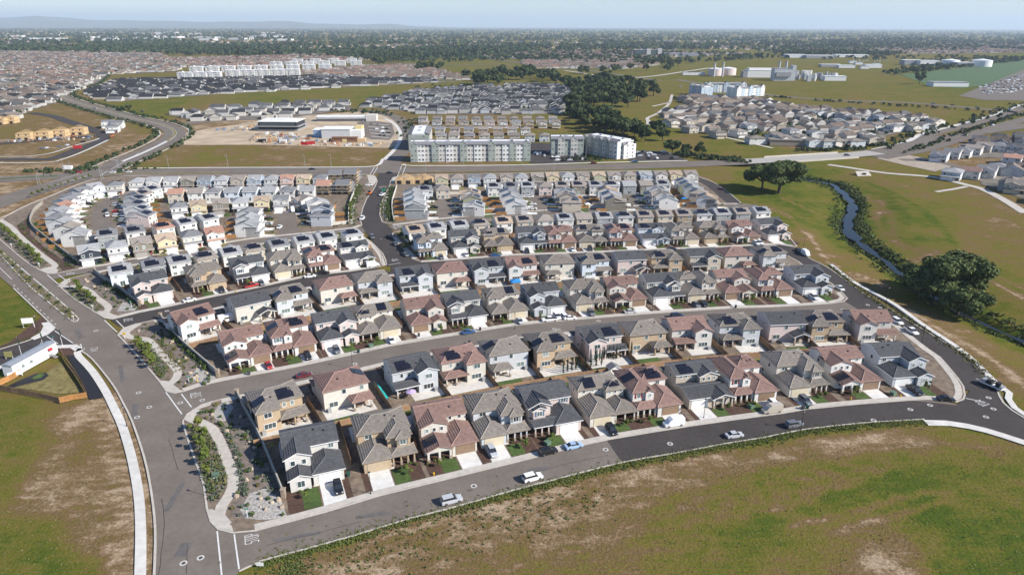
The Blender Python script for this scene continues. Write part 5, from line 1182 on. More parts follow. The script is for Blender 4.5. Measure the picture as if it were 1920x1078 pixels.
for bi, (k, v) in enumerate(BEDS.items()):
    cnt = [0, 0, 0, 0]
    for x, y in sorted(scatter(v, (58, 44, 26, 34)[bi], 100 + bi), key=lambda p: p[1]):
        i = sr.choice([0, 0, 1, 2, 3]); cnt[i] += 1; n_ = cnt[i]
        put_shrub(i, x, y, sr.uniform(.8, 1.6), f"{words[i]} shrub, {ORDX(n_)} from the near end of the {k}", f"shrubs in the {k}")
for h in FT:
    a, b_, gy, ra, rb = h['dw']; s = 1 if a + b_ < 0 else -1
    for q in range(3):
        i = sr.choice([0, 0, 1, 3]); x, y = loc(h, s * (1.5 + 1.65*q + sr.uniform(0, 1.3)), gy - sr.uniform(-.2, 1.3))
        w = ('left', 'middle', 'right')[q if s > 0 else 2 - q] + f" porch shrub of the {ORD[h['i']]} house {ROWS[h['row']][2]}"
        put_shrub(i, x, y, sr.uniform(.7, 1.3), w, 'shrubs before the porches')
# low ground cover in the strips, hedges and lush banks: nobody could count it
def cover(name, pts, size, m, label, h=.35, per=3, z=.12, seed=1, zf=None):
    rng = np.random.default_rng(seed); P = np.repeat(np.array(pts), per, 0); n = len(P)
    P = P + rng.normal(0, size*1.3, (n, 2)); zz = np.full(n, z) if zf is None else np.array([zf(*p) for p in P])
    C = np.concatenate([P, (zz + rng.uniform(.1, 1, n)*h)[:, None]], 1); N = rng.normal(0, .6, (n, 3)); N[:, 2] = abs(N[:, 2]) + .3
    V, Fq = leaf_quads(C, N, size, rng); o = link(name, np_mesh(name, V, Fq, [m]), kind='stuff'); o['label'] = label; return o
for bi, (k, v) in enumerate(STRIPS.items()):
    for j, m in enumerate((green_leaf, olive_leaf, grey_leaf)): cover('ground_cover', scatter(v, (130, 90, 60, 110)[bi], 200 + bi*5 + j), .2, m, f"low plants covering the {k}", .5, 5, seed=bi*3 + j)
def along(px, n, w, seed, z=0): 
    L = smooth_line(GL(px, z), 1.0); rng = np.random.default_rng(seed); i = rng.integers(0, len(L), n); return [(L[j][0] + rng.normal(0, w), L[j][1] + rng.normal(0, w)) for j in i]
cover('ground_cover', along([(462,800),(478,840),(500,890),(512,925)], 60, .5, 1) + along([(424,800),(444,850),(458,900),(460,930)], 90, .35, 2), .22, grey_leaf, 'low grey green plants along the nearest path', .5, 6, seed=31)
cover('hedge', along([(320,622),(345,650),(372,676),(392,694)], 120, .45, 3), .24, green_leaf, 'dark green hedge plants along the second garden wall', 1.2, 8, seed=32)
cover('hedge', along([(196,530),(215,543),(252,570)], 90, .45, 4) + along([(70,420),(88,448),(122,476),(148,496)], 160, .5, 5), .28, green_leaf, 'hedge plants along the garden walls left of the crescent', 1.0, 7, seed=33)
cover('ground_cover', along([(300,640),(320,664),(345,695)], 130, 1.2, 6), .18, olive_leaf, 'low olive plants in the second corner bed', .4, 5, seed=34)
cover('ground_cover', along([(0,470),(60,530),(110,572),(142,598)], 330, .9, 7), .22, olive_leaf, 'low plants in the avenue median', .5, 4, seed=35)
cover('ground_cover', along([(680,350),(668,372),(658,396),(656,424)], 260, 2.0, 8) + along([(738,352),(731,372),(728,396),(735,416)], 240, 1.5, 9), .35, green_leaf, 'planting beside the central street', .9, 4, seed=36)
weed_leaf = leafmat('weed_leaves', [(.055, .075, .02), (.085, .11, .03), (.12, .135, .04), (.15, .15, .055)])
cover('weeds', along([(1560,500),(1628,553),(1690,591),(1765,637),(1831,682),(1870,728)], 520, .8, 10), .2, olive_leaf, 'weeds between curb and walk at the right', .35, 5, 0, seed=37)
cover('weeds', along([(493,1053),(570,1033),(668,1006),(764,977),(836,959),(882,946),(960,925),(1063,898),(1171,871),(1275,853),(1360,837),(1440,824),(1507,811),(1620,798),(1735,791)], 2600, 1.0, 11), .11, weed_leaf, 'lush weeds along the curb of the nearest street', .34, 7, -.15, seed=38)
cover('weeds', along([(520,1064),(640,1040),(800,1005),(960,962),(1100,935)], 420, 4.5, 12) + along([(560,1062),(540,1072)], 160, 1.5, 13), .14, weed_leaf, 'tufts of weeds in the nearest field', .3, 7, -.15, seed=39)
fieldp = scatter([(500,1078),(1000,960),(1300,880),(1720,826),(1918,850),(1918,1076)], 2600, 77) + scatter([(2,760),(120,790),(180,900),(190,1076),(2,1076)], 800, 78)
cover('grass_tufts', fieldp, .085, leafmat('field_grass', [(.10, .115, .04), (.15, .14, .055), (.24, .19, .10), (.13, .13, .045)]), 'grass tufts scattered over the open fields', .2, 3, -.18, seed=40)
bank = []
for w, n, sd in ((2.7, 800, 18), (-2.6, 800, 19), (4.6, 1700, 14), (-4.4, 1100, 15), (8.0, 900, 16), (-8.0, 200, 17)):
    L = offset(CREEK, w); rng = np.random.default_rng(sd); i = rng.integers(0, len(L), n)
    keep = np.sin(i*.13 + w) + np.sin(i*.37 + w) > (-.1 if w < 0 else -.5)
    bank += [(L[j][0] + rng.normal(0, 1.4), L[j][1] + rng.normal(0, 1.4)) for j, kq in zip(i, keep) if kq or rng.uniform() < .12]
cover('creek_bank_plants', bank, .34, leafmat('bank_leaves', [(.035, .055, .018), (.065, .088, .026), (.10, .12, .038), (.13, .14, .055)]), 'reeds and bushes crowding both creek banks', .9, 7, 0, 41, land_z)
# boulders
rocks = []
for s in range(3):
    rg = np.random.default_rng(60+s); b = MB(); rings = []
    for z, q in ((-.15, .75), (.1, 1.0), (.35, .85), (.55, .45)): rings.append([(q*.5*cos(2*pi*i/7)*rg.uniform(.8, 1.2), q*.42*sin(2*pi*i/7)*rg.uniform(.8, 1.2), z*rg.uniform(.8, 1.2)) for i in range(7)])
    b.loft(rings); rocks.append(b.mesh('boulder', [mat('boulder_stone', (.45, .36, .27), .9, .2, 2.5, rand=.25, bump=.4)]))
for bi, k in enumerate(('nearest corner bed', 'second corner bed', 'third corner bed')):
    for n_, (x, y) in enumerate(sorted(scatter(BEDS[k], (20, 12, 8)[bi], 300 + bi), key=lambda p: p[1])): link('boulder', rocks[sr.randrange(3)], None, (x, y, .1), sr.uniform(0, 6), None, f"sandy boulder, {ORD[n_]} from the near end of the {k}", 'boulder', f"boulders in the {k}", sr.uniform(.5, 1.5))
# ------------------------------------------------------------------ cars
CARC = {'white': (.72, .72, .71), 'black': (.012, .012, .014), 'silver': (.42, .43, .45), 'grey': (.13, .135, .145), 'blue': (.03, .09, .22), 'lightblue': (.30, .42, .58), 'red': (.36, .025, .025), 'darkred': (.12, .02, .03), 'beige': (.45, .40, .33), 'navy': (.02, .03, .07), 'teal': (.10, .22, .26), 'green': (.03, .28, .16), 'orange': (.62, .16, .03)}
CARN = {'lightblue': 'light blue', 'darkred': 'dark red'}
lamp_red = mat('tail_light_red', (.3, .01, .01), .3, 0); lamp_w = mat('headlight_glass', (.7, .7, .7), .15, 0)
def car_prof(kind):
    # stations along x (rear to front): x, half width, bottom, shoulder height ; then greenhouse: x, half width, height
    if kind == 'sedan': return 4.7, 1.8, [(-2.35,.72,.42,.86),(-2.2,.86,.28,.95),(-1.4,.9,.22,.96),(.9,.9,.22,.92),(1.7,.88,.25,.82),(2.25,.8,.28,.70),(2.35,.68,.4,.6)], [(-1.75,.78,.95),(-.95,.64,1.40),(.35,.64,1.42),(1.25,.78,.93)], 1.38
    if kind == 'suv': return 4.8, 1.9, [(-2.4,.8,.5,1.05),(-2.3,.92,.34,1.12),(-1.4,.95,.3,1.12),(.9,.95,.3,1.08),(1.7,.93,.32,1.0),(2.3,.86,.36,.88),(2.4,.74,.5,.7)], [(-2.32,.84,1.1),(-1.95,.72,1.72),(.3,.72,1.74),(1.15,.84,1.07)], 1.45
    if kind == 'pickup': return 5.7, 1.98, [(-2.85,.9,.5,1.05),(-2.8,.98,.42,1.1),(-.9,.98,.36,1.1),(1.4,.98,.36,1.12),(2.1,.97,.38,1.08),(2.75,.92,.42,.98),(2.85,.8,.55,.8)], [(-.85,.88,1.1),(-.6,.76,1.82),(.75,.76,1.84),(1.5,.88,1.1)], 1.8
    return 5.6, 2.0, [(-2.8,.94,.4,2.1),(-2.75,1.0,.34,2.45),(.8,1.0,.34,2.45),(1.5,1.0,.34,2.0),(2.1,.96,.36,1.25),(2.7,.86,.4,1.05),(2.8,.72,.5,.8)], [(.82,.93,1.3),(1.0,.9,2.2),(1.45,.88,2.0),(2.12,.92,1.22)], 1.75
CARM = {}
def car_meshes(kind, col):
    if (kind, col) in CARM: return CARM[(kind, col)]
    paintm = mat('car_paint_' + col, CARC[col], .28, .0, spec=.6)
    L, W, st, gh, ax = car_prof(kind); b = MB()
    b.loft([[(x, -w, z0), (x, -w*1.0, (z0+z1)*.55), (x, -w*.93, z1), (x, w*.93, z1), (x, w*1.0, (z0+z1)*.55), (x, w, z0)] for x, w, z0, z1 in st])
    if kind == 'pickup': b.box(-2.75, -.95, -.8, .8, 1.09, 1.105, 1)
    g = MB(); g.loft([[(x, -w, .9 if i in (0, 3) and kind != 'van' else 1.0), (x, -w, z), (x, w, z), (x, w, .9 if i in (0, 3) and kind != 'van' else 1.0)] for i, (x, w, z) in enumerate(gh)])
    r = MB(); (x0, w0, z0), (x1, w1, z1) = gh[1], gh[2]; 
    if kind != 'van': r.box(x0 - .05, x1 + .05, -w0 - .015, w0 + .015, min(z0, z1) - .05, max(z0, z1) + .03)
    else: r.box(-2.6, .7, -.9, .9, 2.44, 2.5)
    t = MB(); rr = .33 if kind == 'sedan' else .37
    t.loft([[(q*rr*cos(2*pi*i/12), y, rr*sin(2*pi*i/12)) for i in range(12)] for q, y in ((.9, -.12), (1, -.1), (1, .1), (.9, .12))])
    ri = MB(); ri.loft([[(q*rr*cos(2*pi*i/8), y, q*rr*sin(2*pi*i/8)) for i in range(8)] for q, y in ((.62, -.13), (.62, .13))])
    hl = MB(); hl.box(-.06, .06, -.17, .17, -.07, .07)
    CARM[(kind, col)] = dict(body=b.mesh('body', [paintm, dark_metal_and_shade]), windows=g.mesh('windows', [carglass]), roof_panel=r.mesh('roof_panel', [paintm]), wheel=CARM.get('w' + kind) or t.mesh('wheel', [tyre_m]), rim=ri.mesh('rim', [rim_m]), head=hl.mesh('headlight', [lamp_w]), tail=hl.mesh('tail_light', [lamp_red]), ax=ax, r=rr, W=W, L=L)
    return CARM[(kind, col)]
def car(kind, col, px, py, rz, where, z=.05, fine=True, group='cars', name='parked_car', cat='car'):
    M = car_meshes(kind, col); x, y = G(px, py, 0)
    nm = {'sedan': 'sedan', 'suv': 'suv', 'pickup': 'pickup truck', 'van': 'van'}[kind]
    t = thing(name if kind in ('sedan', 'suv') else 'parked_' + ('pickup' if kind == 'pickup' else 'van'), f"{CARN.get(col, col)} {nm} {where}", {'pickup': 'pickup truck', 'van': 'van'}.get(kind, cat), (x, y, z), rz, group)
    link('body', M['body'], t); link('windows', M['windows'], t); link('roof_panel', M['roof_panel'], t)
    for sx in (-1, 1):
        for sy in (-1, 1):
            w = link('wheel', M['wheel'], t, (sx*M['ax'], sy*(M['W']/2 - .12), M['r']))
            if fine: link('rim', M['rim'], w)
    if fine:
        f = M['L']/2
        hz = .9 if kind in ('suv', 'pickup') else .68
        for sy in (-1, 1):
            link('headlight', M['head'], t, (f - .1, sy*(M['W']/2 - .34), hz)); link('tail_light', M['tail'], t, (-f + .06, sy*(M['W']/2 - .3), hz + .1))
    return t
def tang(line, px, py):
    L = smooth_line(GL(line), 4); p = G(px, py); i = min(range(len(L)-1), key=lambda k: hypot(L[k][0]-p[0], L[k][1]-p[1]))
    return atan2(L[i+1][1]-L[i][1], L[i+1][0]-L[i][0])
S1L, S2L, S3L = S1N, S2N, S3NL[:-1] + S3NR
CG = 'cars in the estate'
for kind, col, px, py, line, flip, where in (
    ('suv','silver',848,941,S1L,0,'parked at the field side curb, nearest of all cars'), ('suv','white',1000,899,S1L,0,'parked at the field side curb of the nearest street'), ('sedan','silver',1378,819,S1L,0,'parked by the tall weeds of the nearest street'),
    ('suv','grey',1490,800,S1L,0,'parked farthest right by the field curb'), ('suv','black',1029,850,S1L,0,'parked just behind the light blue sedan'), ('sedan','lightblue',1077,839,S1L,0,'parked in front of the pinkish corner porch house'),
    ('van','white',1264,798,S1L,1,'parked in front of the red shuttered house, nearest row'), ('van','beige',1448,773,S1L,1,'with dark roof windows, parked in the nearest row'), ('sedan','black',1775,751,S1L,0,'parked at the right end of the nearest row'),
    ('sedan','darkred',572,706,S2L,0,'parked behind the tan corner house'), ('sedan','blue',880,625,S2L,0,'parked on the second street'), ('pickup','white',1032,602,S2L,1,'parked on the second street beside a white sedan'),
    ('sedan','white',1070,599,S2L,0,'parked in front of the white pickup'), ('sedan','silver',1183,587,S2L,0,'parked alone on the second street'), ('suv','navy',1271,595,S2L,0,'parked behind the off white red roofed house'),
    ('sedan','white',358,565,S3L,0,'parked behind the leftmost red roofed house'), ('sedan','white',583,520,S3L,0,'parked on the left part of the third street'), ('suv','black',609,514,S3L,0,'parked on the third street behind a white sedan'),
    ('van','white',701,500,S3L,0,'parked at the third street corner'), ('sedan','navy',1261,469,S3L,0,'parked on the right part of the third street'), ('sedan','blue',931,481,S3L,0,'parked on the third street, right part'),
    ('pickup','red',474,538,S3L,0,'parked on the third street'), ('van','white',1512,479,E3,0,'parked at the bend of the right lane'), ('sedan','black',1499,472,E3,0,'parked at the bend, behind the white van'), ('sedan','white',1577,543,E3,0,'parked beside the last house of the third row'),
    ('suv','white',1684,606,E3,0,'parked beside the last house of the second row'), ('pickup','white',1710,624,E3,0,'parked at the garden fence of the second row')):
    car(kind, col, px, py, tang(line, px, py) + (pi if flip else 0), where, group=CG)
def dcar(kind, col, row, i, off=0.0, back=3.4, flip=0, where=''):
    h = by(row)[i]; a, b_, gy, ra, rb = h['dw']; x, y = loc(h, (a+b_)/2 + off, gy - back)
    M = car(kind, col, 960, 900, h['rz'] + (pi/2 if flip else -pi/2), where or f"on the driveway of the {ORD[i]} house {ROWS[row][2]}", .14, group=CG); M.location = (x, y, .14)
for a in (('suv','black','r1',0,1.2), ('suv','silver','r1',3,-1.4,2.6), ('suv','black','r1',5,1.0), ('suv','white','r1',8,.4), ('suv','grey','r1',9,-.3), ('pickup','black','r1',11,1.3,3.3), ('sedan','red','r3',0,1.0), ('suv','black','r3',1,-.6), ('suv','grey','r3',2,.6), ('sedan','white','r3',3,-.8),
          ('sedan','silver','r3',6,-.7), ('suv','white','r3',7,-1.2), ('suv','white','r3',7,1.2,3.4,1), ('suv','grey','r3',8,1.3), ('sedan','grey','r3',11,-1.4), ('pickup','black','r3',11,1.4), ('pickup','white','r3',14,-.6),
          ('suv','black','r5a',1,.5), ('suv','grey','r5a',2,-.8), ('suv','grey','r5b',0,-.6), ('sedan','white','r5b',1,1.8,2.5), ('suv','black','r5b',3,-.8), ('sedan','white','r5b',4,.6), ('suv','black','r5b',5,.8), ('suv','white','r5b',10,-1.1), ('suv','white','r5b',10,1.2,2.8)):
    kind, col, row, i = a[:4]; off = a[4]; back = a[5] if len(a) > 5 else 3.2; fl = a[6] if len(a) > 6 else 0
    w = f"on the driveway of the {ORD[i]} house {ROWS[row][2]}"
    if (row, i) in (('r3', 7), ('r5b', 10)): w = ('left' if off < 0 else 'right') + ' of two ' + w.replace('the driveway', 'driveway')
    dcar(kind, col, row, i, off, back, fl, w)
for kind, col, px, py, a, where in (('suv','grey',700,447,-70,'parked left on the central street'), ('sedan','black',732,446,-62,'parked right on the central street, farthest back'), ('sedan','grey',743,460,-60,'second parked at the right of the central street'), ('sedan','grey',762,480,-58,'parked at the lower right of the central street'), ('suv','white',681,412,-95,'parked below the orange forklift'), ('pickup','white',718,367,-100,'parked behind the green machine'), ('sedan','white',694,349,10,'parked at the corner with the main road'),
    ('pickup','red',149,324.5,2,'crossing the big intersection'), ('sedan','white',213,325,178,'waiting first at the main road median'), ('sedan','white',243,324,178,'waiting second at the main road median'), ('sedan','black',732,325.5,2,'crossing the far intersection'), ('sedan','black',587,318.5,3,'driving left part of the main road'), ('suv','darkred',1115,307.5,2,'driving past the apartments'), ('sedan','blue',1192,304.5,2,'driving right of the apartments'), ('sedan','darkred',1355,357,-40,'parked on the east lane'),
    ('sedan','white',176,493,14,'left on the driveway of the navy house'), ('suv','black',194,490,14,'right on the driveway of the navy house'),
    ('suv','grey',222,374,20,'topmost parked inside the crescent'), ('suv','silver',221,386.5,8,'second parked inside the crescent'), ('sedan','red',221,398.5,4,'bright in the middle of the crescent'), ('suv','white',223,407,0,'fourth parked inside the crescent'), ('suv','silver',234,416,-4,'lowest parked inside the crescent'), ('sedan','black',200,397,-70,'upper one in the crescent roadway'), ('suv','white',204,406,-62,'lower one in the crescent roadway'), ('sedan','black',169,384,4,'on a driveway of the left crescent'),
    ('van','white',551,397,-70,'at the head of the left court'), ('suv','black',505,397,0,'first parked on the left court'), ('suv','black',527,391.5,-90,'parked at the top of the left court'), ('sedan','black',516,392,-90,'second parked at the top of the left court'), ('sedan','black',507,412,0,'left side of the left court, lower'), ('sedan','silver',505,422,0,'left side of the left court, lowest'), ('sedan','white',526,428,-90,'in the mouth of the left court'), ('sedan','black',572,398,0,'right side of the left court'), ('sedan','black',575,411,0,'right side of the left court, middle'), ('suv','black',580,420,0,'right side of the left court, lowest'),
    ('suv','black',815,375.5,0,'left side of the first court'), ('suv','black',816,391,0,'left side of the first court, lower'), ('suv','silver',856,375,0,'right side of the first court, top'), ('sedan','blue',855,387,0,'right side of the first court, middle'), ('suv','grey',860,396,0,'right side of the first court, lowest'),
    ('suv','white',995,371,0,'left side of the second court, top'), ('sedan','white',1000,384.5,0,'left side of the second court, middle'), ('sedan','white',1001,393,0,'left side of the second court, lowest'), ('suv','grey',1036,377,0,'right side of the second court'), ('sedan','silver',1198,367,0,'right side of the third court, top'), ('suv','white',1210,377.5,0,'right side of the third court, middle'), ('suv','black',1205,383,0,'right side of the third court, lowest'),
    ('suv','black',113,0,0,'')):
    if not where: continue
    z = .07 if py < 330 else .14; car(kind, col, px, py, R(a), where, z, False, CG if py > 330 else 'cars on the far roads', 'parked_car' if py > 330 else 'car')

# ------------------------------------------------------------------ lamps, signals, signs
lens = mat('lamp_lens', (.7, .7, .66), .3, 0)
lp = MB(); lp.cyl(0, 0, 0, .5, .16, 8, 0, .12); lp.cyl(0, 0, .5, 5.3, .075, 8, 0, .055); lpm = lp.mesh('pole', [dark_metal_and_shade])
lh = MB(); lh.cyl(0, 0, 5.3, 5.45, .1, 8, 0, .2); lh.cyl(0, 0, 5.75, 5.95, .32, 8, 0, .08); lhm = lh.mesh('lamp_head', [dark_metal_and_shade]); le = MB(); le.cyl(0, 0, 5.45, 5.75, .17, 8, 0, .26); lem = le.mesh('lamp_glass', [lens])
for px, py, w in ((410,935,'in the nearest curb strip'), (697,926,'between the first two nearest row driveways'), (1321,784,'before the low gabled house, nearest row'), (279,671,'in the second curb strip'), (74,621,'on the mulch bed beside the white board'), (240,799,'on the bare verge left of the avenue'), (663,691,'behind the large red roofed house'), (1730,643,'beside the right lane, near the creek'), (1664,566,'right of the lane bend'), (1225,583,'before the third row, right part'), (967,617,'behind the second row, middle'), (1508,466,'at the top right corner of the estate'), (718,499,'at the third street corner'), (717,470,'at the left walk of the central street'), (133,538,'in the third curb strip'), (212,386,'inside the crescent'), (1022,408,'at the second court mouth'), (1212,396,'at the third court mouth'), (1503,808,'before the field at the right')):
    x, y = G(px, py); t = thing('street_lamp', f"black street lamp standing {w}", 'street lamp', (x, y, .1), 0, 'black street lamps'); link('pole', lpm, t); link('lamp_head', lhm, t); link('lamp_glass', lem, t)
tp = MB(); tp.cyl(0, 0, 0, 9.5, .14, 8, 0, .09); tp.tube([(0, 0, 9.2), (1.5, 0, 9.7), (3.2, 0, 9.8)], [.06, .05, .05], 6); tpm = tp.mesh('pole', [grey_metal]); tl = MB(); tl.box(2.9, 3.7, -.15, .15, 9.72, 9.86); tlm = tl.mesh('lamp_head', [grey_metal])
TALL = [(193,340,80,'right of the big intersection'),(78,346,10,'left of the big intersection'),(123,322,-80,'above the big intersection'),(226,318,-90,'at the field corner of the big intersection'),(122,266,0,'on the far avenue bend'),(319,318,-90,'along the field, left'),(430,316,-90,'along the field, middle'),(574,315,-90,'along the field, right'),(623,314,-90,'at the field end near the far intersection'),(980,310,-90,'before the apartments'),(1040,327,90,'behind the right row'),(800,326,90,'at the construction corner'),(870,309,-90,'before the long apartment block'),(1655,200,-90,'by the far road at the right'),(1492,185,-90,'by the far road, left end'),(1732,265,180,'at the right highway junction'),(1845,255,180,'right of the right highway junction'),(1866,206,-90,'at the far highway junction'),(1700,242,0,'above the right highway junction'),(1100,297,-90,'at the apartment car park'),(1246,262,90,'beside the green creek bank')]
for px, py, a, w in TALL:
    x, y = G(px, py); t = thing('road_lamp', f"tall grey road lamp {w}", 'street lamp', (x, y, .05), R(a), 'tall grey road lamps'); link('pole', tpm, t); link('lamp_head', tlm, t)
# traffic signals
sp = MB(); sp.cyl(0, 0, 0, 6.2, .16, 8, 0, .11); sp.tube([(0, 0, 6.0), (4, 0, 6.4), (9, 0, 6.5)], [.11, .08, .06], 6); spm = sp.mesh('mast', [grey_metal]); sh_ = MB(); sh_.box(-.18, .18, -.16, .16, -.55, .55); shm = sh_.mesh('signal_head', [dark_metal_and_shade])
for px, py, a, w in ((196,336,170,'right of the big intersection'),(74,347,10,'left of the big intersection'),(134,318,-60,'above the big intersection'),(223,316,-120,'beside the field, big intersection')):
    x, y = G(px, py); t = thing('traffic_signal', f"grey traffic signal mast {w}", 'traffic signal', (x, y, .1), R(a), 'traffic signal masts'); link('mast', spm, t)
    for q in (4.5, 8.6): link('signal_head', shm, t, (q, 0, 6.2))
# compound left: white trailer, fences, sealed drive, boards, flags
x0, y0 = G(112, 662); x1, y1 = G(30, 708); ang = atan2(y1-y0, x1-x0); Lt = hypot(x1-x0, y1-y0)
t = thing('site_trailer', 'long white sales trailer with grey roof and red awning', 'trailer', ((x0+x1)/2, (y0+y1)/2, .25), ang + pi)
b = MB(); b.box(-Lt/2, Lt/2, 0, 3.4, .35, 3.6); link('body', b.mesh('body', [white]), t)
b = MB(); b.add([(-Lt/2-.15, -.2, 3.6), (Lt/2+.15, -.2, 3.6), (Lt/2+.15, 1.7, 4.0), (-Lt/2-.15, 1.7, 4.0), (Lt/2+.15, 3.6, 3.6), (-Lt/2-.15, 3.6, 3.6)], [(0,1,2,3),(3,2,4,5),(0,3,5),(1,4,2)]); link('roof', b.mesh('roof', [grey_metal]), t)
b = MB(); b.box(-Lt/2, Lt/2, .02, 3.38, 0, .35); link('skirt', b.mesh('skirt', [white]), t)
b = MB(); b.add([(0,0,0),(1.5,0,0),(1.5,-.9,-.5),(0,-.9,-.5)], [(0,1,2,3)]); b.add([(0,0,-.03),(1.5,0,-.03),(1.5,-.9,-.53),(0,-.9,-.53)], [(3,2,1,0)]); link('awning', b.mesh('awning', [mat('awning_red', (.42, .03, .04), .7, .05, 1)]), t, (Lt/2-3.6, 0, 2.9))
b = MB(); 
for k in range(5): b.box(0, 1.2, -2.2 + .4*k, -1.8 + .4*k, .2*k, .2*k + .06)
b.box(0, 1.2, -.2, 0, .9, .96); b.box(0, .05, -2.2, 0, 1.0, 1.05); b.box(1.15, 1.2, -2.2, 0, 1.0, 1.05); link('steps', b.mesh('steps', [grey_metal]), t, (Lt/2-3.6, 0, 0))
for q in (-Lt*.28, -Lt*.1): 
    b = MB(); b.box(-.5, .5, -.06, 0, 1.4, 2.3); link('window', b.mesh('window', [glass]), t, (q, -.01, 0))
patch('sealed_drive', GL([(127,667),(141,666),(150,672),(165,690),(180,715),(195,745),(170,749),(160,722),(145,695)]), .04, asph_black)
patch('sealed_drive', GL([(12,726),(40,712),(70,700),(88,698),(94,703),(84,712),(50,720),(25,727)]), .045, asph_black); patch('lawn', GL([(62,708),(76,700),(86,701),(80,708),(66,711)]), .05, lawn_m)
patch('mulch_bed', GL([(110,655),(125,648),(140,651),(144,658),(142,666),(122,667)]), .05, mulch); patch('mulch_bed', GL([(-10,690),(80,655),(108,651),(60,672),(10,692),(-10,700)]), .05, mulch)
patch('lawn', GL([(118,676),(128,700),(150,728),(163,735),(112,738),(45,728),(20,726),(60,716),(88,700)]), .0, lawn_dry)
fence([G(118,664), G(128,682), G(142,700), G(158,726), G(166,744)], 'tall brown wooden fence beside the black sealed drive', wood_f)
fence([G(166,746), G(140,750), G(115,756)], 'new orange wooden fence closing the compound in front', wood_o)
fence([G(115,756), G(85,748), G(50,741), G(0,731), G(-25,726)], 'brown wooden fence along the grass below the trailer', wood_f)
fence([G(0,724), G(22,714), G(42,702)], 'new orange wooden fence left of the white trailer', wood_o)
def board(px, py, w, h, z, rz, m, label, name='sign_board', posts=True):
    x, y = G(px, py); t = thing(name, label, 'sign', (x, y, .05), rz); b = MB(); b.box(-w/2, w/2, -.06, .06, z, z+h); link('panel', b.mesh('panel', [m]), t)
    for q in ((-w/2+.15, w/2-.15) if posts else (0,)):
        b = MB(); b.box(q-.08, q+.08, .06, .2, 0, z+h); link('post', b.mesh('post', [white]), t)
    return t
board(57, 614, 3.6, 1.9, 1.6, R(12), white, 'blank white sign board on two posts beside the avenue'); board(20, 672, 2.2, 1.9, .5, R(10), mat('sign_olive', (.25, .23, .09), .7, .1, 1), 'olive green sign board beside the west street')
board(32, 707, 3.6, 1.2, .6, R(35), white, 'low white banner beside the orange fence', posts=True)
def flag(px, py, label):
    x, y = G(px, py); t = thing('flag_pole', label, 'flag', (x, y, .1)); b = MB(); b.cyl(0, 0, 0, 6.2, .07, 6, 0, .04); link('pole', b.mesh('pole', [white]), t); b = MB(); b.loft([[(.05+w, d, z), (.05, d+.1, z), (.05, d-.1, z)] for w, d, z in ((.1, 0, 3.4), (.35, .05, 4.2), (.4, -.05, 5.2), (.15, 0, 6.1))]); link('banner', b.mesh('banner', [mat('banner_green', (.03, .05, .03), .8, .1, 1)]), t)
flag(43,666,'left white flag pole with furled dark banner'); flag(85,655,'middle white flag pole with furled dark banner'); flag(120,649,'right white flag pole with furled dark banner')
def post_sign(px, py, h, plate, m, label, pm=white, rz=0):
    x, y = G(px, py); t = thing('sign_post', label, 'sign', (x, y, .12), rz); b = MB(); b.box(-.05, .05, -.05, .05, 0, h); link('post', b.mesh('post', [pm]), t); b = MB(); b.box(-plate[0]/2, plate[0]/2, -.08, -.05, h - plate[1], h); link('plate', b.mesh('plate', [m]), t)
gsign = mat('sign_green', (.01, .22, .16), .5, .05, 1); ysign = mat('sign_yellow', (.75, .40, .02), .5, .05, 1); rsign = mat('sign_red', (.45, .02, .02), .5, .05, 1)
for px, py, h, pl, m, lab in ((237,637,2.6,(.9,.9),ysign,'yellow warning sign at the third street corner'), (104,645,2.9,(1.3,.35),gsign,'green street name sign before the white trailer'), (466,970,2.4,(1.0,.3),gsign,'teal street name sign in the gravel corner bed'), (357,719,2.4,(1.0,.3),gsign,'teal street name sign at the second street corner'), (249,576,2.4,(.9,.3),gsign,'teal street name sign at the third street corner'), (177,581,1.9,(1.0,.5),white,'white sign at the end of the third curb strip'), (141,601,1.9,(.9,.5),white,'white sign at the tip of the median'), (269,648,1.8,(.7,.9),gsign,'green utility sign in the second curb strip'), (156,655,1.8,(.5,.5),white,'white sign post at the path corner'), (1,425,2.2,(1.0,1.0),ysign,'orange sign at the left edge of the crescent path'), (77,502,2.2,(.8,.8),white,'white sign at the foot of the crescent strip'), (25,465,2.2,(.8,.8),white,'white sign in the crescent strip'), (490,1062,1.0,(1.4,.8),white,'white barricade sign at the field corner')): post_sign(px, py, h, pl, m, lab)
# small street things: hydrants, bins, utility boxes
hb = MB(); hb.cyl(0, 0, 0, .62, .14, 8); hb.cyl(0, 0, .62, .8, .17, 8, 0, .05); hb.box(-.24, .24, -.07, .07, .38, .5); hyd = hb.mesh('fire_hydrant', [mat('hydrant_yellow', (.72, .42, .02), .5, .05, 2)])
for px, py, w in ((815,891,'on the bark bed before the first red house'), (1597,750,'on the bark bed near the nearest row end'), (372,716,'beside the gravel of the second corner bed'), (1153,585,'before the third row, middle'), (445,548,'in front of the left fifth row'), (1690,745,'beside the last driveway of the nearest row')): link('fire_hydrant', hyd, None, (*G(px, py), .12), 0, None, f"yellow fire hydrant {w}", 'hydrant', 'yellow fire hydrants')
bb = MB(); bb.loft([[(-q, -q, z), (q, -q, z), (q, q, z), (-q, q, z)] for q, z in ((.28, 0), (.36, 1.0))]); bb.box(-.4, .4, -.4, .4, 1.0, 1.08); bins = {k: bb.mesh('wheelie_bin', [mat('bin_' + k, c, .6, .05, 2)]) for k, c in (('grey', (.05, .052, .055)), ('green', (.02, .07, .05)))}
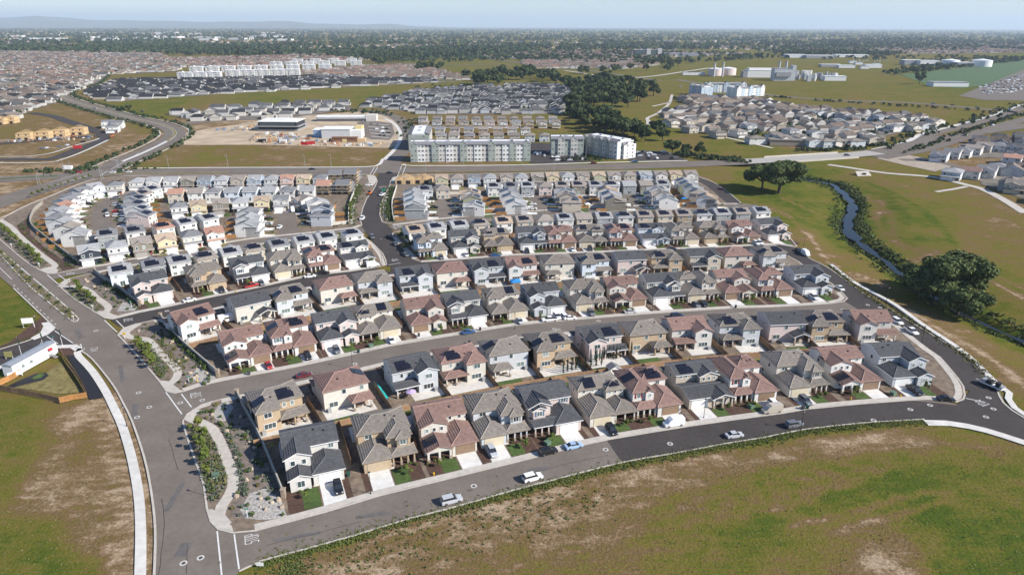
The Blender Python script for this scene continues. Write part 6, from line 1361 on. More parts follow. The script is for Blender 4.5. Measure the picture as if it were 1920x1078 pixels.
for px, py, k, w in ((1507,768,'grey','on the curb, left one of two, nearest row'), (1515,767,'green','on the curb, right one of two, nearest row'), (787,631,'grey','on the curb before the brown hipped house'), (902,620,'grey','on the curb behind the blue sedan'), (674,662,'green','on the second street curb, left part'), (882,645,'grey','on the far curb behind the second row'), (1381,578,'grey','on the curb at the right of the third row'), (655,893,'green','beside the white garage of the nearest left house'), (469,703,'grey','on the curb at the left of the second street')): link('wheelie_bin', bins[k], None, (*G(px, py), .14), rnd.uniform(0, 3), None, f"{k} wheeled bin {w}", 'bin', 'wheeled bins')
ub = MB(); ub.box(-.7, .7, -.6, .6, 0, 1.0); ub.box(-.75, .75, -.65, .65, 1.0, 1.08); ubm = ub.mesh('utility_box', [mat('utility_green', (.10, .16, .11), .6, .06, 2)])
for px, py, w in ((1028,834,'on the bark bed, nearest row middle'), (1410,765,'beside the white red roofed house'), (697,651,'before the brown hipped house, third row'), (1676,741,'beside the last but one driveway'), (407,895,'in the nearest curb strip'), (1000,592,'before the light grey third row house')): link('utility_box', ubm, None, (*G(px, py), .1), rnd.uniform(0, 1), None, f"green utility box {w}", 'utility box', 'green utility boxes')
# tow trailer at the right corner: flatbed with machinery
x, y = G(1862, 727); t = thing('equipment_trailer', 'white trailer loaded with black machinery at the right corner', 'trailer', (x, y, .05), R(118))
b = MB(); b.box(-3, 3, -1.1, 1.1, .7, .9); b.box(3, 4.6, -.08, .08, .6, .75); link('bed', b.mesh('bed', [white]), t)
b = MB(); b.cyl(-1.4, 0, .9, 2.3, .75, 10); b.box(.1, 1.5, -.7, .7, .9, 2.0); b.tube([(-2.6, .3, 1.2), (-1, .6, 2.6), (1.6, .4, 2.2)], [.12, .12, .1], 6); link('machinery', b.mesh('machinery', [dark_metal_and_shade]), t)
b = MB(); b.box(1.6, 2.8, -.9, .9, .9, 1.9); b.box(-2.9, -2.2, -.9, .9, .9, 1.6); link('tank', b.mesh('tank', [grey_metal]), t)
for sx in (-1.2, -.2):
    for sy in (-1.15, 1.15): 
        b = MB(); b.loft([[(sx + .38*cos(2*pi*i/10), sy + q, .38 + .38*sin(2*pi*i/10)) for i in range(10)] for q in (-.12, .12)]); link('wheel', b.mesh('wheel', [tyre_m]), t)
# back garden things
x, y = G(427, 604); t = thing('camper_trailer', 'white camper trailer in the leftmost garden of the fourth row', 'trailer', (x, y, .15), R(35)); b = MB(); b.loft([[(-2.6, -1.1, z), (2.6*q, -1.1, z), (2.6*q, 1.1, z), (-2.6, 1.1, z)] for q, z in ((.95, .5), (1, .8), (1, 2.4), (.9, 2.75))]); link('body', b.mesh('body', [white]), t)
for q in (-.4, .5):
    for sy in (-1.05, 1.05): 
        b = MB(); b.loft([[(q + .34*cos(2*pi*i/10), sy + w, .34 + .34*sin(2*pi*i/10)) for i in range(10)] for w in (-.1, .1)]); link('wheel', b.mesh('wheel', [tyre_m]), t)
b = MB(); b.box(-.8, .8, -1.12, -1.08, 1.5, 2.1); link('window', b.mesh('window', [carglass]), t)
x, y = G(1153, 706); t = thing('garden_shed', 'small white garden shed with grey roof behind the cream hipped house', 'shed', (x, y + 2, .1), R(20)); b = MB(); b.box(-1.6, 1.6, -1.3, 1.3, 0, 2.2); b.add([(-1.6, -1.3, 2.2), (1.6, -1.3, 2.2), (0, -1.3, 3.0), (-1.6, 1.3, 2.2), (1.6, 1.3, 2.2), (0, 1.3, 3.0)], [(0,1,2),(5,4,3)]); link('wall', b.mesh('wall', [white]), t); b = MB(); roof(b, -1.6, 1.6, -1.3, 1.3, 2.1, 'y', 'gg', .5, .2, False); link('roof', b.mesh('roof', [roofm('slate'), trimw, roofm('slate')]), t)
x, y = G(770, 745); t = thing('garden_umbrella', 'lilac garden umbrella under the patio of the light grey house', 'umbrella', (x + .5, y - .6, .15)); b = MB(); b.cyl(0, 0, 2.1, 2.65, 1.5, 8, 0, .05); link('canopy', b.mesh('canopy', [mat('lilac_cloth', (.42, .33, .50), .8, .06, 2)]), t); b = MB(); b.cyl(0, 0, 0, 2.3, .04, 6); link('pole', b.mesh('pole', [grey_metal]), t)
b = MB(); rg = np.random.default_rng(4); q = [(G(703, 724)), (G(712, 726)), (G(733, 756)), (G(724, 754))]
nn = 7; vs = [(q[0][0]*(1-u)*(1-v) + q[1][0]*u*(1-v) + q[2][0]*u*v + q[3][0]*(1-u)*v, q[0][1]*(1-u)*(1-v) + q[1][1]*u*(1-v) + q[2][1]*u*v + q[3][1]*(1-u)*v, .9 + .25*rg.uniform(-1, 1) + (.5 if 0 < i < nn-1 else 0)) for j, v in enumerate(np.linspace(0, 1, nn)) for i, u in enumerate(np.linspace(0, 1, nn))]
b.add(vs, [(j*nn+i, j*nn+i+1, (j+1)*nn+i+1, (j+1)*nn+i) for j in range(nn-1) for i in range(nn-1)]); link('tarpaulin', b.mesh('tarpaulin', [mat('teal_cloth', (.02, .42, .40), .7, .1, 2)], True), label='teal tarpaulin stretched beside the large red roofed house', cat='tarpaulin')
def canopy(px, py, m, label, s=1.5, name='canopy_tent'):
    x, y = G(px, py); t = thing(name, label, 'canopy', (x, y, .12), R(10)); b = MB(); b.add([(-s,-s,2.3),(s,-s,2.3),(s,s,2.3),(-s,s,2.3),(0,0,3.0),(-s,-s,2.1),(s,-s,2.1),(s,s,2.1),(-s,s,2.1)], [(0,1,4),(1,2,4),(2,3,4),(3,0,4),(5,6,1,0),(6,7,2,1),(7,8,3,2),(8,5,0,3)]); link('roof', b.mesh('roof', [m]), t)
    for sx in (-1, 1):
        for sy in (-1, 1): 
            b = MB(); b.box(sx*s*.95-.03, sx*s*.95+.03, sy*s*.95-.03, sy*s*.95+.03, 0, 2.25); link('leg', b.mesh('leg', [grey_metal]), t)
bluec = mat('blue_cloth', (.03, .22, .55), .7, .05, 2)
canopy(968, 537, bluec, 'bright blue canopy behind the light grey third row house', 2.0); canopy(1283, 379, bluec, 'blue canopy beside the last east lane house', 1.6); canopy(1103, 390, white, 'white canopy in a second court garden', 1.5)
tab = mat('patio_furniture', (.17, .11, .07), .7, .1, 2); cus = mat('cushion', (.42, .34, .28), .9, .1, 2)
ng = 0
for row in ('r2', 'r4'):
    for h in by(row):
        k = get_plan(h['code']); x, y = loc(h, -2.2 * k.k * (1 if h['code'][0] in 'WV' else 1), 4.6 if h['code'][0] in 'WV' else 5.2)
        t = thing('patio_table', f"dark patio table under the garden roof of the {ORD[h['i']]} house {ROWS[row][2]}", 'table', (x, y, .15), h['rz'], 'patio tables'); b = MB(); b.box(-.8, .8, -.5, .5, .68, .74); link('tabletop', b.mesh('tabletop', [tab]), t)
        for sx in (-.7, .7):
            for sy in (-.4, .4): 
                b = MB(); b.box(sx-.04, sx+.04, sy-.04, sy+.04, 0, .68); link('leg', b.mesh('leg', [tab]), t)
        if row == 'r2':
            x, y = loc(h, -4.4 * k.k, 4.4); t = thing('garden_sofa', f"cushioned sofa on the patio of the {ORD[h['i']]} house {ROWS[row][2]}", 'sofa', (x, y, .15), h['rz'] + pi, 'garden sofas'); b = MB(); b.box(-.9, .9, -.4, .4, .1, .42); link('seat', b.mesh('seat', [cus]), t); b = MB(); b.box(-.9, .9, .25, .45, .42, .85); link('backrest', b.mesh('backrest', [cus]), t)
# ------------------------------------------------------------------ roads and ground beyond the estate
def far(name, px, w, z, m=asph, step=10): return strip(name, GL(px), w, z, m, step=step)
AVN = [(185,325),(232,303),(275,285),(315,265),(330,252),(322,241),(290,230),(250,222),(200,208),(150,194),(122,184),(117,177),(133,168),(165,160),(182,150),(190,142),(188,136)]
far('avenue', AVN, 19, .05); far('median', AVN[1:], 3, .12, conc_w); far('median', AVN[3:], 2.5, .13, lawn_dry)
strip('sidewalk', GL(AVN), 2, .10, conc, off=13, step=8); strip('sidewalk', GL(AVN), 2, .10, conc, off=-13, step=8)
far('street', [(731,322),(738,300),(758,280),(768,262),(768,245),(755,228),(735,217),(700,210),(640,206),(520,212),(440,222),(340,234)], 15, .06)
strip('sidewalk', GL([(722,300),(742,280),(752,262),(751,246),(740,232),(724,223)]), 3.5, .1, conc_w, step=6)
far('street', [(-60,306),(0,300),(60,299),(93,299),(117,293),(150,280),(184,268),(196,261),(190,255),(100,262),(0,270),(-60,274)], 11, .055, asph_new); far('street', [(205,257),(167,240),(130,228),(100,218),(60,212)], 11, .058, asph_new)
for px in ([(0,294),(60,293),(100,287),(140,274),(178,264),(188,260)], [(0,306),(90,305),(120,299),(160,284),(205,263)], [(0,264),(100,257),(170,252)]): far('kerb', px, 2, .10, conc_w, 6)
far('highway', [(1690,276),(1745,252),(1800,239),(1860,222),(1920,203),(2050,165),(2200,140)], 15, .10); far('highway', [(1650,296),(1730,281),(1795,262),(1850,245),(1920,225),(2050,190)], 15, .11)
far('sidewalk', [(1640,281),(1700,267),(1735,250),(1800,234),(1870,214),(1920,195)], 5, .12, conc_w)
far('highway', [(1270,150),(1380,166),(1440,178),(1560,188),(1700,193),(1850,205),(1930,214)], 15, .10); far('highway', [(1060,133),(1180,146),(1290,134),(1330,128)], 10, .1, conc)
far('highway', [(880,104),(1000,122),(1100,132),(1240,152)], 14, .09); far('highway', [(480,110),(700,118),(960,124)], 14, .08)
far('trail', [(1262,178),(1256,195),(1236,212),(1215,224),(1250,237),(1300,244),(1380,262),(1450,278)], 4, .06, conc, 6); far('trail', [(1225,200),(1260,192)], 3, .06, conc_w)
far('trail', [(1555,309),(1590,314),(1665,325),(1750,332),(1815,347),(1845,355),(1885,375),(1925,400)], 5.5, .05, conc, 6); far('trail', [(1757,360),(1790,355),(1815,350)], 3, .06, conc)
far('street', [(1690,300),(1760,303),(1830,325),(1870,350),(1920,345)], 9, .06, asph); patch('building_pad', GL([(1645,297),(1700,290),(1770,303),(1790,312),(1755,322),(1690,308)]), .03, mat('graded_earth', (.33, .27, .21), .95, .15, .2, world_pos=True))
patch('car_park', GL([(672,229),(700,226),(736,232),(742,250),(732,263),(700,262),(672,254)]), .05, asph); patch('car_park', GL([(995,306),(998,268),(1040,270),(1095,290),(1112,302),(1040,308)]), .05, asph_new); patch('car_park', GL([(1185,283),(1250,284),(1290,300),(1180,302)]), .05, asph_new)
for k in range(5): far('kerb_island', [(690 + k*2, 232 + k*6), (735 - abs(k-2)*2, 235 + k*6)], 2.0, .12, conc_w)
dirt = mat('graded_dirt', (.42, .33, .225), .95, .18, .06, world_pos=True, big=.1)
patch('construction_site', GL([(335,272),(345,250),(420,238),(470,230),(560,218),(700,208),(745,222),(764,245),(758,262),(735,278),(640,276),(500,272)]), .02, dirt)
far('lane', [(1218,238),(1216,224)], 4, .05, conc)
# the bridge over the creek
bx0, by0 = G(1452, 301); bx1, by1 = G(1592, 292); ba = atan2(by1-by0, bx1-bx0); bl = hypot(bx1-bx0, by1-by0)
t = thing('road_bridge', 'flat concrete road bridge crossing the creek', 'bridge', ((bx0+bx1)/2, (by0+by1)/2, 0), ba)
b = MB(); b.box(-bl/2, bl/2, -11.5, 11.5, -.9, .28); link('deck', b.mesh('deck', [conc]), t)
for s in (-11.5, 11.3):
    b = MB(); b.box(-bl/2, bl/2, s, s + .2, .28, 1.3); link('parapet', b.mesh('parapet', [conc]), t)
strip('bridge_roadway', GL([(1395,303.8),(1480,299),(1560,294.5),(1645,286.5)]), 18.4, .31, mat('bridge_concrete', (.34, .315, .28), .9, .08, .5, world_pos=True), step=8)
for q in np.linspace(-bl*.3, bl*.3, 4):
    for s in (-9, -3, 3, 9):
        b = MB(); b.cyl(q, s, -5, -.9, .5, 8); link('pier', b.mesh('pier', [conc]), t)
x, y = G(1625, 330); t = thing('concrete_culvert', 'dark triangular concrete culvert mouth in the grass beyond the creek', 'culvert', (x, y, land_z(x, y))); b = MB(); b.loft([[(-5, 0, -.5), (5, 0, -.5), (4.6, 6, 2.2), (-4.6, 6, 2.2)], [(-5, 1, -.5), (5, 1, -.5), (4.6, 7, 2.2), (-4.6, 7, 2.2)]]); link('headwall', b.mesh('headwall', [conc]), t); b = MB(); b.box(-1.4, 1.4, 2.2, 2.6, .2, 1.8); link('mouth', b.mesh('mouth', [dark_metal_and_shade]), t)  # mouth is a solid dark block, shade of the hole put into its colour

# ------------------------------------------------------------------ buildings beyond
sage_w = mat('sage_siding', (.29, .32, .28), .85, .06, .6); beige_w = mat('beige_siding', (.53, .50, .46), .85, .06, .6); white_w = mat('white_siding', (.68, .67, .65), .85, .04, .6); flat_roof = mat('white_flat_roof', (.70, .70, .71), .7, .06, .3)
slate_r = roofm('slate'); char_r = roofm('charcoal')
def block_building(name, label, x, y, rz, L, D, H, storeys, bays, wallmats, roofmat, cat='apartment block', gables=(), pitched=True, win_w=1.5, sides='fb', group=None, one_windows=True, gable_mat=None, z=.05):
    """long block; bays alternate in colour and stand proud of one another, windows storey by storey, gabled bays on the front"""
    t = thing(name, label, cat, (x, y, z), rz, group); bw = L / bays
    for i in range(bays):
        m = wallmats[i % len(wallmats)]; pr = .9 if i in gables else .5*(i % 2); b = MB()
        b.box(-L/2 + i*bw, -L/2 + (i+1)*bw, -D/2 - pr, D/2 + pr*.6, 0, H)
        if i in gables: b.add([(-L/2+i*bw, -D/2-pr, H), (-L/2+(i+1)*bw, -D/2-pr, H), (-L/2+(i+.5)*bw, -D/2-pr, H+bw*.42)], [(0,1,2)])
        link('wall_bay', b.mesh('wall_bay', [gable_mat if (gable_mat and i in gables) else m]), t)
        if i in gables:
            b = MB(); roof(b, -L/2+i*bw, -L/2+(i+1)*bw, -D/2-pr, -D/2+6, H-.1, 'y', 'gg', .8, .3, False); link('gable_roof', b.mesh('gable_roof', [roofmat, trimw, roofmat]), t)
    b = MB()
    if pitched:
        for y0, s in ((-D/2-.9, 1), (D/2+.9, -1)):
            b.add([(-L/2-.4, y0, H), (L/2+.4, y0, H), (L/2+.4, y0+s*4.2, H+1.7), (-L/2-.4, y0+s*4.2, H+1.7), (-L/2-.4, y0, H-.3), (L/2+.4, y0, H-.3)], [(0,1,2,3),(4,5,1,0)])
        link('roof', b.mesh('roof', [roofmat]), t); b = MB(); b.box(-L/2, L/2, -D/2+3.0, D/2-3.0, H-.1, H+1.2); link('flat_roof', b.mesh('flat_roof', [flat_roof]), t)
        for i in range(2, bays, 3):
            b = MB(); q = -L/2 + (i+.4)*bw; b.box(q-1, q+1, -1, 1, H+1.2, H+2.3); link('roof_unit', b.mesh('roof_unit', [grey_metal]), t)
    else: b.box(-L/2-.2, L/2+.2, -D/2-.7, D/2+.7, H, H+.5); link('roof', b.mesh('roof', [roofmat]), t)
    sh = H / storeys; W = window_parts(win_w, 1.4)[2]; n = 2 if bw > 5 else 1
    for i in range(bays):
        pr = .9 if i in gables else .5*(i % 2)
        for s in range(storeys):
            for q in range(n):
                xx = -L/2 + (i + (q+.5)/n)*bw
                if 'f' in sides: link('window', W, t, (xx, -D/2-pr, s*sh + sh*.55), 0)
                if 'b' in sides: link('window', W, t, (xx, D/2+pr*.6, s*sh + sh*.55), pi)
    for e, a in ((-1, -pi/2), (1, pi/2)):
        pr = 0
        for s in range(storeys):
            for q in (-.25, .25): link('window', W, t, (e*L/2, q*D, s*sh + sh*.55), a)
    return t
ax, ay = G(772, 304.5); bx_, by_ = G(996, 302.5); a = atan2(by_-ay, bx_-ax); L = hypot(bx_-ax, by_-ay)
cx, cy = (ax+bx_)/2 - sin(a)*9, (ay+by_)/2 + cos(a)*9
block_building('apartment_block', 'long four storey apartment block, sage and white, with front gables', cx, cy, a, L, 17, 13.2, 4, 17, (beige_w, white_w), slate_r, gables=(0, 3, 7, 11, 14, 16), gable_mat=sage_w, sides='f')
x, y = G(793, 283); block_building('apartment_wing', 'left rear wing of the long apartment block with white flat roof', x - 4, y + 24, a + pi/2, 46, 17, 13.0, 4, 8, (sage_w, beige_w), slate_r, sides='b')
ax, ay = G(1036, 293); bx_, by_ = G(1094, 291); block_building('apartment_block', 'rear wing of the corner apartment block, behind the car park', (ax+bx_)/2, (ay+by_)/2 + 8, 0.0, hypot(bx_-ax, by_-ay), 16, 13.2, 4, 5, (sage_w, white_w), slate_r, gables=(1, 3), gable_mat=beige_w, sides='f')
ax, ay = G(1096, 287); bx_, by_ = G(1158, 299.5); a = atan2(by_-ay, bx_-ax); block_building('apartment_block', 'corner apartment block with a row of steep gables', (ax+bx_)/2 - sin(a)*9, (ay+by_)/2 + cos(a)*9, a, hypot(bx_-ax, by_-ay), 18, 13.4, 4, 9, (white_w, beige_w), slate_r, gables=(0, 2, 4, 6), gable_mat=sage_w, sides='f')
x, y = G(1172, 298); block_building('apartment_wing', 'sage end wing of the corner apartment block', x, y + 8, a, 15, 12, 11, 4, 2, (sage_w, white_w), slate_r, gables=(1,), sides='f')
far_white = mat('far_white_siding', (.52, .515, .505), .85, .05, .5); bl_w = mat('pale_blue_siding', (.42, .50, .58), .85, .05, .6)
for k, (p0, p1, lab) in enumerate((((1306,178),(1330,182),'left end of the blue and white apartments by the far road'), ((1326,174),(1400,174),'middle of the blue and white apartments by the far road'), ((1376,184),(1428,180),'right end of the blue and white apartments by the far road'))):
    ax, ay = G(*p0); bx_, by_ = G(*p1); a = atan2(by_-ay, bx_-ax); L = hypot(bx_-ax, by_-ay); block_building('apartment_block', lab, (ax+bx_)/2, (ay+by_)/2 + 9, a, L, 18, 13, 4, max(3, int(L/8)), (white_w, bl_w), slate_r, gables=tuple(range(0, max(3, int(L/8)), 3)), sides='f')
k = 0
for py, xs, h in ((150, range(352, 430, 26), 13), (147, range(440, 560, 28), 13), (138, range(372, 640, 30), 13), (130, range(520, 700, 30), 12), (125, range(560, 690, 34), 12)):
    for j, px in enumerate(xs):
        x, y = G(px, py - .02*(px-350)); block_building('apartment_block', f"white four storey apartment block, {ORD[j]} from left in the {ORD[(150, 147, 138, 130, 125).index(py)]} line beyond the meadow", x, y, R(8), 27, 17, h, 4, 4, (far_white,), flat_roof, pitched=False, sides='f', group='white apartments beyond the meadow', win_w=1.3, gables=(1,)); k += 1
blk_w = mat('black_cladding', (.03, .03, .035), .6, .05, .5); blu_w = mat('blue_cladding', (.24, .35, .50), .7, .06, .5); yel_w = mat('yellow_cladding', (.58, .47, .22), .7, .06, .5); gry_w = mat('grey_cladding', (.27, .27, .28), .7, .06, .4); rust_w = mat('rust_cladding', (.20, .10, .06), .8, .1, .4)
def hall(name, label, px, py, rz, L, D, H, wm_, rm, parts=()):
    x, y = G(px, py); t = thing(name, label, 'commercial building', (x, y, .05), rz); b = MB(); b.box(-L/2, L/2, 0, D, 0, H); link('wall', b.mesh('wall', [wm_]), t)
    b = MB(); b.box(-L/2-.5, L/2+.5, -.5, D+.5, H, H+.6); link('roof', b.mesh('roof', [rm]), t)
    for nm, (x0, x1, y0, y1, z0, z1), m in parts:
        b = MB(); b.box(x0, x1, y0, y1, z0, z1); link(nm, b.mesh(nm, [m]), t)
    return t
hall('office_building', 'black two storey office with broad white roof on the dirt site', 523, 246, R(-2), 38, 26, 8.5, blk_w, flat_roof, [('canopy', (-22, 22, -3, 29, 4.2, 4.8), gry_w), ('base', (-20, 20, -1, 27, 0, 1.6), gry_w), ('roof_unit', (-8, 6, 8, 18, 9.1, 10.4), white_w), ('glazing', (-17, 17, -.12, 0, 5.2, 7.6), glass)])
hall('sports_hall', 'pale grey hall with white roof, right of the black office', 632, 260, R(1), 26, 18, 8, mat('pale_cladding', (.50, .50, .51), .7, .06, .4), flat_roof, [('wing', (13.1, 23, 1, 16, 0, 7), white_w), ('tower', (16, 22, 10, 22, 0, 9.5), yel_w), ('side_hall', (-22, -13.1, 6, 20, 0, 6.5), blu_w), ('side_roof', (-22.4, -13.1, 5.6, 20.4, 6.5, 7), flat_roof)])
hall('shop_row', 'long low shop row with pale roof behind the hall', 650, 228, R(3), 62, 12, 4.5, gry_w, flat_roof, [('corner_tower', (22, 33, -1, 13, 0, 6.5), beige_w), ('canopy', (-30, 22, -2, 0, 3.2, 3.7), white_w)])
hall('site_office', 'rust brown site building in front of the grey hall', 648, 267, R(1), 22, 5, 3.6, rust_w, rust_w, [('door_panel', (-2, 2, -.15, 0, .2, 2.8), yel_w), ('annex', (11.1, 18, 1, 5, 0, 2.6), wood_frame)])
hall('glass_offices', 'dark glass office block far behind the woods', 1218, 106, R(-4), 100, 40, 20, blk_w, gry_w, [('tower', (-8, 6, -2, 20, 0, 24), beige_w), ('tower', (30, 44, -2, 20, 0, 25), beige_w), ('low_wing', (55, 170, 5, 40, 0, 11), gry_w), ('glazing', (-48, 48, -.3, 0, 3, 18), glass)])
hall('strip_building', 'white long low hall beside the right car lots', 1785, 163, R(-3), 60, 24, 7, white_w, gry_w); hall('long_barn', 'long brown roofed low building at the right group edge', 1515, 275, R(-9), 62, 12, 4.5, mat('barn_wall', (.30, .24, .19), .85, .06, .6), roofm('brown'))
steel = mat('plant_steel', (.45, .46, .47), .55, .12, .3, metal=.2); tankp = mat('tank_pink', (.60, .51, .47), .6, .04, .3); tankw = mat('tank_white', (.68, .68, .68), .5, .04, .3)
def tank(px, py, r, h, m, label):
    x, y = G(px, py); t = thing('storage_tank', label, 'tank', (x, y, .05)); b = MB(); b.cyl(0, 0, 0, h, r, 24); link('shell', b.mesh('shell', [m], False), t); b = MB(); b.cyl(0, 0, h, h + r*.14, r*1.01, 24, 0, r*.1); link('roof', b.mesh('roof', [tankw]), t)
tank(1342, 142, 15, 14, tankp, 'left pink storage tank at the plant'); tank(1366, 141, 17, 14, tankp, 'right pink storage tank at the plant'); tank(1783, 124, 22, 15, tankw, 'left white storage tank at the far right'); tank(1842, 125, 24, 16, tankw, 'right white storage tank at the far right')
def stack(px, py, r, h, label):
    x, y = G(px, py); t = thing('chimney_stack', label, 'chimney', (x, y, .05)); b = MB(); b.cyl(0, 0, 0, h, r, 14, 0, r*.92); link('shaft', b.mesh('shaft', [steel]), t); b = MB(); b.cyl(0, 0, h - 2, h - 1, r*1.25, 14); link('platform', b.mesh('platform', [gry_w]), t)
stack(1340, 144, 2.2, 27, 'left grey stack before the pink tanks'); stack(1356, 144, 2.2, 28, 'right grey stack before the pink tanks'); stack(1460, 148, 2.3, 33, 'left tall stack of the power plant'); stack(1473, 149, 2.3, 34, 'right tall stack of the power plant')
pr = random.Random(21)
hall('turbine_hall', 'pale turbine hall left of the power plant', 1432, 146, R(-3), 62, 26, 14, white_w, flat_roof, [('coolers', (-28, 28, 4, 20, 14.6, 18), white_w), ('side_block', (-40, -31, 0, 20, 0, 12), gry_w)])
hall('boiler_house', 'tall steel boiler house under the two stacks', 1469, 152, R(-3), 34, 22, 22, steel, gry_w, [('duct', (-14, 14, -3, 0, 8, 16), gry_w), ('frame', (17, 24, 2, 18, 0, 28), steel)])
hall('plant_office', 'white low hall at the right end of the plant', 1568, 152, R(-4), 40, 18, 8, white_w, flat_roof)
pb_names = ['pipe rack', 'pump house', 'switch house', 'filter house', 'valve house', 'steel frame', 'cooler block', 'compressor house']
for k in range(8):
    x, y = G(1492 + 10*k, 148 + pr.uniform(-3, 5)); t = thing('plant_unit', f"{pb_names[k]} of the power plant, {ORD[k]} right of the boiler house", 'plant unit', (x, y, .05), R(-4)); 
    for q in range(5):
        b = MB(); w, d, h = pr.uniform(4, 10), pr.uniform(4, 9), pr.uniform(4, 15); ox, oy = pr.uniform(-9, 9), pr.uniform(-8, 8)
        if q % 2: b.cyl(ox, oy, 0, h, w*.4, 10)
        else: b.box(ox-w/2, ox+w/2, oy-d/2, oy+d/2, 0, h)
        link('vessel' if q % 2 else 'block', b.mesh('vessel' if q % 2 else 'block', [pr.choice([steel, white_w, gry_w, steel])]), t)
for k in range(9):
    px = 1385 + 9*k if k < 4 else 1600 + 11*(k-4); lab = ('left of the pink tanks' if k < 4 else 'right of the power plant')
    x, y = G((1290 + 8*k) if k < 4 else px, 141 if k < 4 else 118 + pr.uniform(0, 12)); t = thing('plant_shed', f"white industrial shed, {ORD[k if k < 4 else k-4]} {lab}", 'shed', (x, y, .05), R(-4), 'white industrial sheds'); b = MB(); b.box(-10, 10, -6, 6, 0, 6); link('wall', b.mesh('wall', [white_w]), t); b = MB(); b.box(-10.3, 10.3, -6.3, 6.3, 6, 6.5); link('roof', b.mesh('roof', [gry_w]), t)
for k, (px, py, L, D, H) in enumerate(((1495,109,60,40,10), (1540,110,90,40,9), (1600,108,110,40,8), (1715,122,50,30,12), (1745,123,50,30,12), (1812,126,40,30,11), (1640,128,40,20,8), (1560,126,50,20,6), (1590,128,40,20,6))): hall('far_hall', f"large pale hall, {ORD[k]} from left in the right industrial belt" if k < 4 else f"grey industrial hall, {ORD[k-4]} of the second line at the far right", px, py, R(-3), L, D, H, gry_w if k % 2 else white_w, flat_roof)

# ------------------------------------------------------------------ houses under construction
def framed(px, py, rz, label, sheathed=True, w=9, d=11, dark=None):
    x, y = G(px, py); t = thing('framed_house', label, 'house', (x, y, .1), rz, 'houses under construction'); m = wood_frame
    b = MB(); b.box(-w/2, w/2, -d/2, d/2, 0, 2.9); link('ground_floor', b.mesh('ground_floor', [m]), t)
    if sheathed: b = MB(); b.box(-w/2, w/2, -d/2+1, d/2, 3.1, 5.8); link('upper_floor', b.mesh('upper_floor', [m]), t)
    for q in (-w*.28, w*.2):
        o = MB(); o.box(q-1.4, q+1.4, -d/2-.05, -d/2+.3, .1, 2.3); link('opening', o.mesh('opening', [dark_metal_and_shade]), t)  # dark panel on a closed wall; interior shade put into its colour
        if sheathed: o = MB(); o.box(q-.6, q+.6, -d/2+.95, -d/2+1.2, 3.9, 5.1); link('opening', o.mesh('opening', [dark_metal_and_shade]), t)  # upper one likewise, a panel coloured as the shade inside
    z = 5.8 if sheathed else 2.9
    if dark: b = MB(); roof(b, -w/2, w/2, -d/2, d/2, z, 'x', 'gg', .4, .4, False); link('roof', b.mesh('roof', [dark, m, dark]), t)
    else:
        for k in range(9):
            yy = -d/2 + .6 + k*(d-1.2)/8; b = MB(); b.tube([(-w/2, yy, z), (0, yy, z+w*.2), (w/2, yy, z)], [.07, .07, .07], 4); b.box(-w/2, w/2, yy-.06, yy+.06, z, z+.12); link('truss', b.mesh('truss', [m]), t)
    for sx in (-1, 1):
        if dark:
            for k in range(3): b = MB(); b.box(sx*(w/2+1)-.7, sx*(w/2+1)+.7, -d/2-1, d/2, 1.9*k+1.8, 1.9*k+1.9); [b.box(sx*(w/2+1)-.05, sx*(w/2+1)+.05, yy-.05, yy+.05, 1.9*k, 1.9*k+1.9) for yy in (-d/2-1, 0, d/2)]; link('scaffold', b.mesh('scaffold', [grey_metal]), t)
    if dark:
        for k in range(3): b = MB(); b.box(-w/2-1.5, w/2+1.5, -d/2-1.5, -d/2-.5, 1.9*k+1.8, 1.9*k+1.9); link('scaffold', b.mesh('scaffold', [grey_metal]), t)
    return t
framed(634,340.5,.0,'house under construction with scaffold, left of two beside the far intersection', dark=slate_r, w=8.5); framed(662,339.5,.0,'house under construction with scaffold, right of two beside the far intersection', dark=slate_r, w=8.5); framed(612,362,.03,'unfinished house with red roof behind scaffold', dark=roofm('clay'), w=8.5); framed(648,361,.03,'unfinished house with grey roof behind scaffold', dark=slate_r, w=8.5)
framed(762,343,0,'open ground floor timber frame, left of two beside the right corner', False, 12, 9); framed(796,342.5,0,'open ground floor timber frame, right of two beside the right corner', False, 12, 9)
for k, px in enumerate((52, 86, 117, 152)): framed(px, (262,259.5,256,252)[k], R(10), f"bare timber framed house, {ORD[k]} of four along the left building lots", w=12, d=11)
framed(5,233,R(8),'bare timber framed house at the left picture edge', w=11); framed(25,231,R(8),'bare timber framed house, second from the left edge', w=11)
# ------------------------------------------------------------------ single houses farther off
def far_house(code, px, py, rz, wall, rf, label, group, s=1.15, z=6):
    x, y = G(px, py, z); t = place_house(code, (x, y), rz, wall, rf, 0, label, group, fine=False); t.scale = (s, s, 1); return t
fw = ['white', 'offwhite', 'beige', 'lightgrey', 'cream', 'tan', 'pinkish']; fr = ['brown', 'slate', 'taupe', 'brown']
nr = random.Random(33)
for ri, (py, xs) in enumerate(((252, (830,853,882,910,937,967,995,1022)), (240.5, (797,827,855,881,908,935,962,987)), (228, (797,821,846,872,897,921,945,970,994,1019,1044)), (220.5, (795,822,847,869,894,917,942,965,990,1014,1038)))):
    for i, px in enumerate(xs):
        w = nr.choice(fw); r_ = nr.choice(fr); far_house('S%d' % nr.randrange(3), px, py, (0 if ri == 2 else pi) + .01, w, r_, f"{WALLN.get(w, w)} house, {ROOFN[r_]} roof, {ORD[i]} from left in {ORD[ri]} row behind the apartments", 'houses behind the apartments', 1.1)
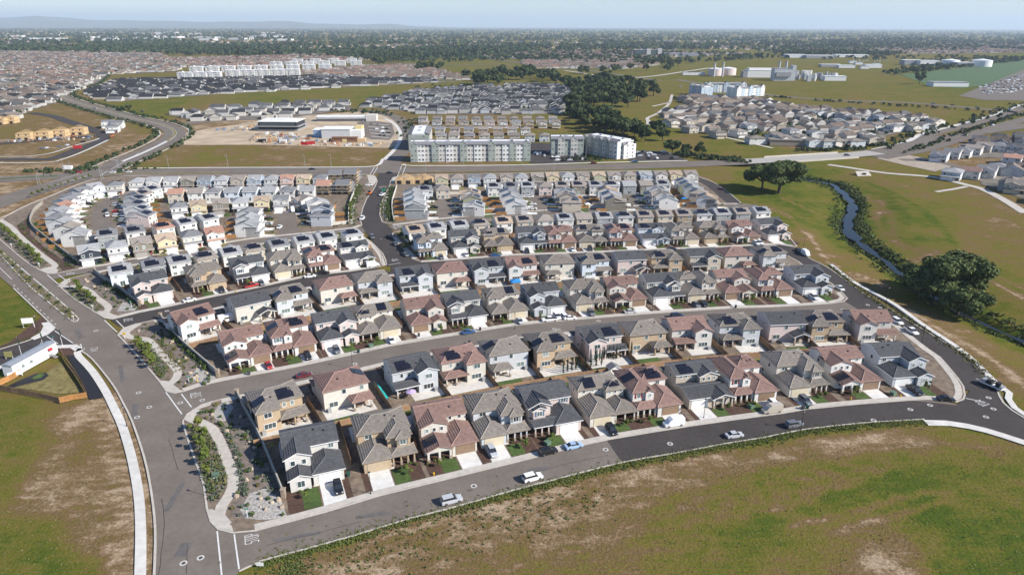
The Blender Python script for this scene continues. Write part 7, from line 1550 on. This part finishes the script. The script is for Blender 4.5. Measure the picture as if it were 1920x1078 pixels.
RG = [(1260,226),(1288,226),(1296,237),(1324,234),(1348,246),(1406,234),(1418,257),(1386,244),(1455,252),(1485,242),(1468,256),(1498,255),(1533,247),(1528,262),(1550,262),(1573,262),(1605,262),(1625,250),(1640,257),(1575,242),(1508,217),(1518,206),(1540,210),(1560,211),(1583,213),(1600,218),(1623,216),(1648,217),(1683,220),(1570,225),(1593,230),(1618,230),(1643,232),(1680,235),(1710,235),(1738,232),(1758,225)]
RG.sort(key=lambda p: p[0])
for i, (px, py) in enumerate(RG):
    w = nr.choice(fw[:5]); r_ = nr.choice(fr); n_ = i % 10; grp = ('left', 'second', 'third', 'right')[min(3, i // 10)]
    far_house(nr.choice(['S0', 'S1', 'S2']), px, py, nr.choice([.3, .3 + pi, 1.8, -1.3]) + nr.uniform(-.15, .15), w, r_, f"{WALLN.get(w, w)} house, {ROOFN[r_]} roof, {ORD[n_]} from left, {grp} cluster beyond the creek", 'houses beyond the creek', 1.35)
for i, (px, py, w, r_) in enumerate(((1766,287,'lightgrey','slate'),(1790,282,'white','slate'),(1810,280,'white','slate'),(1830,275,'offwhite','taupe'),(1850,270,'cream','taupe'),(1876,270,'lightgrey','slate'),(1908,272,'lightgrey','charcoal'),(1903,293,'white','clay'),(1790,319,'lightgrey','silver'),(1825,317,'white','red'),(1855,314,'white','slate'),(1875,309,'lightgrey','slate'),(1910,342,'beige','brown'))):
    far_house('S%d' % (i % 3), px, py, R(-40) + (pi if i % 2 else 0), w, r_, f"{WALLN.get(w, w)} house, {ROOFN[r_]} roof, {ORD[i]} of the cluster at the right edge", 'houses at the right edge', 1.4)
for i, (px, py) in enumerate(((205,228),(222,229),(213,236))): far_house('S%d' % i, px, py, R(20) + pi*(i % 2), 'white', 'slate', f"white house with slate roof, {ORD[i]} of three beside the far avenue bend", 'houses by the far avenue bend', 1.3)

# ------------------------------------------------------------------ woods: trees one can tell apart
WK = [tree_kind(71+i, (13, 15, 12, 14)[i], (13, 14, 12, 10)[i], (1100, 1300, 1000, 900)[i], 1.0, wood_leaf, 14, .35) for i in range(4)]
wr = random.Random(8)
def grove(poly, n, where, seed, s=(.8, 1.2)):
    P = sorted(scatter(poly, n, seed), key=lambda p: p[0] / p[1])
    for i, (x, y) in enumerate(P): put_tree(WK[wr.randrange(4)], 'oak_tree', f"dark leafy oak, {ORDX(i+1)} from left in {where}", x, y, land_z(x, y) if y < 1400 else -.3, wr.uniform(0, 6), wr.uniform(*s), 'oaks of the woods')
grove([(1065,170),(1100,156),(1150,154),(1190,160),(1228,170),(1230,186),(1200,194),(1185,200)], 40, 'the back of the central wood', 401, (1.3, 1.75)); grove([(1065,172),(1140,160),(1185,200),(1120,212),(1080,218),(1060,195)], 40, 'the left part of the central wood', 402, (1.2, 1.65))
grove([(1055,213),(1110,216),(1150,238),(1185,250),(1160,266),(1110,250),(1065,232)], 29, 'the wood below the central wood', 403, (1.15, 1.5)); grove([(1165,255),(1200,240),(1238,248),(1245,265),(1195,272)], 11, 'the clump behind the corner apartments', 404, (.9, 1.2))
for px, py, s, lab in ((1262,288,.9,'left of three oaks on the creek bank by the apartments'), (1288,288,.85,'middle of three oaks on the creek bank by the apartments'), (1312,290,.9,'right of three oaks on the creek bank by the apartments'), (1160,242,.8,'oak alone above the corner apartments, left'), (1196,243,.9,'oak alone above the corner apartments, right'), (1726,158,1.8,'round oak alone on the far right meadow'), (245,207,.6,'left bushy tree alone on the left meadow'), (233,208,.5,'right bushy tree alone on the left meadow')):
    x, y = G(px, py); put_tree(WK[wr.randrange(4)], 'oak_tree', lab, x, y, land_z(x, y), wr.uniform(0, 6), s, 'single oaks')
grove([(864,150),(940,138),(1010,140),(1062,152),(1060,164),(980,156),(890,162)], 40, 'the band behind the far row houses', 405, (1.3, 1.8)); grove([(1205,118),(1250,114),(1282,128),(1260,136),(1210,136)], 14, 'the far clump left of the pink tanks', 406, (1.2, 1.6)); grove([(1080,132),(1190,132),(1188,140),(1085,142)], 9, 'the far meadow clump', 407, (1.1, 1.4)); grove([(690,118),(750,112),(752,122),(700,126)], 9, 'the far clump beyond the white apartments', 408, (1.3, 1.9)); grove([(780,126),(840,132),(838,138),(785,133)], 8, 'the second far clump beyond the white apartments', 409, (1.2, 1.5))

# ------------------------------------------------------------------ the far plain: houses and trees past counting
drng = np.random.default_rng(99)
def rot2(P, a): c, s = cos(a), sin(a); return np.stack([P[:, 0]*c - P[:, 1]*s, P[:, 0]*s + P[:, 1]*c], 1)
HV, HF, HM = [], [], []
WM = [mat('far_wall_' + k, tuple(q*.85 for q in WALLC[k]), .9, .05, .9, island=.3, world_pos=True) for k in ('white', 'offwhite', 'cream', 'beige', 'lightgrey', 'tan')]; RM = [mat('far_roof_' + k_, c_, .95, .25, .4, rand=0, island=.35, world_pos=True, spec=.1) for k_, c_ in (('brown', (.165, .13, .108)), ('slate', (.115, .113, .115)), ('charcoal', (.035, .036, .04)), ('taupe', (.20, .165, .138)), ('clay', (.24, .15, .115)), ('red', (.18, .115, .095)))]
def add_houses(P, rz, W, D, H, wch, rch, wing=True, cols=None):
    global HV
    n = len(P); n0 = sum(len(v) for v in HV)
    W = W*drng.uniform(.85, 1.15, n); D = D*drng.uniform(.85, 1.15, n); H = H*drng.uniform(.9, 1.1, n)
    def ring(k, z, in_x=0): 
        q = np.stack([np.stack([sx*(W/2*k - in_x), sy*D/2*k], 1) for sx, sy in ((-1,-1),(1,-1),(1,1),(-1,1))], 1)
        return q, z
    pts = []
    for k, z in ((1, 0*H), (1, H), (1.07, H-.1)):
        q, _ = ring(k, z); pts.append(np.concatenate([q, np.repeat(z[:, None, None], 4, 1)], 2))
    gab = drng.uniform(size=n) < (.8 if not wing else .7); ri = np.where(gab, -.04, .36)*np.minimum(W, D)
    rid = np.zeros((n, 2, 3)); rid[:, 0, 1] = -(D/2 - ri*.9); rid[:, 1, 1] = D/2 - ri*.9; rid[:, :, 2] = (H + np.minimum(W, D)*.26)[:, None]
    V = np.concatenate(pts + [rid], 1); c, s = np.cos(rz), np.sin(rz)
    X = V[..., 0]*c[:, None] - V[..., 1]*s[:, None] + P[:, :1]; Y = V[..., 0]*s[:, None] + V[..., 1]*c[:, None] + P[:, 1:2]; V = np.stack([X, Y, V[..., 2] - .35], -1)
    tri = np.array([(0,1,5),(0,5,4),(1,2,6),(1,6,5),(2,3,7),(2,7,6),(3,0,4),(3,4,7),(8,9,12),(9,10,13),(9,13,12),(10,11,13),(11,8,12),(11,12,13)])
    HV.append(V.reshape(-1, 3)); HF.append((tri[None] + (n0 + 14*np.arange(n))[:, None, None]).reshape(-1, 3))
    wi, rj = cols if cols else (drng.choice(wch, n), drng.choice(rch, n)); mi = np.concatenate([np.repeat(wi[:, None], 8, 1), np.repeat(6 + rj[:, None], 6, 1)], 1); mi[gab, 8] = wi[gab]; mi[gab, 11] = wi[gab]; HM.append(mi.ravel())
    if wing:
        ox, oy = W*drng.choice([-.22, .22], n), -D*.42; c, s = np.cos(rz), np.sin(rz)
        add_houses(np.stack([P[:, 0] + ox*c - oy*s, P[:, 1] + ox*s + oy*c], 1), rz, W*.52, D*.5, H*drng.choice([.55, .98], n), wch, rch, False, (wi, rj))
estate_soil = mat('estate_ground', (.17, .15, .125), .95, .35, .08, world_pos=True, big=.3); name_z = [0]
def estate(px, a, sx, rows, W, D, H, wch, rch, drop=.06, keep_off=None):
    poly = np.array(GL(px)); c0 = poly.mean(0); Q = rot2(poly - c0, -a); lo, hi = Q.min(0), Q.max(0); pts = []; y = lo[1]; k = 0
    while y < hi[1]:
        xs = np.arange(lo[0], hi[0], sx); pts.append(np.stack([xs + drng.uniform(-1, 1, len(xs)), np.full(len(xs), y) + 16*np.sin(xs/110.) + drng.uniform(-2, 2, len(xs))], 1)); y += rows[k % 2]; k += 1
    P = rot2(np.concatenate(pts), a) + c0; P = P[inside(P, poly)]; P = P[drng.uniform(size=len(P)) > drop]
    if keep_off is not None: k_ = np.array(keep_off); P = P[(np.hypot(P[:, None, 0] - k_[None, :, 0], P[:, None, 1] - k_[None, :, 1])).min(1) > 17]
    if name_z[0] < 99: patch('estate_ground', px if False else GL(px), .03 + .004*name_z[0], estate_soil); name_z[0] += 1
    add_houses(P, a + pi/2*drng.integers(0, 4, len(P)) + drng.normal(0, .05, len(P)), W, D, H, wch, rch); return len(P)
nh = 0
nh += estate([(0,168),(130,160),(172,148),(165,163),(122,178),(108,193),(60,207),(0,236)], .3, 15, (24, 34), 12, 16, 4.6, [0, 0, 1, 2], [0, 1, 3, 2]); nh += estate([(-120,100),(290,97),(345,126),(335,134),(215,140),(175,150),(100,165),(-120,185)], .2, 16, (26, 36), 13, 17, 4.2, [0, 1, 2, 3], [0, 3, 3, 4, 1])
nh += estate([(162,178),(222,151),(330,151),(620,146),(700,149),(872,153),(640,164),(400,178),(215,191)], .12, 15, (24, 32), 13, 18, 3.4, [0, 0, 1, 3], [2, 2, 2, 1]); nh += estate([(555,138),(690,124),(790,124),(850,140),(893,151),(700,147)], .1, 15, (24, 33), 12, 17, 3.8, [1, 2, 3, 0], [0, 3, 0, 4])
nh += estate([(310,214),(470,201),(640,193),(665,203),(560,220),(380,230)], .15, 18, (26, 36), 11, 14, 4.8, [0, 0, 1, 2], [1, 2, 2, 1], .12); nh += estate([(672,200),(760,176),(900,162),(1072,162),(1092,178),(1062,205),(1052,214),(790,215),(770,209)], .04, 12.5, (20, 26), 9.5, 12, 4.6, [0, 0, 4, 1], [1, 2, 2, 1], .1)
nh += estate([(1280,182),(1345,186),(1430,190),(1495,203),(1470,232),(1400,215),(1330,208),(1290,200)], .4, 17, (24, 32), 13, 16, 4.2, [0, 1, 3], [0, 3, 1]); nh += estate([(975,116),(1190,113),(1235,122),(1180,129),(990,129)], .05, 14, (24, 34), 12, 16, 5, [2, 3, 5, 1], [3, 4, 0]); nh += estate([(1840,345),(1935,300),(2100,330),(2000,400)], -.6, 16, (24, 34), 12, 15, 5, [0, 1, 4], [0, 1, 3])
nh += estate([(300,112),(560,106),(690,112),(560,122),(380,128)], .1, 17, (28, 38), 14, 18, 4, [1, 2, 3], [0, 3, 4, 5], .2); nh += estate([(480,96),(640,92),(700,100),(560,106)], .1, 20, (30, 40), 15, 19, 4, [1, 2, 5], [0, 3, 4], .25); nh += estate([(1420,96),(1940,84),(2050,98),(1700,101)], -.05, 22, (34, 46), 16, 20, 4.5, [1, 2, 3, 5], [3, 0, 4, 5], .15); nh += estate([(900,96),(1250,98),(1400,101),(1180,112),(900,110)], .05, 24, (34, 46), 15, 19, 4.2, [1, 2, 5, 3], [0, 3, 4, 5], .3)
nh += estate([(1400,232),(1450,205),(1500,206),(1640,214),(1760,224),(1740,238),(1660,256),(1600,266),(1480,262)], .28, 17, (22, 28), 10, 13, 5, [0, 1, 3], [0, 3, 1, 0], .05, [G(px_, py_, 6) for px_, py_ in RG])
nh += estate([(1242,214),(1300,200),(1420,214),(1470,232),(1400,262),(1330,250),(1252,236)], .28, 17, (22, 28), 10, 13, 5, [0, 1, 3], [0, 3, 1, 0], .05, [G(px_, py_, 6) for px_, py_ in RG])
edge_ = [G(px_, py_, 6) for px_, py_ in ((1766,287),(1790,282),(1810,280),(1830,275),(1850,270),(1876,270),(1908,272),(1903,293),(1790,319),(1825,317),(1855,314),(1875,309),(1910,342))]
nh += estate([(1800,272),(1940,252),(2080,270),(2080,325),(1930,335),(1868,318),(1880,296),(1800,296)], -.6, 15, (21, 27), 10, 13, 5, [0, 1, 4, 3], [0, 1, 3, 1], .05, edge_)
tree_zone([(1780,270),(1930,250),(1930,345),(1850,330),(1780,318)], 60, (1.2, 2.2)) if False else None
# scattered roofs far out
px = drng.uniform(-350, 2270, 2300); py = 58 + 37*drng.uniform(0, 1, 2300)**.95; fx, fy = np.array([G(a, b) for a, b in zip(px, py)]).T
fk = (np.sin(fx/230 + 2*np.sin(fy/390)) + np.sin(fy/270 + 1.7*np.sin(fx/330)) < .15) | (drng.uniform(size=len(fx)) < .15); fx, fy = fx[fk], fy[fk]
add_houses(np.stack([fx, fy], 1), drng.uniform(0, 6, len(fx)), 13 + fy/900, 17 + fy/800, 4.2 + fy/7000, [1, 2, 3, 5, 5, 0], [3, 0, 4, 1, 3, 5])
link('distant_houses', np_mesh('distant_houses', np.concatenate(HV), np.concatenate(HF), WM + RM, np.concatenate(HM)), kind='stuff')['label'] = 'suburb houses spreading over the plain to the horizon'
# warehouses far left
for i in range(46):
    px, py = drng.uniform(-40, 560), drng.choice([63, 65, 67, 70, 72, 75, 77]) + drng.uniform(-.6, .6)
    x, y = G(px, py); L, D = drng.uniform(60, 150), drng.uniform(50, 120); b = MB(); b.box(-L/2, L/2, -D/2, D/2, -.3, 10); link('warehouse', b.mesh('warehouse', [white_w]), None, (x, y, 0), drng.uniform(-.2, .2), None, 'large white warehouse in the far industrial belt at the left', 'warehouse', 'far white warehouses')
# trees past counting
TP = []
def tree_zone(px, n, r=(4, 7), a=None):
    P = np.array(scatter(px, n, int(drng.integers(1e6)))); TP.append(np.concatenate([P, drng.uniform(*r, (len(P), 1))], 1))
for z_, n in (([(50,92),(330,85),(560,93),(600,105),(420,106),(300,104),(60,100)], 1100), ([(575,99),(700,94),(940,91),(1010,96),(960,105),(760,109),(640,110)], 1100), ([(-100,90),(60,88),(120,98),(-100,100)], 260), ([(1440,98),(1640,100),(1700,104),(1500,106)], 260)): tree_zone(GL(z_) if False else z_, n, (6, 10))
tree_zone([(620,112),(1000,104),(1250,112),(1430,103),(1430,112),(1200,124),(980,116),(760,118)], 420, (4, 7)); tree_zone([(1640,138),(1720,128),(1920,110),(1990,106),(1990,110),(1920,115),(1740,136),(1660,143)], 260, (4, 6)); tree_zone([(-100,100),(290,97),(345,126),(215,140),(100,165),(-100,185)], 2400, (2.0, 4.2)); tree_zone([(0,168),(130,160),(172,148),(165,163),(122,178),(60,207),(0,236)], 260, (1.5, 3.0)); tree_zone([(1260,182),(1500,205),(1690,225),(1760,235),(1640,262),(1480,268),(1330,245)], 330, (1.6, 2.8)); tree_zone([(480,96),(700,100),(690,112),(380,128)], 260, (3, 5)); tree_zone([(1420,86),(1940,76),(2050,92),(1700,101),(1420,100)], 700, (5, 8)); tree_zone([(900,96),(1400,101),(1180,112),(900,112)], 600, (4, 7)); tree_zone([(600,125),(880,140),(880,150),(700,147)], 120, (2, 3)); tree_zone([(780,160),(1090,165),(1060,205),(780,208)], 220, (1.5, 2.4)); tree_zone([(1240,100),(1920,108),(1920,118),(1440,112)], 160, (4, 6))
for P_, n, w_, r_ in (([(1640,283),(1735,250),(1870,214),(1920,195)], 110, 12, 1.8), ([(1700,288),(1800,252),(1920,214)], 110, 5, 1.6), ([(1440,262),(1560,276),(1660,272)], 80, 3, 1.5), ([(1440,181),(1560,191),(1850,209)], 60, 9, 1.8), ([(740,216),(700,212),(640,209)], 40, 10, 1.8), ([(770,225),(770,262)], 40, 12, 1.6), ([(250,318),(300,317)], 6, 2, 1.0), ([(1700,118),(1880,108)], 50, 6, 4), ([(1060,300),(1140,300)], 20, 4, 1.2), ([(60,322),(180,318)], 40, 8, 1.2), ([(1270,290),(1340,298),(1400,304)], 90, 7, 1.6), ([(1620,280),(1500,283)], 50, 6, 1.5)):
    q = np.array(along(P_, n, w_*.5, int(drng.integers(1e6)))); TP.append(np.concatenate([q, np.full((len(q), 1), r_)*drng.uniform(.7, 1.2, (len(q), 1))], 1))
for s_ in (-17, -14, 15, 18):
    L_ = offset(smooth_line(GL(AVN), 7), s_); q = np.array(L_) + drng.normal(0, .8, (len(L_), 2)); q = q[drng.uniform(size=len(q)) < .7]; TP.append(np.concatenate([q, drng.uniform(1.2, 2.0, (len(q), 1))], 1))
px = drng.uniform(-380, 2300, 13500); py = 55.5 + 40*drng.uniform(0, 1, 13500)**1.35; f = np.array([G(a, b) for a, b in zip(px, py)]); clump = np.sin(f[:, 0]/230 + 2*np.sin(f[:, 1]/390)) + np.sin(f[:, 1]/270 + 1.7*np.sin(f[:, 0]/330)); f = f[(clump > -.35) | (drng.uniform(size=len(f)) < .22)]
TP.append(np.concatenate([f, (5.0 + f[:, 1:2]/900)*drng.uniform(.6, 1.25, (len(f), 1))], 1))
T = np.concatenate(TP); n = len(T); per = 11
d = drng.normal(0, 1, (n, per, 3)); d /= np.linalg.norm(d, axis=2, keepdims=True); d[..., 2] = abs(d[..., 2])*1.0 - .25
r3 = T[:, None, 2:3]; hz = np.clip(T[:, 2], 0, 9)[:, None, None]
C3 = np.concatenate([T[:, None, :2] + d[..., :2]*r3*.8, hz*1.0 + d[..., 2:3]*hz*.75 - .4], 2).reshape(-1, 3)
nrm = d.reshape(-1, 3) + np.array((0, 0, .3)); V, Fq = leaf_quads(C3, nrm, 1.0, drng, .35)
V = C3.repeat(4, 0) + (V - C3.repeat(4, 0)) * np.clip(T[:, 2], 0, 14).repeat(per)[:, None].repeat(4, 0) * .62
link('distant_trees', np_mesh('distant_trees', V, Fq, [leafmat('distant_leaves', [(.018, .032, .013), (.03, .05, .018), (.045, .065, .024), (.065, .08, .03)])]), kind='stuff')['label'] = 'trees of the plain running to the horizon'
patch('car_park', GL([(1800,180),(1925,130),(2000,130),(1960,190),(1850,188)]), .06, asph); patch('field', GL([(1690,140),(1930,112),(2050,118),(1940,150),(1800,166),(1740,158)]), .04, mat('playing_field', (.062, .105, .035), .95, .15, .1, world_pos=True))
# cars too many and small to tell apart on the far lots, and the highway
lot = []
cm = MB(); 
for poly, nn_ in (([(1000,282),(1060,285),(1100,300),(1020,305)], 26), ([(1190,285),(1245,285),(1280,299),(1195,300)], 20), ([(1830,165),(1920,140),(1920,172),(1850,178)], 150), ([(1600,112),(1660,110),(1660,116),(1600,118)], 60), ([(690,232),(730,234),(735,258),(700,256)], 12), ([(0,296),(160,270),(190,258),(20,292)], 5)):
    for x, y in scatter(poly, nn_, int(drng.integers(1e6))):
        k = rnd.randrange(4); a = rnd.choice([.1, 1.6]); c, s = cos(a), sin(a)
        def W_(p): return (x + p[0]*c - p[1]*s, y + p[0]*s + p[1]*c, p[2])
        for (l, w, z0, z1) in ((2.2, .9, .3, .95), (1.1, .75, .95, 1.45)):
            cm.add([W_((sx*l, sy*w, z)) for z in (z0, z1) for sx, sy in ((-1,-1),(1,-1),(1,1),(-1,1))], [(0,1,5,4),(1,2,6,5),(2,3,7,6),(3,0,4,7),(4,5,6,7)], k)
link('lot_cars', cm.mesh('lot_cars', [mat('car_paint_' + k, CARC[k]) for k in ('white', 'black', 'silver', 'grey')]), kind='stuff')['label'] = 'cars standing on the far parking lots'
for i, (px, py, a, col) in enumerate(((1752,196,-3,'blue'),(1788,198,-3,'black'),(1835,203,-3,'grey'),(1896,207,30,'blue'),(1808,243,25,'grey'),(1812,255,25,'white'),(1864,236,28,'white'),(1590,293,8,'navy'),(1278,163,-8,'lightblue'),(224,207,-25,'black'),(270,210,-25,'grey'),(181,205,-20,'silver'))): car('suv', col, px, py, R(a), f"driving on the far roads, {ORD[i]} by the builder".replace(', ' + ORD[i] + ' by the builder', '') + ('' if i > 7 else ' at the right') + {1752: ', leftmost of the upper road', 1788: ', second of the upper road', 1835: ', third of the upper road', 1896: ', at the junction', 1808: ', upper carriageway', 1812: ', lower carriageway', 1864: ', farthest right', 1590: ', on the bridge'}.get(px, {1278: ' near the blue apartments', 224: ' at the left avenue', 270: ' below the left avenue', 181: ' beside the left houses'}.get(px, '')), .15, False, 'cars on the far roads', 'car')
# building materials lying about on the dirt site
sb = MB(); mcols = [mat('stack_' + n_, c_, .7, .1, 1) for n_, c_ in (('white', (.65, .65, .63)), ('timber', (.50, .36, .2)), ('blue', (.18, .24, .34)), ('orange', (.42, .22, .12)), ('earth', (.26, .20, .15)), ('grey', (.25, .25, .25)))]
for x, y in scatter([(480,250),(560,252),(585,262),(640,270),(740,268),(700,275),(520,272),(470,266)], 150, 515) + scatter([(400,245),(470,236),(520,226),(480,246)], 40, 516) + scatter([(10,262),(180,255),(170,262),(20,268)], 40, 517):
    w, d, h_ = rnd.uniform(.8, 3.6), rnd.uniform(.8, 2.4), rnd.uniform(.4, 2.2); sb.box(x-w/2, x+w/2, y-d/2, y+d/2, 0, h_, rnd.randrange(6))
link('building_materials', sb.mesh('building_materials', mcols), kind='stuff')['label'] = 'stacks of building materials littering the dirt site'
# building site machines and containers
def machine(px, py, col, label, name='site_machine', cat='machine', rz=0):
    m = mat('machine_' + col, CARC[col], .5, .08, 1); x, y = G(px, py); t = thing(name, label, cat, (x, y, .1), rz)
    b = MB(); b.box(-1.6, 1.4, -.8, .8, .7, 1.5); link('chassis', b.mesh('chassis', [m]), t); b = MB(); b.box(-.8, .4, -.7, .7, 1.5, 2.5); link('cab', b.mesh('cab', [carglass]), t); b = MB(); b.tube([(1.2, 0, 1.4), (2.6, 0, 2.6), (3.4, 0, 1.2)], [.16, .14, .12], 6); link('boom', b.mesh('boom', [m]), t)
    for sx in (-1.1, 1.0):
        for sy in (-.9, .9): b = MB(); b.loft([[(sx + .5*cos(2*pi*i/10), sy + w, .5 + .5*sin(2*pi*i/10)) for i in range(10)] for w in (-.18, .18)]); link('wheel', b.mesh('wheel', [tyre_m]), t)
machine(695,365.5,'orange','orange forklift on the central street', rz=1.3); machine(721,360,'green','green loader at the right of the central street', rz=-1.6); machine(138,258,'orange','orange loader by the timber framed houses', rz=.2); machine(212,258,'orange','orange loader at the left lane bend', rz=.8); machine(530,257,'orange','orange loader on the dirt site, left'); machine(580,262,'orange','orange loader on the dirt site, right'); machine(622,265,'red','red loader before the rust brown building')
def container(px, py, col, label, rz=0):
    x, y = G(px, py); b = MB(); b.box(-3, 3, -1.2, 1.2, .1, 2.6); n = 12
    for k in range(n): b.box(-3 + .5*k, -3 + .5*k + .25, -1.26, 1.26, .2, 2.5)
    link('shipping_container', b.mesh('shipping_container', [mat('machine_' + col, CARC[col], .5, .08, 1)]), None, (x, y, .05), rz, None, label, 'container', 'site containers')
container(573,272,'red','red container on the dirt site, left one of two'); container(586,271,'red','red container on the dirt site, right one of two', .3); container(148,279,'red','bright red container on the left building lots', .3); container(533,268,'white','white container on the dirt site'); container(494,267,'black','black container on the dirt site'); container(130,318,'white','white long container beside the big intersection', .05)

# ------------------------------------------------------------------ hills and air
hx = np.linspace(-17000, 4000, 160)*1.65; hy = np.linspace(13000, 21000, 14)*1.65
prof_px = [(-900,38),(-200,33),(0,33),(45,36),(92,30.5),(150,36),(200,39),(300,39.5),(400,42),(480,41),(555,40.5),(605,45),(680,46),(743,45),(780,49),(900,52),(2000,54)]
HXm, HYm = np.meshgrid(hx, hy); dpx = CX + F*HXm/(HYm*CP*1.02); top = np.interp(dpx, [p[0] for p in prof_px], [p[1] for p in prof_px])
hor = 49 + ROLL*(dpx - CX); Hh = np.clip((hor - top)/F*16500*1.65 + HC*.9, 0, None)
bump = np.exp(-((HYm/1.65 - 16500)/1500)**2) + .55*np.exp(-((HYm/1.65 - 14200)/500)**2)*(.55 + .45*np.sin(HXm/900.) * np.sin(HXm/2300. + 1))
HZ = Hh*np.clip(bump, 0, 1)*(1 + .06*np.sin(HXm/310. + HYm/500.)) - 3
ii = np.arange(HXm.size).reshape(HXm.shape); q = np.stack([ii[:-1, :-1], ii[:-1, 1:], ii[1:, 1:], ii[1:, :-1]], -1).reshape(-1, 4)
link('hills', np_mesh('hills', np.stack([HXm, HYm, HZ], -1).reshape(-1, 3), q, [mat('hill_cover', (.13, .12, .06), .95, .25, .002, world_pos=True)], smooth=True), kind='structure')
hm = bpy.data.materials.new('haze_air'); hm.use_nodes = True; hn = hm.node_tree; hn.nodes.clear()
ho = hn.nodes.new('ShaderNodeOutputMaterial'); hv = hn.nodes.new('ShaderNodeVolumePrincipled'); hn.links.new(hv.outputs['Volume'], ho.inputs['Volume'])
hv.inputs['Color'].default_value = (.68, .82, .98, 1); hv.inputs['Density'].default_value = 4.8e-5; hv.inputs['Anisotropy'].default_value = .1
b = MB(); b.box(-48000, 48000, -5000, 48000, -7, 620); link('haze', b.mesh('haze', [hm]), kind='stuff')
